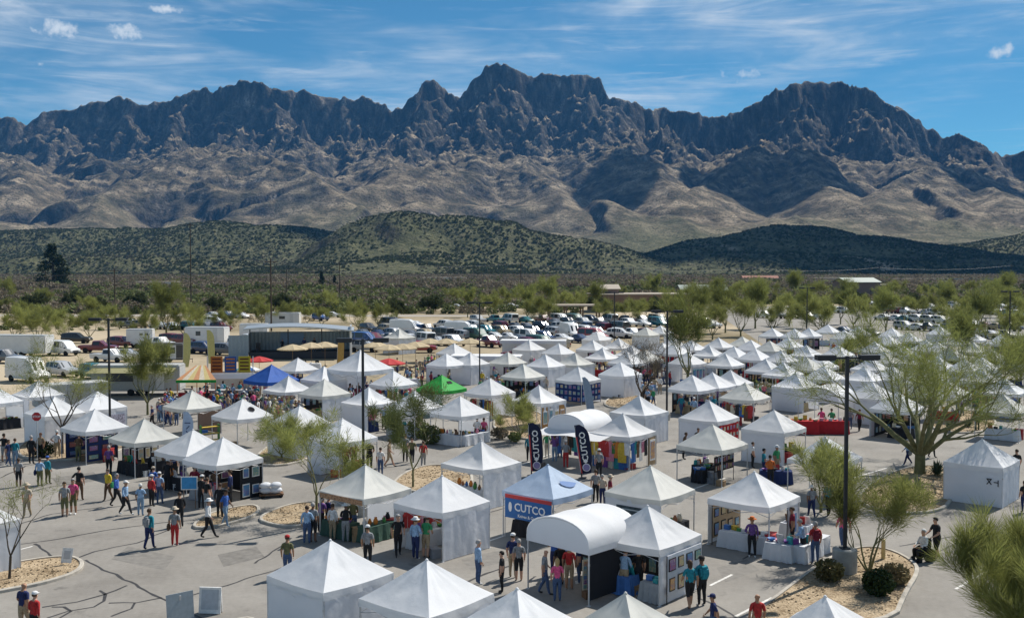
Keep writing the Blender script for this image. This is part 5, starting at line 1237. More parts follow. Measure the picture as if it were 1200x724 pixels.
def car(loc, rz, kind, col, label=None, group=None, detail=True):
    body, win, lt, K = car_meshes(kind)
    t = thing(CNAME[kind], label or '%s %s parked in the dirt lot behind the fair' % (col, CWORD[kind]), 'car' if kind in ('sedan', 'suv') else ('truck' if kind == 'pickup' else 'van'), loc, rz, group or 'vehicles parked behind the fair')
    add('body', body, t, mats=[CP[col]])
    for k, ms in win.items():
        for m_ in ms: add(k, m_, t)
    for nm, m_ in lt:
        if detail or nm in ('headlight', 'tail_light'): add(nm, m_, t)
    y = K['st'][3][4] - .10
    for x in K['wb']:
        for s in (-1, 1): add_wheel(t, x, s * y, K['r'])
    return t
def trailer(loc, rz, L, Wd, H, label, windows=(), m=None, name='cargo_trailer', door=True, group=None):
    t = thing(name, label, 'trailer', loc, rz, group); m = m or CP['white']
    bm = bmesh.new(); bmesh.ops.create_cube(bm, size=1.0)
    for v in bm.verts: v.co = Vector((v.co.x * L, v.co.y * Wd, v.co.z * (H - .45) + .45 + (H - .45) / 2))
    bmesh.ops.bevel(bm, geom=bm.edges[:], offset=.09, segments=2, affect='EDGES'); me = bpy.data.meshes.new('body'); bm.to_mesh(me); bm.free(); me.materials.append(m); add('body', me, t)
    mb = MB(); mb.box((0, 0, .72), (L + .012, Wd + .012, .05)); mb.box((0, 0, H - .12), (L + .012, Wd + .012, .05)); add('trim', mb.mesh('trim', RIM), t)
    for (x, w, z, h) in windows:
        for s in (-1, 1): m2 = MB(); m2.box((x, s * (Wd / 2 + .004), z), (w, .03, h)); add('window', m2.mesh('window', GLASS), t)
    if door:
        for s in (-1, 1): m2 = MB(); m2.box((L * .28, s * (Wd / 2 + .006), .55 + (H - .7) / 2), (.75, .025, H - .8)); add('door', m2.mesh('door', flat('door_panel', (0.62, 0.62, 0.61))), t)
    m3 = MB(); m3.box((L / 2 + .45, 0, .5), (1.1, .08, .08)); m3.tube([(L / 2 + .95, 0, 0), (L / 2 + .95, 0, .6)], .03, 6); add('hitch', m3.mesh('hitch', DKSTEEL), t)
    for x in (-.45, .45):
        for s in (-1, 1): add_wheel(t, x, s * (Wd / 2 - .08), .34)
    return t

# ================================================================== lamp posts
def lamp_post(px, py_top, label, arms=2, d=None, base=False, z=9.0):
    p = at(px, py_top, z); loc = Vector((p.x, p.y, 0)); b0 = 1.05 if base else 0.55
    t = thing('lamp_post', label, 'street lamp', loc, R(4))
    mb = MB()
    if base:
        mb.lathe([(0.50, -.05), (0.505, .2), (0.50, 1.02), (0.47, 1.05)], 24)
    else: mb.lathe([(0.30, -.05), (0.30, .55), (0.28, .57)], 16)
    add('concrete_base', mb.mesh('concrete_base', concgrey, False), t)
    m2 = MB(); m2.box((0, 0, b0 + (z - b0) / 2), (.13, .13, z - b0)); m2.box((0, 0, b0 + .02), (.36, .36, .04)); add('pole', m2.mesh('pole', DKSTEEL), t)
    for s in ((-1, 1) if arms == 2 else (1,)):
        m3 = MB(); m3.box((s * .3, 0, z - .08), (.5, .07, .07)); add('arm', m3.mesh('arm', DKSTEEL), t)
        m4 = MB(); m4.box((s * .92, 0, z - .06), (.78, .40, .20)); m4.box((s * .92, 0, z - .17), (.66, .32, .02)); add('lamp_head', m4.mesh('lamp_head', DKSTEEL), t)
    return t
lamp_post(993, 417, 'black twin-headed lamp post on a thick grey concrete base in the gravel island', base=True)
lamp_post(127, 373, 'black twin-headed lamp post behind the closed tent with printed walls', arms=2)
lamp_post(425, 397, 'black twin-headed lamp post in front of the green tent and red umbrellas')
lamp_post(562, 354, 'black twin-headed lamp post at the edge of the dirt lot')
lamp_post(782, 364, 'black twin-headed lamp post beside the closed white tent and the crooked tree')
lamp_post(720, 342, 'slim twin-headed lamp post far back among the parked cars by the brown building')
lamp_post(1184, 341, 'lamp post far back among the trees on the right', z=9.0)
lamp_post(946, 337, 'lamp post far back among the yellow green trees beside the long low roofs')

# ================================================================== utility poles and wires
WOOD = flat('pole_wood', (0.07, 0.052, 0.04), rough=0.9)
UP_ = []
def utility_pole(px, py0, h, label=None):
    p = at(px, py0); t = thing('utility_pole', label or 'wooden utility pole carrying wires across the desert flat', 'utility pole', p, 0, 'utility poles on the desert flat')
    mb = MB(); mb.tube([(0, 0, -.5), (0, 0, h)], [.17, .12], 8); add('pole', mb.mesh('pole', WOOD), t)
    m2 = MB(); m2.box((0, 0, h - .6), (2.4, .12, .14)); add('crossarm', m2.mesh('crossarm', WOOD), t)
    for x in (-1.05, -.35, .35, 1.05):
        m3 = MB(); m3.lathe([(.04, 0), (.06, .05), (.04, .12), (.05, .2)], 8, (x, 0, h - .53)); add('insulator', m3.mesh('insulator', flat('insulator', (.3, .28, .26))), t)
    UP_.append((p, h)); return t
poles = [(-150,372,11),(54,356,11),(135,375,12),(224,362,25),(318,388,14),(336,350,11),(398,352,14),(470,350,11),(610,345,14),(742,343,12),(880,342,12),(1030,341,12),(1185,338,13)]
for px, py, h in poles: utility_pole(px, py, h)
WIRE = flat('wire', (.09, .09, .09), rough=.5, metal=.3)
def wire(a, b, sag, r=.018):
    mb = MB(); mb.tube([a.lerp(b, i / 14) - Vector((0, 0, sag * 4 * (i / 14) * (1 - i / 14))) for i in range(15)], r, 3)
    tag(add('overhead_wire', mb.mesh('overhead_wire', WIRE)), 'thin overhead power line sagging between utility poles', 'wire', 'overhead wires')
for i, j in ((0, 1), (1, 3), (3, 6), (0, 2), (2, 4), (4, 7), (6, 8), (8, 9), (9, 10), (10, 11), (11, 12)):
    (a, ha), (b, hb) = UP_[i], UP_[j]
    for x in (-1.05, 1.05): wire(a + Vector((x, 0, ha - .35)), b + Vector((x, 0, hb - .35)), 1.6)

# ================================================================== buildings
STUC = flat('brown_stucco', (0.21, 0.135, 0.095), rough=0.9, var=0.1, scale=1.0); STUC2 = flat('mauve_stucco', (0.25, 0.18, 0.155), rough=0.9, var=0.1); ROOFG = flat('pale_metal_roof', (0.30, 0.34, 0.30), rough=0.5, var=0.08); ROOFT = flat('tan_roof', (0.42, 0.36, 0.29), rough=0.8)
DARKW = flat('window_dark', (0.02, 0.025, 0.03), rough=0.15, spec=.6)
def gable(t, name, c, L, Wd, z0, rise, m, over=.5):
    mb = MB(); x0, x1, y0, y1 = c[0] - L / 2 - over, c[0] + L / 2 + over, c[1] - Wd / 2 - over, c[1] + Wd / 2 + over
    v = [(x0, y0, z0), (x1, y0, z0), (x1, y1, z0), (x0, y1, z0), (x0, c[1], z0 + rise), (x1, c[1], z0 + rise)]
    mb.add(v + [(a, b, z - .18) for a, b, z in v], [(0, 1, 5, 4), (3, 4, 5, 2), (0, 4, 10, 6), (4, 3, 9, 10), (1, 7, 11, 5), (5, 11, 8, 2), (0, 6, 7, 1), (2, 8, 9, 3), (6, 10, 11, 7), (9, 8, 11, 10)]); add(name, mb.mesh(name, m), t)
    g = MB()
    for x in (c[0] - L / 2 + .01, c[0] + L / 2 - .01): g.add([(x, c[1] - Wd / 2, z0 - .1), (x, c[1] + Wd / 2, z0 - .1), (x, c[1], z0 + rise - .25)], [(0, 1, 2)])
    add('gable_wall', g.mesh('gable_wall', STUC2), t)
def building(px, py, L, Wd, H, label, wall, rz=0.0, roof=None, rise=0, wins=3, parapet=True):
    p = at(px, py); t = thing('building', label, 'building', p, rz)
    mb = MB(); mb.box((0, 0, H / 2), (L, Wd, H)); add('wall', mb.mesh('wall', wall), t)
    if roof: gable(t, 'roof', (0, 0), L, Wd, H + .1, rise, roof)
    elif parapet: m2 = MB(); m2.box((0, 0, H + .15), (L + .3, Wd + .3, .3)); add('parapet', m2.mesh('parapet', ROOFT), t)
    for i in range(wins):
        x = -L / 2 + L * (i + .5) / wins; w = add('window', mk_box('window', (0, 0, 0), (1.2, .08, 1.2), DARKW), t, (x, -Wd / 2 - .03, H * .55)); add('frame', mk_box('frame', (0, .02, -.68), (1.4, .1, .12), ROOFT), w)
    d = add('door', mk_box('door', (0, 0, 1.05), (1.0, .08, 2.1), flat('door_brown', (.12, .07, .05))), t, (L * .32 if wins > 1 else 0, -Wd / 2 - .035, 0))
    return t
b = building(748, 364, 27, 12, 4.6, 'long flat-roofed brown stucco building with a small gabled tower behind the parked cars', STUC, R(6))
tw = MB(); tw.box((-9, 1, 5.4), (6, 6, 1.4)); add('tower', tw.mesh('tower', STUC2), b); gable(b, 'tower_roof', (-9, 1), 6, 6, 6.2, 1.2, ROOFT)
cp = thing('carport', 'flat brown carport roof on pillars beside the brown building', 'carport', at(672, 372), R(3)); add('roof', mk_box('roof', (0, 0, 3.0), (13, 6, .4), ROOFT), cp)
for x in (-6, -2, 2, 6):
    for y in (-2.6, 2.6): add('post', mk_box('post', (x, y, 1.42), (.35, .35, 2.84), STUC), cp)
building(1003, 352, 13, 10, 6.6, 'mauve brown building with a pale green gabled metal roof among the trees', STUC2, R(14), ROOFG, 1.6, 2)
building(1026, 351, 7, 8, 5.4, 'small dark brown annexe beside the green-roofed building', STUC, R(14), None, 0, 1)
building(822, 351, 17, 10, 3.6, 'low building with a pale hipped roof behind the yellow green trees', STUC2, R(3), ROOFG, 1.8, 4)
building(890, 331, 26, 10, 3.2, 'long low reddish roofed building at the foot of the hills', STUC2, 0, flat('red_tile_roof', (.3, .13, .09), rough=.8), 1.8, 6)
building(975, 331, 30, 10, 3.4, 'long low sand coloured building at the foot of the dark hill', ROOFT, 0, None, 0, 6)
building(1080, 333, 36, 10, 3.6, 'long low salmon coloured building below the tan clearing', flat('salmon_stucco', (.42, .27, .2)), 0, None, 0, 7)
building(520, 331, 34, 10, 3.6, 'far low white building below the middle hill', flat('white_stucco', (.6, .58, .54)), 0, None, 0, 4)
building(185, 338, 22, 9, 3.6, 'far low white shed left of the tall utility pole', flat('white_stucco', (.6, .58, .54)), 0, None, 0, 3)
w_ = thing('boundary_wall', 'long pale grey wall running below the hills on the right', 'wall', at(1180, 333), 0); add('wall_panel', mk_box('wall_panel', (0, 0, 1.9), (150, .3, 3.8), flat('grey_block_wall', (.33, .34, .35))), w_); add('coping', mk_box('coping', (0, 0, 3.9), (150, .45, .2), conc), w_)
struct(sheet('road', [(-900, 893), (900, 893), (900, 905), (-900, 905)], 0.02, flat('pale_road', (.34, .31, .27), rough=.9)))
struct(sheet('road', [(-260, 268), (20, 262), (20, 270), (-260, 277)], 0.012, flat('pale_road', (.34, .31, .27), rough=.9)))

# ================================================================== stage
def stage():
    p = at(352, 419); t = thing('stage', 'open-air stage in a corrugated steel container with an arched metal roof', 'stage', p, R(8))
    cor = flat('corrugated_steel', (.30, .36, .40), rough=.55, var=.1, metal=.2); L, D, H = 13.5, 4.2, 3.5
    def corr(a, b, name='side_panel', h0=.9, h1=H):
        a, b = Vector(a), Vector(b); n = int((b - a).length / .25); nr = Vector((-(b - a).y, (b - a).x, 0)).normalized(); mb = MB(); vs = []
        for i in range(n + 1):
            q = a.lerp(b, i / n) + nr * (.05 if i % 2 else -.05); vs += [(q.x, q.y, h0), (q.x, q.y, h1)]
        mb.add(vs, [(2 * i, 2 * i + 2, 2 * i + 3, 2 * i + 1) for i in range(n)]); add(name, mb.mesh(name, cor), t)
    corr((-L / 2, D / 2, 0), (L / 2, D / 2, 0), 'back_panel'); corr((-L / 2, -D / 2, 0), (-L / 2, D / 2, 0)); corr((-L / 2 - 2.6, -D / 2 - .2, 0), (-L / 2, -D / 2 - .2, 0), 'wing_panel', 0.05, 3.3)
    add('deck', mk_box('deck', (0, 0, .5), (L, D, .9), flat('stage_deck', (.05, .05, .055))), t)
    mb = MB(); mb.grid(lambda u, v: (-L / 2 - .6 + (L + 1.2) * u, -D / 2 - 1.0 + (D + 1.6) * v, H + .25 + .75 * math.sin(math.pi * (u * .75 + .2)) + .15 * v), 24, 3); ro = add('roof', mb.mesh('roof', flat('galvanised_roof', (.42, .45, .47), rough=.4, metal=.5)), t); ro.modifiers.new('thick', 'SOLIDIFY').thickness = .16
    add('end_wall', mk_box('end_wall', (L / 2 + .15, 0, 2.2), (.25, D + .6, 4.4), CP['white']), t)
    for x in (-L / 2 + .2, -1.5, 3): add('column', mk_box('column', (x, -D / 2 + .1, 2.5), (.14, .14, 3.1), DKSTEEL), t)
    add('backdrop', mk_box('backdrop', (-1.2, D / 2 - .2, 2.6), (3.2, .04, 1.4), flat('stage_banner', (.2, .3, .45))), t)
    for i, (x, c) in enumerate(((-2.4, 'black'), (.6, 'navy'), (2.0, 'black'))):
        q = p + Vector((x, -.3, 0)); person(Vector((q.x, q.y, .95)), .1, c, 'black', 'stand2', 'performing on the stage', sleeves=True, parts=False)
    for x in (-5.4, 5.4):
        s = thing('loudspeaker', 'black loudspeaker standing on the stage deck', 'loudspeaker', (p.x + x, p.y - .9 + x * .14, .95), R(8), 'stage loudspeakers'); add('cabinet', mk_box('cabinet', (0, 0, .6), (.6, .5, 1.2), BLACKP), s)
        for z in (.35, .85): m2 = MB(); m2.lathe([(.2, 0), (.18, .02), (.05, .0)], 12); add('cone', m2.mesh('cone', TRIM), s, (0, -.252, z), rot=(math.pi / 2, 0, 0))
stage()

# ================================================================== placing the stalls
def block(t, r=2.0): BLOCK.append((t.location.x, t.location.y, r))
WHT = 'white'
# ---- front row
t1 = tent(387, 632, 'closed white box tent with all four walls zipped, two red-capped heads behind it', 'LRBK', 0)
t1['label'] = 'closed white canopy tent with all four walls zipped down, at the front of the fair'
t2 = tent(500, 655, 'white canopy tent with wrinkled roof and a half-open left side, beside the closed tent', 'RB', 3)
t3 = tent(606, 689, 'white canopy roof between the wrinkled roof and the cream seamed roof', '', 0)
t4 = tent(733, 694, 'cream canopy roof with a dark centre seam below the picture stall', '', 1, fab=CREAM)
t5 = tent(967, 698, 'white canopy roof poking up before the gravel island', '', 0)
for t in (t1, t2, t3, t4, t5): block(t, 2.2)
# ---- second row
t6 = tent(428, 544, 'white canopy tent with a flower-printed left valance and a dark green draped counter', 'B', 1, fab=CREAM)
m2 = MB(); m2.box((0, 0, 0), (.012, 2.9, .24)); add('printed_valance', m2.mesh('printed_valance', mat('flower_print', (.40, .22, .12), var=.7, scale=14)), t6, (-H2 - .035, 0, EAVE - .19))
add('corner_curtain', tent_wall(1, .03, 1.9), t6, (H2 - .3, 0, 0), scale=(.16, 1, 1))
table(t6, -.3, -1.15, 0, 1.9, .7, 'green', 'jar', 'under the flower-printed valance', n=7)
table(t6, -1.1, .5, math.pi / 2, 1.8, .7, 'green', 'bowl', 'along the side of the flower-printed tent', n=6)
t7 = tent(518, 557, 'white canopy tent with a zipped right wall and a red-capped shopper at its open front', 'RBK', 0)
table(t7, .2, .9, 0, 2.4, .7, 'white', 'mixed', 'inside the zipped tent', n=8); table(t7, 1.0, -.3, math.pi / 2, 1.8, .7, 'grey', 'box', 'along the inner wall of the zipped tent', n=6)
clothes_rail(t7, .3, 1.3, 0, 2.4, 1.8, 9, ['red', 'brown', 'maroon' if False else 'orange', 'pink', 'black'], 'in the zipped tent', 3)
t8 = tent(564, 516, 'white bell-peaked canopy tent with gathered curtain walls behind the zipped tent', 'R', 2)
table(t8, -.3, .6, math.pi / 2, 2.2, .7, 'white', 'jar', 'inside the bell-peaked tent with curtains', n=7)
t9 = tent(642, 544, 'pale blue canopy with a darker blue swoosh above the knife company banner', '', 0, fab=PALEBLUE_F, name='canopy_tent')
sw = MB()
def _sw(u, v):
    k = .55 + .22 * v * math.sin(math.pi * min(1, u + .15)) + .22 * u ** 2; return (H2 * k * (-.25 + 1.15 * u), -H2 * k, EAVE + (PEAK - EAVE) * (1 - k) ** 1.06 + .06 - .05 * math.sin(math.pi * k) ** .8)
sw.grid(_sw, 12, 4); add('swoosh', sw.mesh('swoosh', BLUE_P), t9)
bn = thing('banner', 'blue half-wall banner with white CUTCO lettering under the pale blue canopy', 'banner', local(t9, -H2 - .08, -.1, 0), t9.rotation_euler[2] - math.pi / 2)
add('panel', mk_box('panel', (0, 0, 1.40), (2.75, .03, .92), BLUE_P), bn); add('red_strip', mk_box('red_strip', (0, -.004, 1.95), (2.75, .03, .17), REDP), bn)
add('lettering', text_mesh('CUTCO', .52, WHITE_P), bn, (.12, -.026, 1.48), rot=(math.pi / 2, 0, 0)); add('lettering', text_mesh('Knives & Garden', .2, WHITE_P), bn, (.1, -.026, 1.1), rot=(math.pi / 2, 0, 0))
em = MB(); em.lathe([(.01, -.006), (.2, -.006), (.2, .006), (.01, .006)], 16)
em.v = [(x * .5 - 1.05, -.026 + z, 1.46 + y * 1.15) for x, y, z in em.v]; add('emblem', em.mesh('emblem', WHITE_P), bn)
for s in (-1, 1): add('post', mk_box('post', (s * 1.39, 0, .87), (.03, .03, 1.74), STEEL), bn)
table(t9, .3, -1.1, 0, 2.2, .7, 'black', 'box', 'under the pale blue canopy', n=7); table(t9, -.9, .2, math.pi / 2, 1.8, .7, 'black', 'box', 'behind the knife banner', n=6)
feather_flag(at(623, 557), R(-8), 'black feather flag with CUTCO lettering and red edge, beside a teal shirt', NAVY_P, 2.95, .8, 'CUTCO', None, REDP, True, tsize=.5, z0=.25, tilt=-.07)
feather_flag(at(682, 560), R(-8), 'black feather flag with CUTCO lettering and red edge, beside the garment stall', NAVY_P, 2.95, .8, 'CUTCO', None, REDP, True, tsize=.5, z0=.25, tilt=-.15)
feather_flag(at(693, 512), R(10), 'pale grey blue leaning feather flag above the vaulted tent', flat('grey_flag', (.30, .36, .45), trans=.2), 3.6, .55, None, None, None, False, z0=.9, tilt=-.16)
feather_flag(at(212, 556), R(10), 'white and blue feather flag beside the brown-walled tent', flat('pale_flag', (.45, .53, .66), trans=.2), 3.4, .62, '*', CLOTH['navy'], None, False)
t10 = tent(762, 545, 'white canopy tent with a scalloped valance and a dark photo banner on its wall', 'L', 3, fab=CREAM)
pb = add('photo_banner', mk_box('photo_banner', (0, 0, 0), (.02, 1.9, .62), mat('dark_photo_print', (.05, .075, .09), var=.7, scale=4)), t10, (-H2 - .03, -.1, 1.32)); 
for (y_, z_, w_2, h_2) in ((.1, .16, 1.1, .05), (-.2, -.06, .9, .03), (-.2, -.2, .9, .03), (.62, -.1, .12, .3)): add('print_line', mk_box('print_line', (-.014, y_, z_), (.008, w_2, h_2), flat('pale_print', (.45, .5, .52))), pb)
table(t10, .3, -1.2, 0, 1.5, .6, 'black', 'jar', 'beside the dark photo banner', n=4)
t11 = tent(759, 592, 'white canopy picture stall with framed prints hung along its right wall', 'R', 1)
panel(t11, .1, -1.62, 0, 2.5, 1.5, .35, 4, 2, 'white', 'framed prints on the picture stall', 3, 'black'); panel(t11, 1.2, .2, -math.pi / 2, 2.4, 1.6, .2, 4, 2, 'black', 'small paintings at the back of the picture stall', 4)
panel(t11, -.9, 1.35, 0, 1.2, 1.6, .2, 2, 3, 'black', 'small prints inside the picture stall', 5, 'white'); table(t11, -1.0, .55, math.pi / 2, 1.2, .7, 'blue', 'frame', 'inside the picture stall', n=4)
table(t11, -1.1, -1.0, math.pi / 2, .8, .6, 'grey', 'box', 'at the corner of the picture stall', n=3)
_A, _B = at(616, 689), at(691, 711); _r = math.atan2((_B - _A).y, (_B - _A).x)
bt1 = barrel_tent((_A + _B) / 2 + Vector((-math.sin(_r), math.cos(_r), 0)) * 1.55, _r, 'white vaulted barrel-roof tent open at the front, beside the picture stall', 3.1, 3.2)
for y in (-.8, .8): pass
panel(bt1, 1.45, 0, -math.pi / 2, 2.6, 1.7, .15, 4, 2, 'black', 'paintings inside the vaulted tent', 6); panel(bt1, 0, 1.4, math.pi * 0, 2.6, 1.7, .15, 4, 2, 'black', 'paintings at the back of the vaulted tent', 7)
for t in (t6, t7, t8, t9, t10, t11, bt1): block(t, 1.2)
rk = thing('card_rack', 'tall wooden card rack at the corner of the picture stall', 'card rack', at(691, 700), R(20))
add('base', mk_box('base', (0, 0, .14), (.5, .4, .28), WCOL['brown']), rk); add('backboard', mk_box('backboard', (0, .12, .85), (.5, .04, 1.2), WCOL['cream']), rk)
for i in range(6):
    for j in range(3): add('card', mk_box('card', (0, 0, 0), (.13, .02, .15), picture_mat((i + j) % 8)), rk, (-.16 + .16 * j, .075 - .004 * i, .42 + .18 * i))
t13 = tent(884, 552, 'white canopy tent over a white-clothed corner counter with small paintings behind', 'K', 1)
table(t13, -1.25, -.2, math.pi / 2, 2.2, .7, 'white', 'box', 'under the canopy with the corner counter', n=7)
panel(t13, -.1, 1.35, 0, 2.6, 1.5, .3, 4, 2, 'tan', 'small paintings behind the corner counter', 8); panel(t13, .95, -1.45, 0, 1.1, 1.7, .15, 1, 1, 'white', 'a tall dress print on the corner counter tent', 9, 'white')
table(t13, -.5, -2.9, 0, 2.6, .8, 'white', 'mixed', 'on the asphalt before the corner counter tent', n=9)
table(t13, -1.8, -2.2, math.pi / 2, 1.2, .6, 'white', 'mixed', 'set end-on before the corner counter tent', n=5)
table(t13, 1.9, -1.2, math.pi / 2, 1.3, .7, 'white', 'mixed', 'at the right of the corner counter tent', n=6)
t14 = tent(835, 497, 'white canopy tent over dark racks of hats on thin metal stands', '', 0, fab=CREAM)
table(t14, -.2, .2, 0, 2.4, .7, 'black', 'bowl', 'under the tent with the hat stands', n=10); table(t14, .6, 1.0, 0, 1.4, .7, 'black', 'bag', 'at the back of the hat tent', n=6)
panel(t14, -.2, -.9, 0, 2.2, .9, .75, 9, 2, 'black', 'small dark hats and bags on thin stands', 14, 'brown')
t15 = tent(907, 480, 'white canopy tent with a tall closed left wall beside the dark red counter', 'LK', 0); table(t15, .9, -.3, math.pi / 2, 1.8, .7, 'black', 'mixed', 'beside the tall closed wall', n=6)
t16 = tent(967, 511, 'white canopy roof streaked with tree shadow behind the lamp post', '', 3)
t17 = tent(1151, 514, 'closed white tent with a small black logo on its wall beside the big tree', 'LRBK', 0)
for an_ in (38, -38, 0):
    k_ = MB(); k_.box((0, 0, 0 if an_ else .14), (.01, .05 if an_ else .26, .38 if an_ else .05), tilt=Matrix.Rotation(R(an_), 3, 'X')); add('logo', k_.mesh('logo', CLOTH['black']), t17, (-H2 - .06, -.85, 1.35))
k_ = MB(); k_.box((0, 0, 0), (.01, .05, .34)); k_.box((0, .12, .04), (.01, .2, .05)); add('logo', k_.mesh('logo', CLOTH['black']), t17, (-H2 - .06, -1.3, 1.3))
t18 = tent(831, 469, 'white canopy tent with a closed left wall and red patterned goods on its right side', 'LK', 1); panel(t18, .1, -1.5, 0, 2.7, 1.5, .3, 6, 3, 'red', 'red patterned goods', 11, 'red')
t19 = tent(749, 463, 'closed white tent with an extra flap over its right wall', 'LRBK', 2)
t20 = tent(730, 484, 'white bell-peaked garment stall hung with colourful clothes', '', 2); panel(t20, 1.1, -1.5, 0, .9, 1.9, .05, 1, 1, 'tan', 'a plain woven mat on the garment stall', 12, None)
clothes_rail(t20, -1.45, 0, -math.pi / 2, 2.7, 1.85, 9, ['yellow', 'white', 'red', 'red', 'pink', 'green', 'orange'], 'on the garment stall front', 1)
clothes_rail(t20, -1.3, 0, -math.pi / 2, 2.6, 1.05, 8, ['blue', 'blue', 'purple', 'cream', 'silver', 'teal'], 'low on the garment stall', 2)
clothes_rail(t20, -.2, -1.4, 0, 1.7, 1.85, 6, ['blue', 'teal', 'brown', 'white', 'pink', 'black'], 'on the garment stall side', 5)
bt2 = barrel_tent(at(680, 537), YAW - math.pi / 2, 'white vaulted tent with a long front awning behind the feather flags', 3.1, 3.0)
aw = MB(); aw.grid(lambda u, v: (-1.6 + 5.2 * u, -1.55 - 1.3 * v, 2.12 - .22 * v - .07 * math.sin(u * 9)), 16, 3); add('awning', aw.mesh('awning', W_FAB), bt2)
clothes_rail(bt2, 0, -1.2, 0, 2.6, 1.8, 10, ['purple', 'blue', 'silver', 'white', 'brown', 'black', 'teal'], 'under the long awning', 7)
clothes_rail(bt2, 2.3, -1.3, 0, 1.6, 1.8, 6, ['silver', 'red', 'white', 'black', 'pink'], 'at the end of the long awning', 9)
for t in (t13, t14, t15, t17, t18, t19, t20, bt2): block(t, 1.4)
# ---- left cluster
t43 = tent(111, 479, 'white canopy tent with blue and magenta landscape prints on its back panel', '', 0); panel(t43, .9, .2, -math.pi / 2, 2.7, 1.8, .12, 3, 3, 'navy', 'blue and magenta landscape prints', 21, 'black'); panel(t43, -.3, -1.1, 0, 1.9, 1.7, .12, 2, 3, 'navy', 'blue seascape prints beside the shoppers', 22, 'black'); panel(t43, 0, 1.3, 0, 2.6, 1.7, .12, 3, 3, 'navy', 'blue prints behind the shoppers', 28, 'black')
t44 = tent(169, 490, 'white canopy tent over black display cases and framed faces', '', 1, fab=CREAM); panel(t44, .4, 1.2, 0, 2.4, 1.3, .3, 5, 1, 'black', 'framed faces', 23, 'white'); table(t44, -.9, -.2, math.pi / 2, 2.2, .7, 'black', 'frame', 'under the tent with framed faces', n=7); table(t44, .6, -1.0, 0, 1.6, .7, 'black', 'frame', 'at the front of the tent with framed faces', n=5)
t45 = tent(226, 503, 'white canopy tent joined edge to edge with the tent beside the feather flag', '', 0); table(t45, -.9, 0, math.pi / 2, 2.4, .7, 'black', 'frame', 'under the left one of two joined tents', n=8)
t46 = tent(261, 512, 'white canopy tent with a black right wall and a notice board at its corner', '', 0); add('side_wall', tent_wall(2), t46, rz=SIDE_ROT['B'], mats=[CLOTH['black']]); panel(t46, .8, -1.35, 0, 1.3, 1.9, .02, 2, 2, 'black', 'a notice board and photographs', 24, 'white'); panel(t46, .2, 1.2, 0, 2.4, 1.7, .1, 3, 3, 'black', 'photographs inside the tent with the black wall', 25, 'white')
table(t46, -1.1, -.2, math.pi / 2, 2.2, .7, 'grey', 'frame', 'under the tent with the black right wall', n=8)
cb = thing('display_panel', 'large blue picture on an easel before the two joined tents', 'display panel', at(222, 596), R(5)); add('board', mk_box('board', (0, 0, 1.35), (.75, .03, .6), flat('bright_blue_print', (.06, .28, .55))), cb); add('mount', mk_box('mount', (0, .02, 1.35), (.85, .03, .7), WCOL['white']), cb)
for s in (-1, 1): add('leg', mk_box('leg', (s * .3, .06, .62), (.03, .03, 1.24), WCOL['brown']), cb)
t42 = tent(225, 457, 'white canopy tent with a brown back wall and a long corner curtain', '', 1, fab=CREAM, wallmat=None); add('side_wall', tent_wall(1), t42, rz=SIDE_ROT['B'], mats=[flat('brown_wall_fabric', (.24, .16, .12))]); add('corner_curtain', tent_wall(0), t42, (-.02, -1.3, 0), rz=-math.pi / 2, scale=(.12, 1, 1))
cc = thing('display_panel', 'yellow green shelving behind the brown-walled tent', 'display panel', at(246, 528), R(40))
for i in range(4): add('shelf', mk_box('shelf', (0, 0, .3 + .45 * i), (1.3, .3, .04), WCOL['yellow']), cc)
for s in (-1, 1): add('post', mk_box('post', (s * .65, 0, .9), (.05, .3, 1.8), WCOL['green']), cc)
t41 = tent(284, 467, 'white canopy tent with a black ring logo printed on its roof panel', '', 0)
lo = MB(); lo.lathe([(.24, 0), (.24, .012), (.19, .012), (.19, 0)], 20); lg = add('ring_logo', lo.mesh('ring_logo', CLOTH['black']), t41, (.15, -.85, EAVE + .50), rot=(R(38), 0, 0))
t47 = tent(114, 458, 'closed white tent with floral prints on its wall behind the blue print stall', 'LRBK', 0); pr = add('wall_print', mk_box('wall_print', (0, 0, 0), (2.6, .02, .9), mat('floral_wall_print', (.42, .40, .48), var=.8, scale=7, detail=6)), t47, (0, -H2 - .05, 1.2))
t48 = tent(64, 464, 'closed white tent beside the one with floral prints', 'LRB', 1); t49 = tent(45, 445, 'white tent with a blue picture inside, behind the stop sign', 'LB', 2); t50 = tent(-6, 452, 'white canopy tent with pink goods at the edge behind the stop sign', 'B', 1); table(t50, .3, -1.0, 0, 2.0, .8, 'black', 'bowl', 'with pink goods by the stop sign', n=7)
t51 = tent(-40, 576, 'white tent at the left edge beside the sparse sapling', 'RB', 0)
t39 = tent(351, 475, 'pale blue white tent with closed walls beside the low bushy palo verde', 'LRB', 0); t40 = tent(401, 490, 'white canopy tent with vendors in matching red shirts underneath', 'K', 0, half='')
table(t40, -.4, .6, 0, 2.2, .7, 'white', 'bag', 'behind the vendors in red shirts', n=6); add('side_wall', tent_wall(3, .5, 1.92), t40, rz=SIDE_ROT['L'])
for t in (t39, t40, t41, t42, t43, t44, t45, t46, t47, t48, t49): block(t, 1.3)
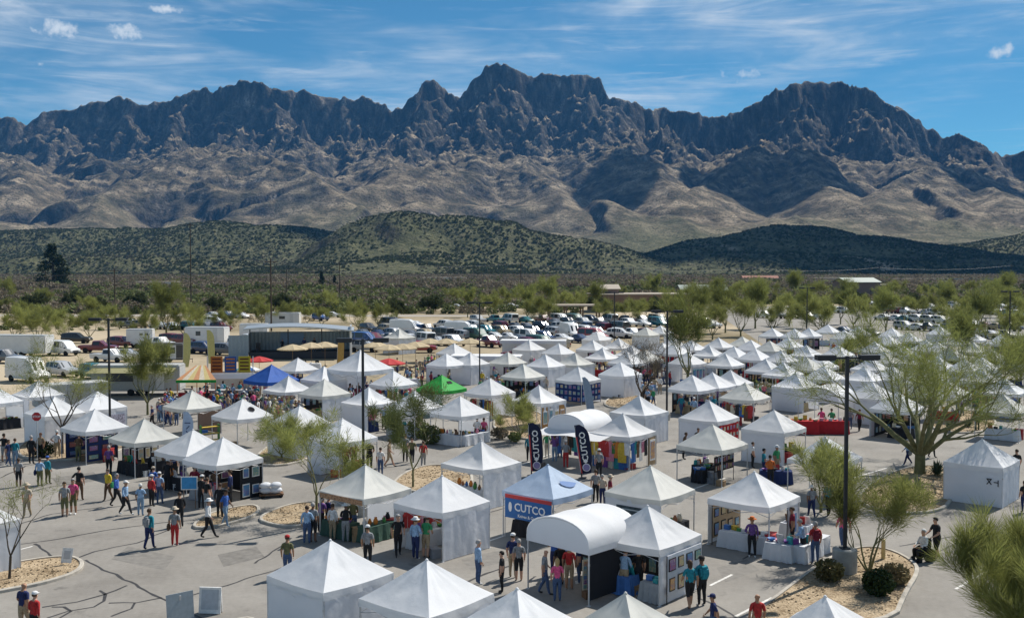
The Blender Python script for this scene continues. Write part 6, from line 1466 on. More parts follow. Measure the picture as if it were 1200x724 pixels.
# ---- middle rows: (apex x, apex y, walls, contents, label)
MID = [
 (539,464,'B','jewel','white canopy stall with white-clothed counters full of jewellery'), (486,458,'K','flow','white canopy tent with dark garland swags along its valance'), (432,453,'LK','mix','white canopy tent with a slanted flap, behind the black lamp pole'),
 (461,434,'K','cloth','white canopy tent between the red umbrella and the green tent'), (380,444,'RB','mix','white canopy tent with orange wares in front of a taller closed tent'), (379.5,429,'RBK','','closed white tent behind the tent with orange wares'), (338,440,'','mix','white canopy tent over the crowd by the blue canopy'), (349,419,'','mix','white canopy with small coloured logos beside the blue canopy'),
 (574,443,'B','cloth','white canopy tent beside the bushy green mesquite'), (613,426,'','dark','white canopy tent with dark stock behind a vendor in white'), (631.5,451,'R','orange','white canopy tent with faint red print and orange panels below'), (677.5,429.5,'BK','bluewall','white canopy tent hung with dark blue patterned cloth'), (727,424,'LRBK','','closed white box tent behind the crooked dark tree'),
 (639,415,'LR','','closed white tent left of a twin tent behind the dark stock'), (674,413,'LRK','','closed white tent right of its twin behind the dark blue cloth'), (654.5,402,'LRB','','closed white tent behind the two twin closed tents'),
 (811,439,'','mix','first of three white canopies in a row behind the hat stands'), (835,436,'','mix','middle one of three white canopies in a row'), (856,433,'','mix','last of three white canopies in a row by the parked goods'), (873,448,'','cloth','white canopy tent with a corner curtain and amber lights behind the red goods'),
 (805.5,412.5,'K','blue','white tent with turquoise hangings behind the twisted tree'), (897,420,'','dark','white canopy tent with shoppers underneath behind the three canopies'), (932.5,436,'LB','mix','white canopy tent with a drooping front awning'), (965.5,428,'','mix','white canopy streaked with shadow behind the vaulted stall'), (902,399,'LR','','white tent with shelving inside, left of its twin'), (923.5,395,'R','dark','white tent with a blue wall, right of its twin'),
 (1012.5,429,'LR','','white tent with a small printed logo on its wall left of the big tree'), (1022,447,'L','mix','white canopy tent in front of the logo-printed tent'), (1052,459,'K','dark','white canopy tent with dark garments below the big tree branches'), (1175,461,'','table','white canopy tent over a white table to the right of the big tree'), (1177,442,'','mix','white canopy behind the one with a white table'),
]
MIDT = []
for i, (ax, ay, wl, con, lb) in enumerate(MID):
    t = tent(ax, ay, lb, wl, i % 4, fab=CREAM if i % 5 == 4 else None); MIDT.append(t); block(t, 1.3); pass
    ds = 'in the ' + ' '.join(lb.replace(',', '').replace('white canopy tent', 'tent').split()[:7])
    while ds.split()[-1] in ('with', 'a', 'the', 'its', 'and', 'to', 'of', 'in', 'by', 'behind', 'between', 'left', 'right', 'small', 'dark', 'beside'): ds = ds.rsplit(' ', 1)[0]
    if con == 'jewel':
        table(t, -1.25, 0, math.pi / 2, 2.6, .8, 'white', 'mixed', 'of the jewellery counters', n=10); table(t, .1, -1.25, 0, 2.6, .8, 'white', 'mixed', 'at the front of the jewellery stall', n=10)
    elif con == 'flow':
        g = MB(); g.tube([(-H2 - .05, -1.5 + 3.0 * k / 24, 1.85 - .16 * abs(math.sin(k / 24 * math.pi * 3))) for k in range(25)], .05, 5); add('garland', g.mesh('garland', F_SHRUB), t); table(t, -.6, 0, math.pi / 2, 2.2, .7, 'white', 'jar', 'under the garland swags', n=7)
    elif con in ('mix', 'table'):
        if con == 'mix': panel(t, .3, 1.3, 0, 2.7, 1.7, .1, 4, 2, ['black', 'grey', 'tan', 'navy'][i % 4], 'mixed wares, added for shade ' + ds, i + 70)  # back panel added as clutter and to darken the open stall's interior
        table(t, -.6, -.2, math.pi / 2, 2.2, .75, 'white' if con == 'table' or i % 3 == 0 else ('tan' if i % 3 == 1 else 'navy'), 'mixed', ds, n=6)
    elif con == 'cloth': clothes_rail(t, -1.0, 0, math.pi / 2, 2.3, 1.75, 8, ['red', 'brown', 'yellow', 'blue', 'black', 'cream'], ds, i)
    elif con == 'dark': panel(t, .9, 0, -math.pi / 2, 2.7, 1.8, .05, 4, 2, 'black', 'dark goods ' + ds, i); panel(t, 0, 1.2, 0, 2.6, 1.8, .05, 4, 2, 'black', 'dark wares ' + ds, i + 50); table(t, -.8, -.6, math.pi / 2, 1.6, .7, 'black', 'mixed', ds, n=4)
    elif con == 'orange': panel(t, 0, -1.5, 0, 2.8, 1.6, .2, 4, 1, 'orange', 'plain orange sheets', i, None)
    elif con == 'bluewall': panel(t, -1.5, 0, -math.pi / 2, 2.9, 1.6, .25, 6, 3, 'navy', 'blue patterned cloth squares on the left', i, 'blue'); panel(t, 0, -1.5, 0, 2.9, 1.6, .25, 6, 3, 'navy', 'blue patterned cloth squares on the right', i + 9, 'blue')
    elif con == 'blue': panel(t, 0, -1.45, 0, 2.6, 1.7, .1, 4, 1, 'white', 'turquoise hangings', i, 'teal')
# green, blue and other coloured canopies
tg = tent(517.5, 439, 'bright green canopy tent with a small dark logo on its roof', 'K', 0, fab=GREEN_F); lo = MB(); lo.box((0, 0, 0), (.5, .3, .012)); add('roof_logo', lo.mesh('roof_logo', CLOTH['black']), tg, (.2, -.75, EAVE + .57), rot=(R(38), 0, 0)); block(tg, 1.3); table(tg, -.6, .4, math.pi / 2, 2, .7, 'white', 'mixed', 'under the bright green canopy', n=5)
tb = tent(318, 427, 'bright blue canopy over the crowd beside the food stalls', '', 0, fab=BLUE_F, scale=1.15); block(tb, 1.2)
tw_ = tent(422, 410, 'wide low white canopy behind the two red umbrellas', 'K', 1, scale=1.45, fab=None)
tc_ = tent(468, 384.5, 'white pagoda tent with walls and a doorway in front of the parked vans', 'RBK', 2, fab=CREAM, scale=1.1)
# closed vault with a dark red counter
bt3 = barrel_tent(at(968, 497) + Vector((0, 0, 0)), YAW - math.pi / 2, 'white vaulted stall with a pale blue end panel above a dark red counter', 3.2, 3.4); block(bt3, 1.2)
table(None, at(938, 508).x, at(938, 508).y, R(-8), 2.6, .8, 'red', 'mixed', 'left half of the dark red counter', n=7, h=1.0); table(None, at(973, 508).x, at(973, 508).y, R(-4), 2.6, .8, 'red', 'mixed', 'right half of the dark red counter', n=7, h=1.0)
# ---- far rows
FAR = [(699,388,'LR'),(694.5,398,'K'),(706,407,''),(755.5,409,'K'),(776,401,''),(842,395.5,''),(831,404,''),(860,405.5,''),(960,416,''),(982,404,''),(1004.5,398,''),(989.5,386.5,'L'),(931,385,''),(948,384,''),(1006,382,''),(1065,389,''),(1057,404,'LR'),(1036,411,''),(1073,412,'L'),(1101,382,'L'),(1098,400,''),(1112,406,'K'),(1187,416,''),(1197,398,''),(757,383,'LR'),(774,381,'R'),(788,394,''),(532,402,''),(523,414,'K'),(551,413,'LR'),(725,396,''),(870,394,'L'),(885,408,''),(915,410,''),(945,404,''),(1025,400,''),(1040,392,''),(1085,398,''),(1140,400,''),(1130,420,'L'),(1160,408,''),(810,398,''),(740,404,'L'),(1088,428,'L'),(1110,445,''),(595,412,''),(1150,430,''),(905,384,''),(970,380,''),(620,398,'LR'),(1020,418,''),(1045,428,'L'),(1072,432,''),(1100,418,''),(1122,392,''),(1150,418,'LR'),(880,398,''),(850,414,''),(918,424,''),(945,418,'K'),(790,402,''),(735,412,''),(1140,388,''),(1172,392,''),(1045,384,'')]
LF = {'R': 'white canopy tent with its right side closed in the far rows of the fair', '': 'open-sided white canopy tent in the far rows of the fair', 'K': 'white canopy tent with a back wall in the far rows of the fair', 'L': 'white canopy tent with one closed side in the far rows of the fair', 'LR': 'fully closed white tent in the far rows of the fair'}
for i, (ax, ay, wl) in enumerate(FAR):
    t = tent(ax, ay, LF[wl], wl, i % 4, fab=CREAM if i % 7 == 3 else None, group='far rows of white tents', legs=True); block(t, 1.0)
    if not wl or wl == 'K':
        if i % 2: panel(t, .8, 0, -math.pi / 2, 2.6, 1.8, .05, 3, 1, 'black' if i % 4 == 1 else 'navy', 'dark stock in a far row tent', i)['group'] = 'stock panels in the far row tents'
        else: table(t, -.6, 0, math.pi / 2, 2.0, .7, ['white', 'navy', 'red'][i % 3], 'mixed', 'in the far rows', n=3)
# ---- umbrellas
for px, py in ((343,424),(365,421),(381,420),(456,424),(472,423),(487,420),(504,415),(523,415),(551,415),(440,420)): umbrella(at(px, py + 9), 1.9, TAN_F, 'tan market umbrella over the eating area before the stage', group='tan market umbrellas')
umbrella(at(411, 457), 1.55, RED_F, 'red market umbrella behind the black lamp pole'); umbrella(at(456, 454), 1.7, RED_F, 'red market umbrella in front of the wide low white canopy'); umbrella(at(304, 450), 1.5, RED_F, 'tilted red umbrella beside the bright blue canopy')
umbrella(at(291, 463), 1.2, None, 'small umbrella with yellow, white and blue panels at the food stalls', cols=[WCOL['yellow'], WCOL['blue'], WCOL['white'], WCOL['teal']])
# ---- food stalls
fs = thing('food_stall', 'food stall with three bright menu boards above a pale counter', 'food stall', at(270, 470), R(4))
add('counter', mk_box('counter', (0, 0, .55), (4.4, .7, 1.1), flat('counter_white', (.6, .58, .55))), fs); add('fascia', mk_box('fascia', (0, .1, 2.35), (4.6, .2, .5), W_FAB), fs); add('back_wall', mk_box('back_wall', (0, 2.2, 1.3), (4.5, .06, 2.6), flat('stall_wall', (.5, .46, .4))), fs)
for i, (c, nm) in enumerate((((.5, .16, .03), 'orange'), ((.05, .11, .32), 'blue'), ((.55, .42, .03), 'yellow'))):
    mbd = add('menu_board', mk_box('menu_board', (0, 0, 0), (1.1, .06, 1.5), flat('menu_' + nm, c, var=.1)), fs, (-.75 + 1.28 * i - .5, .1, 3.45))
    for j in range(4): add('menu_line', mk_box('menu_line', (0, -.036, .5 - .32 * j), (.8, .02, .13), flat('menu_dark', (.12, .03, .02)) if i != 1 else WCOL['orange']), mbd)
for s in (-1, 1): add('post', mk_box('post', (s * 2.1, .1, 2.1), (.08, .08, 4.2), STEEL), fs)
os_ = thing('food_stall', 'food stall with an orange and green striped pointed awning', 'food stall', at(233, 473), R(4)); aw = MB()
for k in range(7): aw.grid(lambda u, v, k=k: ((-1.8 + (k + u) * 3.6 / 7) * (1 - .75 * v), -1.0 + 2.0 * v, 2.3 + 1.15 * v), 1, 2, m=k % 3)
add('awning', aw.mesh('awning', [flat('faded_orange', (.55, .27, .13)), WCOL['cream'], flat('faded_yellow', (.58, .46, .2))]), os_); add('valance', mk_box('valance', (0, -1.02, 2.18), (3.6, .03, .26), GREEN_F), os_); add('counter', mk_box('counter', (0, -.6, .55), (3.4, .5, 1.1), CLOTH['red']), os_)
for s in (-1, 1):
    for y in (-.95, 1.1): add('post', mk_box('post', (s * (1.7 if y < 0 else .4), y, 1.15 if y < 0 else 1.65), (.06, .06, 2.3 if y < 0 else 3.3), WCOL['orange']), os_)
feather_flag(at(214, 452), R(5), 'pale yellow feather flag left of the striped awning', flat('yellow_flag', (.62, .55, .22), trans=.2), 3.6, .75, None, None, None, False, z0=2.0, tilt=.03)
feather_flag(at(246, 450), R(5), 'pale yellow feather flag right of the striped awning', flat('yellow_flag', (.62, .55, .22), trans=.2), 3.6, .75, None, None, None, False, z0=2.2, tilt=-.05)
feather_flag(at(394, 447), R(5), 'orange yellow feather flag in front of the wide low canopy', flat('amber_flag', (.58, .36, .10), trans=.2), 3.2, .7, None, None, None, False, z0=1.6)
# food truck with a long awning on the left
ft = trailer(at(163, 462), R(3), 8.5, 2.4, 3.0, 'long pale food trailer with a dark awning and open hatch behind the palo verde', [(-1.5, 2.6, 1.8, .8)], flat('trailer_grey', (.42, .42, .40)), 'food_trailer'); aw = MB(); aw.grid(lambda u, v: (-4 + 8 * u, -1.2 - 2.2 * v, 2.75 - .3 * v), 8, 2); add('awning', aw.mesh('awning', flat('olive_awning', (.30, .28, .14), trans=.15)), ft)
ft2 = trailer(at(192, 425), R(2), 5.5, 2.3, 2.6, 'dark low trailer with white posts behind the food trailer', [(0, 3.6, 1.7, .8)], flat('trailer_dark', (.08, .075, .07)), 'food_trailer')
trailer(at(84, 480), R(38), 6.0, 2.3, 2.4, 'grey box trailer behind the closed white tents on the left', (), flat('trailer_grey', (.42, .42, .40)))
for px, py, w in ((570,437,8.0),(625,415,9.0)):
    aw_ = thing('long_awning', 'long flat white awning stall between the tents at the dirt lot edge', 'stall', at(px, py + 4), R(-6), 'long white awning stalls'); r_ = MB(); r_.box((0, 0, 2.4), (w, 3.0, .12)); add('roof', r_.mesh('roof', W_FAB), aw_); add('fascia', mk_box('fascia', (0, -1.52, 2.2), (w, .03, .4), W_WALL), aw_); add('back_wall', mk_box('back_wall', (0, 1.45, 1.15), (w, .03, 2.3), W_WALL), aw_)
    for s in (-1, 0, 1): add('post', mk_box('post', (s * w * .48, -1.42, 1.17), (.06, .06, 2.34), STEEL), aw_)

# ================================================================== vehicles in place
car(at(73, 416), R(-25), 'van', 'white', 'white passenger van with dark side windows parked beside the long cargo trailer')
trailer(at(27, 417), R(-6), 8.0, 2.5, 3.0, 'long white enclosed cargo trailer parked beside the white passenger van', (), CP['white'])
car(at(33, 447), R(-32), 'highvan', 'white', 'white high-roofed camper van nosing toward the tents on the left')
car(at(74, 441), R(-35), 'suv', 'silver', 'silver sport utility car between the camper van and the teal car'); car(at(112, 444), R(-40), 'suv', 'teal', 'dark teal sport utility car behind the box trailer')
car(at(116, 413), R(0), 'pickup', 'maroon', 'dark red pickup truck parked across from the white passenger van'); car(at(143, 407), R(-20), 'suv', 'maroon', 'dark red sport utility car beside the white horse trailer')
trailer(at(165, 407), R(8), 3.9, 2.2, 2.9, 'white horse trailer with small dark windows beside the dark red cars', [(.3, .5, 2.1, .3), (1.1, .5, 2.1, .3)], CP['white'], 'horse_trailer')
trailer(at(243, 404), R(-8), 6.6, 2.4, 2.9, 'white camper trailer with dark door and windows in the dirt lot', [(-1.0, .8, 1.9, .7), (.8, .7, 1.8, .7)], CP['white'], 'camper_trailer')
trailer(at(298, 399), R(6), 4.6, 2.3, 2.9, 'plain white box trailer beside the stage container', (), CP['white'])
car(at(297, 413), R(-60), 'highvan', 'white', 'white high-roofed van parked against the stage wing', )
trailer(at(332, 383), R(0), 7.0, 2.4, 3.0, 'long white camper with curved ends parked behind the stage', [(0, 1.2, 2.0, .6)], CP['white'], 'camper_trailer')
for px, py, rz, k, c in ((188,408,-30,'pickup','white'),(203,403,-20,'suv','maroon'),(216,404,-30,'suv','maroon'),(222,413,-30,'sedan','silver'),(240,414,-30,'suv','dark blue'),(265,416,-12,'suv','grey'),(285,408,-8,'suv','white'),(130,424,-20,'pickup','white'),(150,421,-20,'sedan','silver'),(5,425,-20,'pickup','grey'),(10,416,-15,'sedan','grey'),(90,402,0,'suv','black'),(245,377,0,'sedan','white'),(252,380,-10,'suv','white'),(262,374,0,'pickup','black'),(279,372,0,'sedan','black'),(337,372,0,'sedan','dark blue'),(390,372,0,'sedan','white'),(107,378,0,'sedan','silver'),(150,380,0,'sedan','white'),(465,363,0,'suv','white'),(480,364,0,'suv','white'),(536,362,0,'sedan','white'),(585,360,0,'sedan','silver'),(458,366,0,'sedan','black'),(600,361,0,'sedan','white')):
    car(at(px, py), R(rz), k, c, detail=False)
car(at(607, 421), R(178), 'suv', 'maroon', 'dark red sport utility car alone on the open dirt by the tents')
# rows of the dirt car park
rs = random.Random(12)
def car_row(a, b, rz, cols=None, kinds=None, step=2.9, skip=.1, jit=.25):
    A, B = at(*a), at(*b); n = int((B - A).length / step)
    for i in range(n + 1):
        if rs.random() < skip: continue
        p = A.lerp(B, i / max(1, n)) + Vector((rs.uniform(-jit, jit), rs.uniform(-jit, jit), 0))
        k = rs.choice(kinds or ['sedan', 'suv', 'suv', 'sedan', 'pickup', 'suv', 'van']); c = rs.choice(['white', 'white', 'white', 'white', 'silver', 'silver', 'silver', 'grey', 'grey', 'black', 'black', 'dark blue', 'maroon', 'tan', 'silver', 'white', 'green', 'teal', 'blue', 'gold'])
        car(p, R(rz + rs.uniform(-4, 4) + (180 if rs.random() < .25 else 0)), k, c, detail=False)
car_row((438,402),(655,409),-50); car_row((425,395),(700,402),-50); car_row((432,389),(760,396),-50); car_row((440,383),(740,389),130); car_row((650,381),(790,383),-60); car_row((560,378),(790,379),-60, step=3.4)
car(at(475, 391), R(-12), 'highvan', 'white', 'long white high-roofed shuttle van standing above the car rows'); car(at(540, 394), R(-15), 'highvan', 'white', 'white high-roofed van above the rows with a silver side'); car(at(668, 396), R(-70), 'highvan', 'white', 'white high-roofed van seen end-on among the car rows'); car(at(425, 404), R(-20), 'van', 'blue', 'blue van parked beside the stage end wall'); car(at(428, 412), R(-15), 'suv', 'silver', 'silver car parked just right of the stage'); car(at(490, 413), R(0), 'pickup', 'red', 'bright red pickup behind the white pagoda tent')
car(at(695, 399), R(-35), 'van', 'red', 'dark red and white van behind the far tents'); car(at(727, 396), R(-25), 'suv', 'white', 'white sport utility car at the end of the far tents')
car_row((880,372),(960,374),-60, step=3.2); car_row((1020,358),(1090,362),-60, step=3.0); car_row((1025,366),(1110,370),-60, step=3.0); car_row((1035,375),(1120,380),-60); car_row((1120,360),(1200,362),-60); car_row((1060,386),(1130,391),-60, skip=.3); car_row((1140,366),(1200,372),-60); car_row((990,392),(1020,394),-60); car_row((1140,384),(1200,389),-60, skip=.3); car_row((1125,394),(1200,400),-60, skip=.4); car_row((800,383),(850,385),-60); car_row((930,364),(990,367),-60)

# ================================================================== small street furniture
ss = thing('stop_sign', 'red octagonal stop sign on a grey post beside the thin bare tree', 'sign', at(44, 537, .1), R(6)); oc = MB(); oc.lathe([(.32, -.006), (.32, .006)], 8); pl = add('sign_plate', oc.mesh('sign_plate', flat('sign_white', (.75, .75, .75))), ss, (0, -.04, 2.75), rot=(math.pi / 2, R(22.5), 0)); oc = MB(); oc.lathe([(.295, -.006), (.295, .006)], 8); add('face', oc.mesh('face', flat('stop_red', (.48, .02, .025), rough=.5)), ss, (0, -.045, 2.75), rot=(math.pi / 2, R(22.5), 0)); add('lettering', text_mesh('STOP', .2, WHITE_P), ss, (0, -.055, 2.75), rot=(math.pi / 2, 0, 0)); add('post', mk_box('post', (0, 0, 1.45), (.06, .05, 2.9), STEEL), ss)
ys = thing('yard_sign', 'small tilted white yard sign on the edge of the sapling island', 'sign', at(77, 661, .1), R(15)); ys.rotation_euler = (R(-8), R(8), R(15)); add('panel', mk_box('panel', (0, 0, .38), (.42, .012, .62), WCOL['white']), ys); add('notice', mk_box('notice', (0, -.009, .4), (.26, .006, .34), flat('notice_grey', (.5, .5, .5))), ys)
for s in (-1, 1): add('stake', mk_box('stake', (s * .14, .01, .1), (.012, .012, .4), STEEL), ys)
sb = thing('sandwich_board', 'white framed sandwich board standing on the asphalt below the sealed cracks', 'sign', at(247, 718), R(-4))
for s, tl in ((-1, -8), (1, 8)): f_ = add('board', mk_box('board', (0, 0, .5), (.82, .03, .95), WCOL['white']), sb, (0, s * .12, 0), rot=(R(tl), 0, 0)); add('poster', mk_box('poster', (0, s * .018, .53), (.64, .01, .72), flat('poster_grey', (.45, .47, .5))), f_)
gb = thing('sandwich_board', 'grey blank panel board leaning beside the white sandwich board', 'sign', at(212, 727), R(40)); add('board', mk_box('board', (0, 0, .5), (1.0, .03, 1.0), flat('board_grey', (.36, .4, .42))), gb, rot=(R(-6), 0, 0)); add('brace', mk_box('brace', (0, .25, .42), (.05, .03, .9), STEEL), gb, rot=(R(14), 0, 0))
yb = thing('bollard', 'yellow bollard with a thin white stake in the gravel by the young palo verde', 'bollard', at(1035, 654, .1), 0); b_ = MB(); b_.lathe([(.09, -.05), (.09, .78), (.06, .84)], 12); add('post', b_.mesh('post', flat('bollard_yellow', (.55, .42, .2))), yb); add('stake', mk_box('stake', (0, 0, 1.2), (.03, .03, .9), WCOL['cream']), yb)
# wheelchair with its rider and helper
wl = at(1081, 657); wc = thing('wheelchair', 'black wheelchair being pushed across the asphalt by a person in black', 'wheelchair', wl, R(-70))
add('seat', mk_box('seat', (0, 0, .48), (.46, .44, .06), CLOTH['black']), wc); add('backrest', mk_box('backrest', (0, .23, .75), (.44, .05, .5), CLOTH['black']), wc)
for s in (-1, 1):
    w1 = MB(); w1.lathe([(.29, -.02), (.31, -.02), (.31, .02), (.29, .02), (.29, -.02)], 20); add('wheel', w1.mesh('wheel', TYRE), wc, (s * .29, .12, .31), rot=(0, math.pi / 2, 0)); w2 = MB(); w2.lathe([(.04, -.02), (.10, -.02), (.10, .02), (.04, .02)], 12); add('caster', w2.mesh('caster', TYRE), wc, (s * .24, -.32, .10), rot=(0, math.pi / 2, 0))
    add('armrest', mk_box('armrest', (s * .25, 0, .70), (.05, .36, .04), CLOTH['black']), wc); add('footrest', mk_box('footrest', (s * .12, -.42, .12), (.18, .14, .02), DKSTEEL), wc)
    h_ = MB(); h_.tube([(s * .22, .24, .5), (s * .22, .26, .95), (s * .22, .36, .97)], .015, 6); add('handle', h_.mesh('handle', DKSTEEL), wc)

car_row((250,372),(415,377),-40, skip=.35, step=4.5); car_row((150,384),(260,388),-30, skip=.3, step=4.0)
# boxes, tubs and coolers stacked behind the stalls
TUBS = {'brown cardboard box': flat('cardboard', (.30, .20, .11)), 'grey plastic tub': flat('grey_tub', (.22, .23, .25)), 'blue cooler': flat('cooler_blue', (.04, .14, .4)), 'red cooler': flat('cooler_red', (.4, .04, .04)), 'clear plastic tub': flat('clear_tub', (.55, .57, .58)), 'black crate': BLACKP}
def tub_mesh():
    def mk():
        mb = MB(); mb.box((0, 0, .17), (.56, .38, .34), top=1.0); mb.box((0, 0, .36), (.59, .41, .045)); mb.box((.3, 0, .24), (.03, .14, .03)); mb.box((-.3, 0, .24), (.03, .14, .03)); return mb.mesh('storage_tub', BLACKP)
    return cached('tub', mk)
rs = random.Random(44)
NEARBY = [(t6, 'flower-printed tent'), (t7, 'zipped tent'), (t8, 'bell-peaked curtain tent'), (t9, 'pale blue canopy'), (t10, 'scalloped tent'), (t11, 'picture stall'), (t13, 'corner counter tent'), (t14, 'hat stand tent'), (t15, 'tent beside the red counter'), (t18, 'tent of red goods'), (t19, 'closed flap tent'), (t20, 'garment stall'), (t43, 'blue print stall'), (t44, 'tent of framed faces'), (t45, 'left joined tent'), (t46, 'black-walled tent'), (t40, 'tent of vendors in red'), (t39, 'pale blue white tent'), (t41, 'ring-logo tent'), (t42, 'brown-walled tent'), (tg, 'green tent')] + [(t, 'tent ' + ' '.join(l.split()[3:9])) for t, l in zip(MIDT, [m_[4] for m_ in MID])]
for t, nm in NEARBY:
    for _ in range(rs.randint(1, 4)):
        side = rs.choice((0, 1)); x, y = (rs.uniform(-1.3, 1.3), -1.2 + rs.uniform(-.1, .5)) if side else (-1.15 + rs.uniform(-.1, .5), rs.uniform(-1.3, 1.3)); k = rs.choice(list(TUBS)); sc = rs.uniform(.8, 1.15)
        for z in range(rs.choice((1, 1, 2))): tag(add('storage_tub', tub_mesh(), None, local(t, x, y, .008 + z * .385 * sc), rs.uniform(0, 3), scale=sc, mats=[TUBS[k]]), '%s on the ground under the %s' % (k, nm), 'tub', 'tubs and boxes under the ' + nm)

# ================================================================== people in place
AW, TO, RT, LFT = math.pi, 0.0, math.pi / 2, -math.pi / 2
def pp(px, py, face, top, bot, pose, where, **k): person(at(px, py), face, top, bot, pose, where, **k)
LW = 'on the asphalt near the joined tents'
pp(175, 643, AW - .3, 'teal', 'navy', 'walk2', LW, pack='grey', sleeves=True); pp(205, 639, AW, 'grey', 'red', 'stand', LW, hat=('sunhat', 'beige'), bag='brown'); pp(211, 617, AW + .4, 'black', 'black', 'walk', LW, sleeves=True, hair='brown')
pp(244, 630, RT, 'white', 'black', 'walk', LW, hat=('sunhat', 'white'), sleeves=True); pp(264, 616, RT - .3, 'blue', 'pale denim', 'walk2', LW, hat=('cap', 'black'))
pp(127, 586, TO - .4, 'yellow', 'brown', 'walk2', LW, sleeves=True, bag='green'); pp(136.5, 593, RT, 'blue', 'black', 'walk', LW, sleeves=True, hair='grey'); pp(147, 603, RT - .3, 'light blue', 'black', 'walk', LW, hat=('cap', 'white'), sleeves=True)
pp(165, 604, AW, 'light blue', 'pale denim', 'stand2', LW, hair='white'); pp(178, 593, AW - .5, 'red', 'black', 'stand', LW, hat=('cap', 'white'), sleeves=True); pp(187, 590, AW, 'light blue', 'denim', 'hips', LW, hat=('cap', 'white')); pp(180, 582, AW, 'blue', 'navy', 'stand', LW, hat=('cap', 'beige'))
pp(76, 605, TO + .3, 'grey', 'olive', 'stand', LW, shorts=True); pp(86, 602, TO, 'pink', 'olive', 'stand2', LW, shorts=True, hair='grey'); pp(93, 586, AW, 'black', 'brown', 'hips', LW, hair='black')
LS = 'before the blue print stall'
pp(22, 570, AW + .2, 'grey', 'black', 'stand', LS, shorts=True, hair='brown'); pp(47, 570, AW, 'light blue', 'green' if False else 'olive', 'stand2', LS, hair='brown', sleeves=True, bag='navy'); pp(56, 567, AW - .4, 'teal', 'olive', 'hips', LS, hat=('cap', 'blue'), sleeves=True); pp(32, 606, TO, 'beige', 'khaki', 'walk2', LS, hat=('sunhat', 'beige'))
pp(5, 541, AW, 'black', 'grey', 'hips', LS, shorts=True, scale=1.06); pp(10, 546, RT, 'navy', 'denim', 'walk2', LS); pp(18, 545, AW, 'teal', 'pale denim', 'stand', LS, sleeves=True); pp(37, 543, AW, 'black', 'black', 'stand', LS, sleeves=True, hair='grey'); pp(48, 538, TO, 'tan', 'black', 'stand2', LS, hair='red'); pp(67, 536, AW, 'white', 'khaki', 'hips', LS, hair='white', scale=1.05)
pp(92, 541, AW, 'brown', 'olive', 'browse', LS, hair='brown'); pp(86, 537, AW, 'navy', 'denim', 'stand', LS); pp(30, 490, TO, 'black', 'black', 'stand', 'by the stop sign'); pp(128, 557, AW, 'purple', 'black', 'stand', LS, hair='grey')
person(at(28, 742), AW - .3, 'navy', 'khaki', 'walk2', 'beside the sapling island', hair=None, sleeves=False, scale=1.03); person(at(41, 750), AW - .3, 'red', 'black', 'walk2', 'beside the sapling island', hat=('cap', 'white'), sleeves=True, scale=.95)
JT = 'at the two joined tents'
for q in ((196,575,AW,'black','black','browse'),(214,566,AW,'grey','navy','browse'),(205,562,TO,'navy','black','stand'),(236,596,AW,'black','black','browse'),(243,600,AW-.4,'black','grey','stand'),(228,583,AW,'maroon','black','stand2'),(252,585,AW,'brown','denim','browse'),(270,590,LFT,'navy','black','stand'),(180,553,TO,'black','black','sit'),(258,607,AW,'black','black','stand')): pp(*q, JT, hat=('cap','white') if q[0] % 4 == 0 else None, sleeves=q[0] % 2 == 0)
FT = 'before the flower-printed tent'
pp(360, 637, AW, 'light blue', 'denim', 'stand2', FT, hair='brown', sleeves=True); pp(367, 635, AW - .2, 'grey', 'black', 'stand', FT, shorts=True, hair='grey'); pp(376, 624, AW - .5, 'purple', 'black', 'browse', FT, hair='brown'); pp(385, 622, RT + .8, 'navy', 'black', 'stand', FT, hair='grey'); pp(390, 632, AW - .3, 'white', 'khaki', 'stand', FT, hair='brown', sleeves=True); pp(405, 635, AW, 'black', 'grey', 'browse', FT, hat=('sunhat', 'white'), sleeves=True); pp(414, 628, AW + .4, 'olive', 'denim', 'browse', FT)
ZT = 'at the zipped tent'
pp(466.5, 651, TO + .2, 'black', 'black', 'walk2', ZT, hair='grey', scale=1.05); pp(487, 655, AW - .6, 'light blue', 'navy', 'stand2', ZT, hat=('sunhat', 'white'), sleeves=True); pp(499, 653, AW - .4, 'green', 'khaki', 'browse', ZT, hat=('cap', 'red'), shorts=True); pp(560.6, 684, RT + .4, 'light blue', 'denim', 'stand', 'alone beside the zipped tent', hair='grey', sleeves=True); pp(588, 694, LFT, 'black', 'black', 'stand', 'beside the vaulted barrel tent', hair='black'); pp(431, 664, AW, 'grey', 'black', 'stand', 'behind the closed front tent', hat=('cap', 'white')); pp(337, 676, AW, 'olive', 'denim', 'stand', 'behind the closed front tent', hat=('cap', 'red'))
VT = 'at the vaulted barrel tent'
pp(608, 680, AW, 'grey', 'black', 'stand', VT, shorts=True, hair='grey'); pp(601, 676, AW - .3, 'navy', 'khaki', 'stand', VT, hat=('cap', 'white')); pp(638, 696, RT, 'grey', 'denim', 'walk2', VT, hair=None); pp(653, 704, AW, 'pink', 'denim', 'stand', VT, hair='blond', long_hair=True, sleeves=False); pp(667, 690, AW - .2, 'red', 'khaki', 'stand', VT, shorts=True, hair='blond'); pp(662, 676, AW, 'light blue', 'navy', 'browse', VT, hair='white', scale=1.08); pp(650, 674, AW, 'blue', 'navy', 'browse', VT); pp(656, 685, AW + .3, 'black', 'black', 'stand', VT, hat=('sunhat', 'beige')); pp(678, 683, LFT, 'navy', 'denim', 'stand', VT)
PT = 'beside the picture stall'
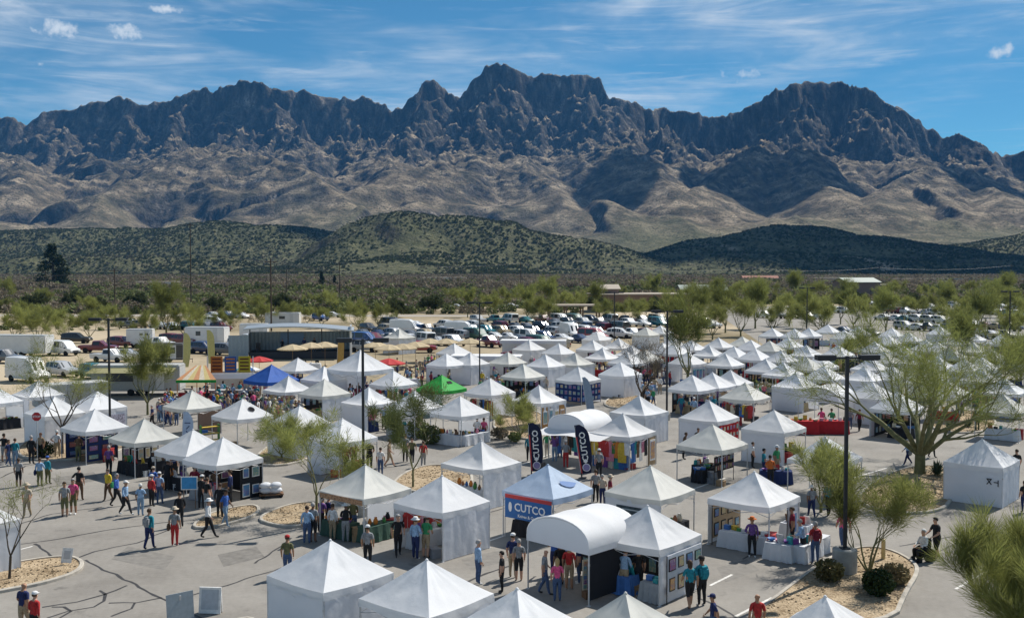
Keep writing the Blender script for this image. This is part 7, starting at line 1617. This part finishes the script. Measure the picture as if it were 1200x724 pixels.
pp(731, 697, AW - .5, 'light blue', 'khaki', 'browse', PT, hat=('cap', 'beige'), sleeves=True); pp(742, 690, RT, 'navy', 'denim', 'stand', PT, hair='brown'); pp(748, 695, AW, 'black', 'black', 'stand', PT); pp(808.5, 712, AW + .2, 'teal', 'black', 'walk2', PT, shorts=True, hair='brown', long_hair=True); pp(822, 709, AW + .3, 'teal', 'black', 'stand', PT, hat=('cap', 'black'), pack='teal', sleeves=True, scale=1.06); pp(836, 752, LFT, 'navy', 'denim', 'walk', PT, hat=('cap', 'navy')); pp(887, 757, AW, 'red', 'khaki', 'stand', 'by the gravel island corner', hair=None)
CC = 'at the corner counter tables'
pp(881, 652, TO - .2, 'purple', 'black', 'stand2', CC, hair='blond', hat=('sunhat', 'orange'), sleeves=True); pp(955, 660, AW, 'red', 'denim', 'stand', CC, pack='maroon', hair='grey'); pp(941, 657, LFT, 'light blue', 'black', 'browse', CC, hair='grey', sleeves=True); pp(928, 640, LFT, 'maroon', 'black', 'stand', CC); pp(951, 606, AW, 'grey', 'navy', 'walk', CC, hair='white'); pp(971, 604, AW, 'teal', 'black', 'walk2', CC, hat=('cap', 'beige')); pp(988, 644, AW, 'pink', 'denim', 'walk2', 'behind the lamp post', hair='grey'); pp(847, 628, TO, 'black', 'black', 'stand', CC)
person(Vector((wl.x + .05, wl.y + .02, .0)), R(-70), 'white', 'black', 'sit', 'in the black wheelchair', hair='white', sleeves=True, label='white-haired person in a white top sitting in the black wheelchair')
hp_ = wl + Vector((.72, .28, 0)); person(hp_, R(-70), 'black', 'black', 'push', 'the wheelchair', hair='black', shorts=True, scale=1.05, label='person in black top and black shorts pushing the wheelchair across the asphalt')
NT = 'at the lone navy table'
nv = at(909, 566); table(None, nv.x, nv.y, R(-10), 1.8, .8, 'navy', 'mixed', 'standing alone behind the corner counter tent', n=6)
pp(910, 556, TO + .5, 'green', 'khaki', 'stand', NT, hat=('sunhat', 'white')); pp(903, 570, AW, 'orange', 'black', 'browse', NT, hair='black'); pp(895, 560, RT, 'teal', 'navy', 'stand2', NT, hair='black'); pp(882, 548, RT, 'white', 'black', 'stand', NT)
pp(1064, 545, LFT, 'light blue', 'navy', 'walk', 'under the big tree', hair='white', bag='grey', sleeves=True); pp(1092, 536, RT, 'black', 'black', 'walk2', 'under the big tree'); pp(1191, 562, AW, 'black', 'black', 'stand', 'behind the logo tent'); pp(1200, 600, AW, 'black', 'navy', 'stand', 'beside the logo tent'); pp(1145, 505, AW, 'maroon', 'black', 'browse', 'at the table beyond the big tree')
for q in ((963,505,AW,'pink','navy','browse'),(975,506,AW,'green','khaki','browse'),(1007,505,TO,'maroon','black','walk2'),(1040,505,AW,'red','black','browse'),(996,503,AW,'grey','denim','stand')): pp(*q, 'at the dark red counter')
RS = 'with the vendors in red'
pp(406, 552, AW, 'maroon', 'black', 'stand', RS, sleeves=True); pp(415, 549, AW, 'maroon', 'black', 'stand2', RS, sleeves=True); pp(433, 551, AW, 'black', 'black', 'browse', RS, scale=1.1); pp(446, 556, AW, 'white', 'denim', 'stand', RS)
WKW = 'in the walkway behind the young mesquite'
pp(496, 547, AW, 'red', 'grey', 'walk2', WKW, hair='brown'); pp(475, 541, AW, 'grey', 'black', 'stand', WKW); pp(483, 543, TO, 'olive', 'black', 'walk', WKW); pp(456, 547, RT, 'tan', 'khaki', 'walk', WKW, shorts=True); pp(470, 505, AW, 'yellow', 'khaki', 'stand', WKW, hair='black'); pp(437, 506, AW, 'pink', 'denim', 'stand2', WKW, hair='black', long_hair=True); pp(450, 502, AW, 'light blue', 'black', 'stand', WKW, hat=('cap', 'white')); pp(459, 505, TO, 'orange', 'denim', 'walk2', WKW); pp(425, 500, RT, 'maroon', 'black', 'stand', WKW); pp(492, 505, AW, 'olive', 'khaki', 'stand', WKW); pp(559, 519, AW, 'white', 'black', 'browse', 'at the jewellery stall', hair='black'); pp(567, 517, AW, 'pink', 'maroon', 'stand', 'at the jewellery stall', hair='brown')
CF = 'near the black feather flags'
pp(620, 540, AW, 'teal', 'black', 'stand', CF, hair='brown', sleeves=True); pp(663, 548, AW, 'grey', 'red', 'browse', CF, hair='grey'); pp(702, 560, AW, 'grey', 'black', 'stand', CF, hat=('cap', 'white')); pp(641, 535, TO, 'green', 'white' if False else 'beige', 'walk2', CF); pp(650, 541, AW, 'purple', 'pale denim', 'browse', CF); pp(656, 536, AW, 'light blue', 'denim', 'stand', CF); pp(608, 577, LFT, 'orange', 'black', 'stand2', CF); pp(715, 596, RT, 'maroon', 'black', 'stand', CF, hat=('sunhat', 'beige')); pp(706, 592, AW, 'beige', 'navy', 'browse', CF, hair='grey'); pp(698, 588, AW, 'grey', 'black', 'stand', CF); pp(801, 538, RT, 'brown', 'black', 'browse', 'at the hat stands'); pp(818, 531, TO, 'black', 'black', 'stand', 'at the hat stands')
# crowds, each person an individual
crowd(50, [(232, 470), (335, 462), (345, 492), (228, 497)], 'in the crowd before the food stalls', 1, face=AW)
crowd(20, [(300, 490), (345, 486), (360, 500), (300, 505)], 'in the crowd behind the ring-logo tent', 2)
crowd(11, [(180, 488), (225, 478), (205, 500), (178, 503)], 'near the food trailer behind the palo verde', 3)
crowd(13, [(400, 472), (440, 462), (450, 490), (420, 494)], 'in the crowd below the red umbrella', 4)
crowd(13, [(455, 440), (520, 428), (530, 450), (500, 458)], 'in the eating area by the tan umbrellas', 5, poses=('stand', 'sit', 'stand2', 'hips', 'walk'))
crowd(12, [(560, 452), (600, 448), (610, 464), (565, 470)], 'near the white awnings behind the green tent', 6)
crowd(9, [(640, 428), (660, 426), (668, 436), (600, 440)], 'beside the dark red car on the dirt', 7)
crowd(12, [(752, 448), (785, 446), (785, 480), (752, 478)], 'in the aisle by the crooked dark tree', 8)
crowd(13, [(795, 480), (890, 470), (900, 486), (800, 494)], 'behind the three canopies', 9)
crowd(9, [(880, 452), (925, 450), (935, 470), (890, 474)], 'in the aisle left of the drooping awning', 10)
crowd(9, [(690, 428), (760, 424), (770, 436), (700, 440)], 'behind the closed box tent', 12)
crowd(8, [(380, 480), (420, 476), (420, 486), (385, 490)], 'behind the orange wares tent', 13)
crowd(7, [(540, 440), (562, 436), (590, 442), (560, 448)], 'on the open dirt by the lamp post', 14)
crowd(7, [(1130, 480), (1195, 478), (1195, 490), (1130, 492)], 'to the right of the big tree', 15)
for px, py, rz in ((178,556,.3),(640,560,1),(880,470,2),(470,452,0),(480,448,1),(492,452,2),(505,446,.5),(517,449,1.4),(455,450,2.4),(345,432,1),(360,430,2),(372,431,.4)): folding_chair(at(px, py), rz, 'black folding chair near the stalls')
for px, py in ((348,434),(368,433),(470,455),(486,452),(510,446)):
    q = at(px, py); table(None, q.x, q.y, 0, 1.6, .75, 'white', 'bowl', 'in the eating area before the stage', n=2)
hc = thing('hand_truck', 'low wheeled cart loaded with white sacks beside the black-walled tent', 'cart', at(318, 582), R(15)); add('deck', mk_box('deck', (0, 0, .18), (1.3, .75, .06), WCOL['brown']), hc)
for x in (-.5, .5):
    for s in (-1, 1): m_ = MB(); m_.lathe([(.02, -.03), (.12, -.03), (.12, .03), (.02, .03)], 12); add('wheel', m_.mesh('wheel', TYRE), hc, (x, s * .32, .12), rot=(math.pi / 2, 0, 0))
for i in range(4):
    bm = bmesh.new(); bmesh.ops.create_icosphere(bm, subdivisions=3, radius=1)
    for v in bm.verts: v.co = Vector((v.co.x * .34, v.co.y * .26, v.co.z * .17)) * (1 + .12 * mnoise.noise(v.co * 3 + Vector((i, 0, 0))))
    me = bpy.data.meshes.new('sack'); bm.to_mesh(me); bm.free(); me.materials.append(W_WALL); me.polygons.foreach_set('use_smooth', [True] * len(me.polygons)); c0 = at(318, 582); tag(add('sack', me, None, (c0.x - .3 + .55 * (i % 2), c0.y - .08 + .1 * (i % 2), .38 + .28 * (i // 2)), .3 * i), 'white sack lying on the low wheeled cart', 'sack', 'sacks on the cart')

# the rest of the crowd far down the aisles, too many and too small to pick apart
def far_crowd(n, seed):
    rs = random.Random(seed); quads = [[(235, 466), (340, 458), (345, 486), (230, 492)], [(420, 470), (470, 458), (500, 478), (440, 488)], [(560, 450), (640, 440), (650, 462), (570, 474)], [(690, 440), (790, 436), (790, 452), (700, 458)], [(790, 462), (900, 456), (910, 480), (800, 484)], [(880, 440), (960, 436), (970, 456), (890, 462)], [(940, 410), (1000, 408), (1010, 430), (945, 432)], [(460, 436), (540, 424), (545, 446), (470, 454)], [(700, 420), (800, 416), (800, 430), (705, 434)], [(820, 418), (900, 412), (905, 430), (830, 436)], [(380, 456), (430, 450), (430, 470), (385, 474)], [(190, 478), (235, 472), (215, 498), (180, 500)], [(1100, 470), (1190, 468), (1190, 490), (1110, 494)], [(1000, 440), (1050, 436), (1050, 446), (1005, 450)]]
    pal = [GM[k] for k in ('white', 'black', 'navy', 'blue', 'light blue', 'grey', 'teal', 'red', 'maroon', 'pink', 'yellow', 'green', 'purple', 'beige', 'khaki', 'denim')] + [SKIN[0], SKIN[1], SHOE, HAIR['brown'], HAIR['grey']]
    V = []; F3 = []; F4 = []; M3 = []; M4 = []; base = 0; src = {}
    for k in ('stand', 'stand2', 'hips', 'walk', 'browse', 'walk2'):
        me = BODY[k][0]; co = np.empty(len(me.vertices) * 3); me.vertices.foreach_get('co', co); hm = hair_mesh(False); hc = np.array([v.co for v in hm.vertices]) + np.array(BODY[k][1])
        src[k] = (co.reshape(-1, 3), [tuple(p.vertices) for p in me.polygons], [p.material_index for p in me.polygons], hc, [tuple(p.vertices) for p in hm.polygons])
    verts = []; faces = []; mi = []
    for q in range(n):
        quad = quads[q % len(quads)]; u, v = rs.random(), rs.random(); a = Vector(quad[0]).lerp(Vector(quad[1]), u); b = Vector(quad[3]).lerp(Vector(quad[2]), u); p = a.lerp(b, v); w = at(p.x, p.y)
        if blocked(w): continue
        co, fs, ms, hc, hf = src[rs.choice(list(src))]; an = rs.random() * 6.28; c, s = math.cos(an), math.sin(an); sc = rs.uniform(.9, 1.05); rot = np.array([[c, -s, 0], [s, c, 0], [0, 0, 1]]) * sc
        top, bot, sk = rs.randrange(15), rs.choice([1, 2, 5, 14, 15, 15]), rs.choice([16, 17]); mp = [sk, top, bot, 18, top if rs.random() < .5 else sk, bot]
        o = len(verts); verts.extend((co @ rot.T + np.array(w)).tolist()); faces.extend([tuple(i + o for i in f) for f in fs]); mi.extend([mp[m] for m in ms])
        o = len(verts); verts.extend((hc @ rot.T + np.array(w)).tolist()); faces.extend([tuple(i + o for i in f) for f in hf]); hi = rs.choice([19, 20, 0, 1]); mi.extend([hi] * len(hf))
    me = bpy.data.meshes.new('distant_crowd'); me.from_pydata(verts, [], faces)
    for m in pal: me.materials.append(m)
    me.polygons.foreach_set('material_index', mi); me.polygons.foreach_set('use_smooth', [True] * len(faces)); tag(add('distant_crowd', me), 'dense far-off crowd of shoppers filling the aisles between the tents', 'crowd', kind='stuff')
far_crowd(340, 5)
# ------------------------------------------------------------------ keep labels within sixteen words
for o in COL.objects:
    if o.parent is None and 'label' in o:
        w = o['label'].split()
        if len(w) > 16:
            w = w[:16]
            while w[-1].strip(',') in ('with', 'a', 'an', 'the', 'its', 'and', 'to', 'of', 'in', 'by', 'on', 'at', 'behind', 'beside', 'under', 'white', 'black', 'light', 'pale', 'top', 'small'): w.pop()
            o['label'] = ' '.join(w).rstrip(',')
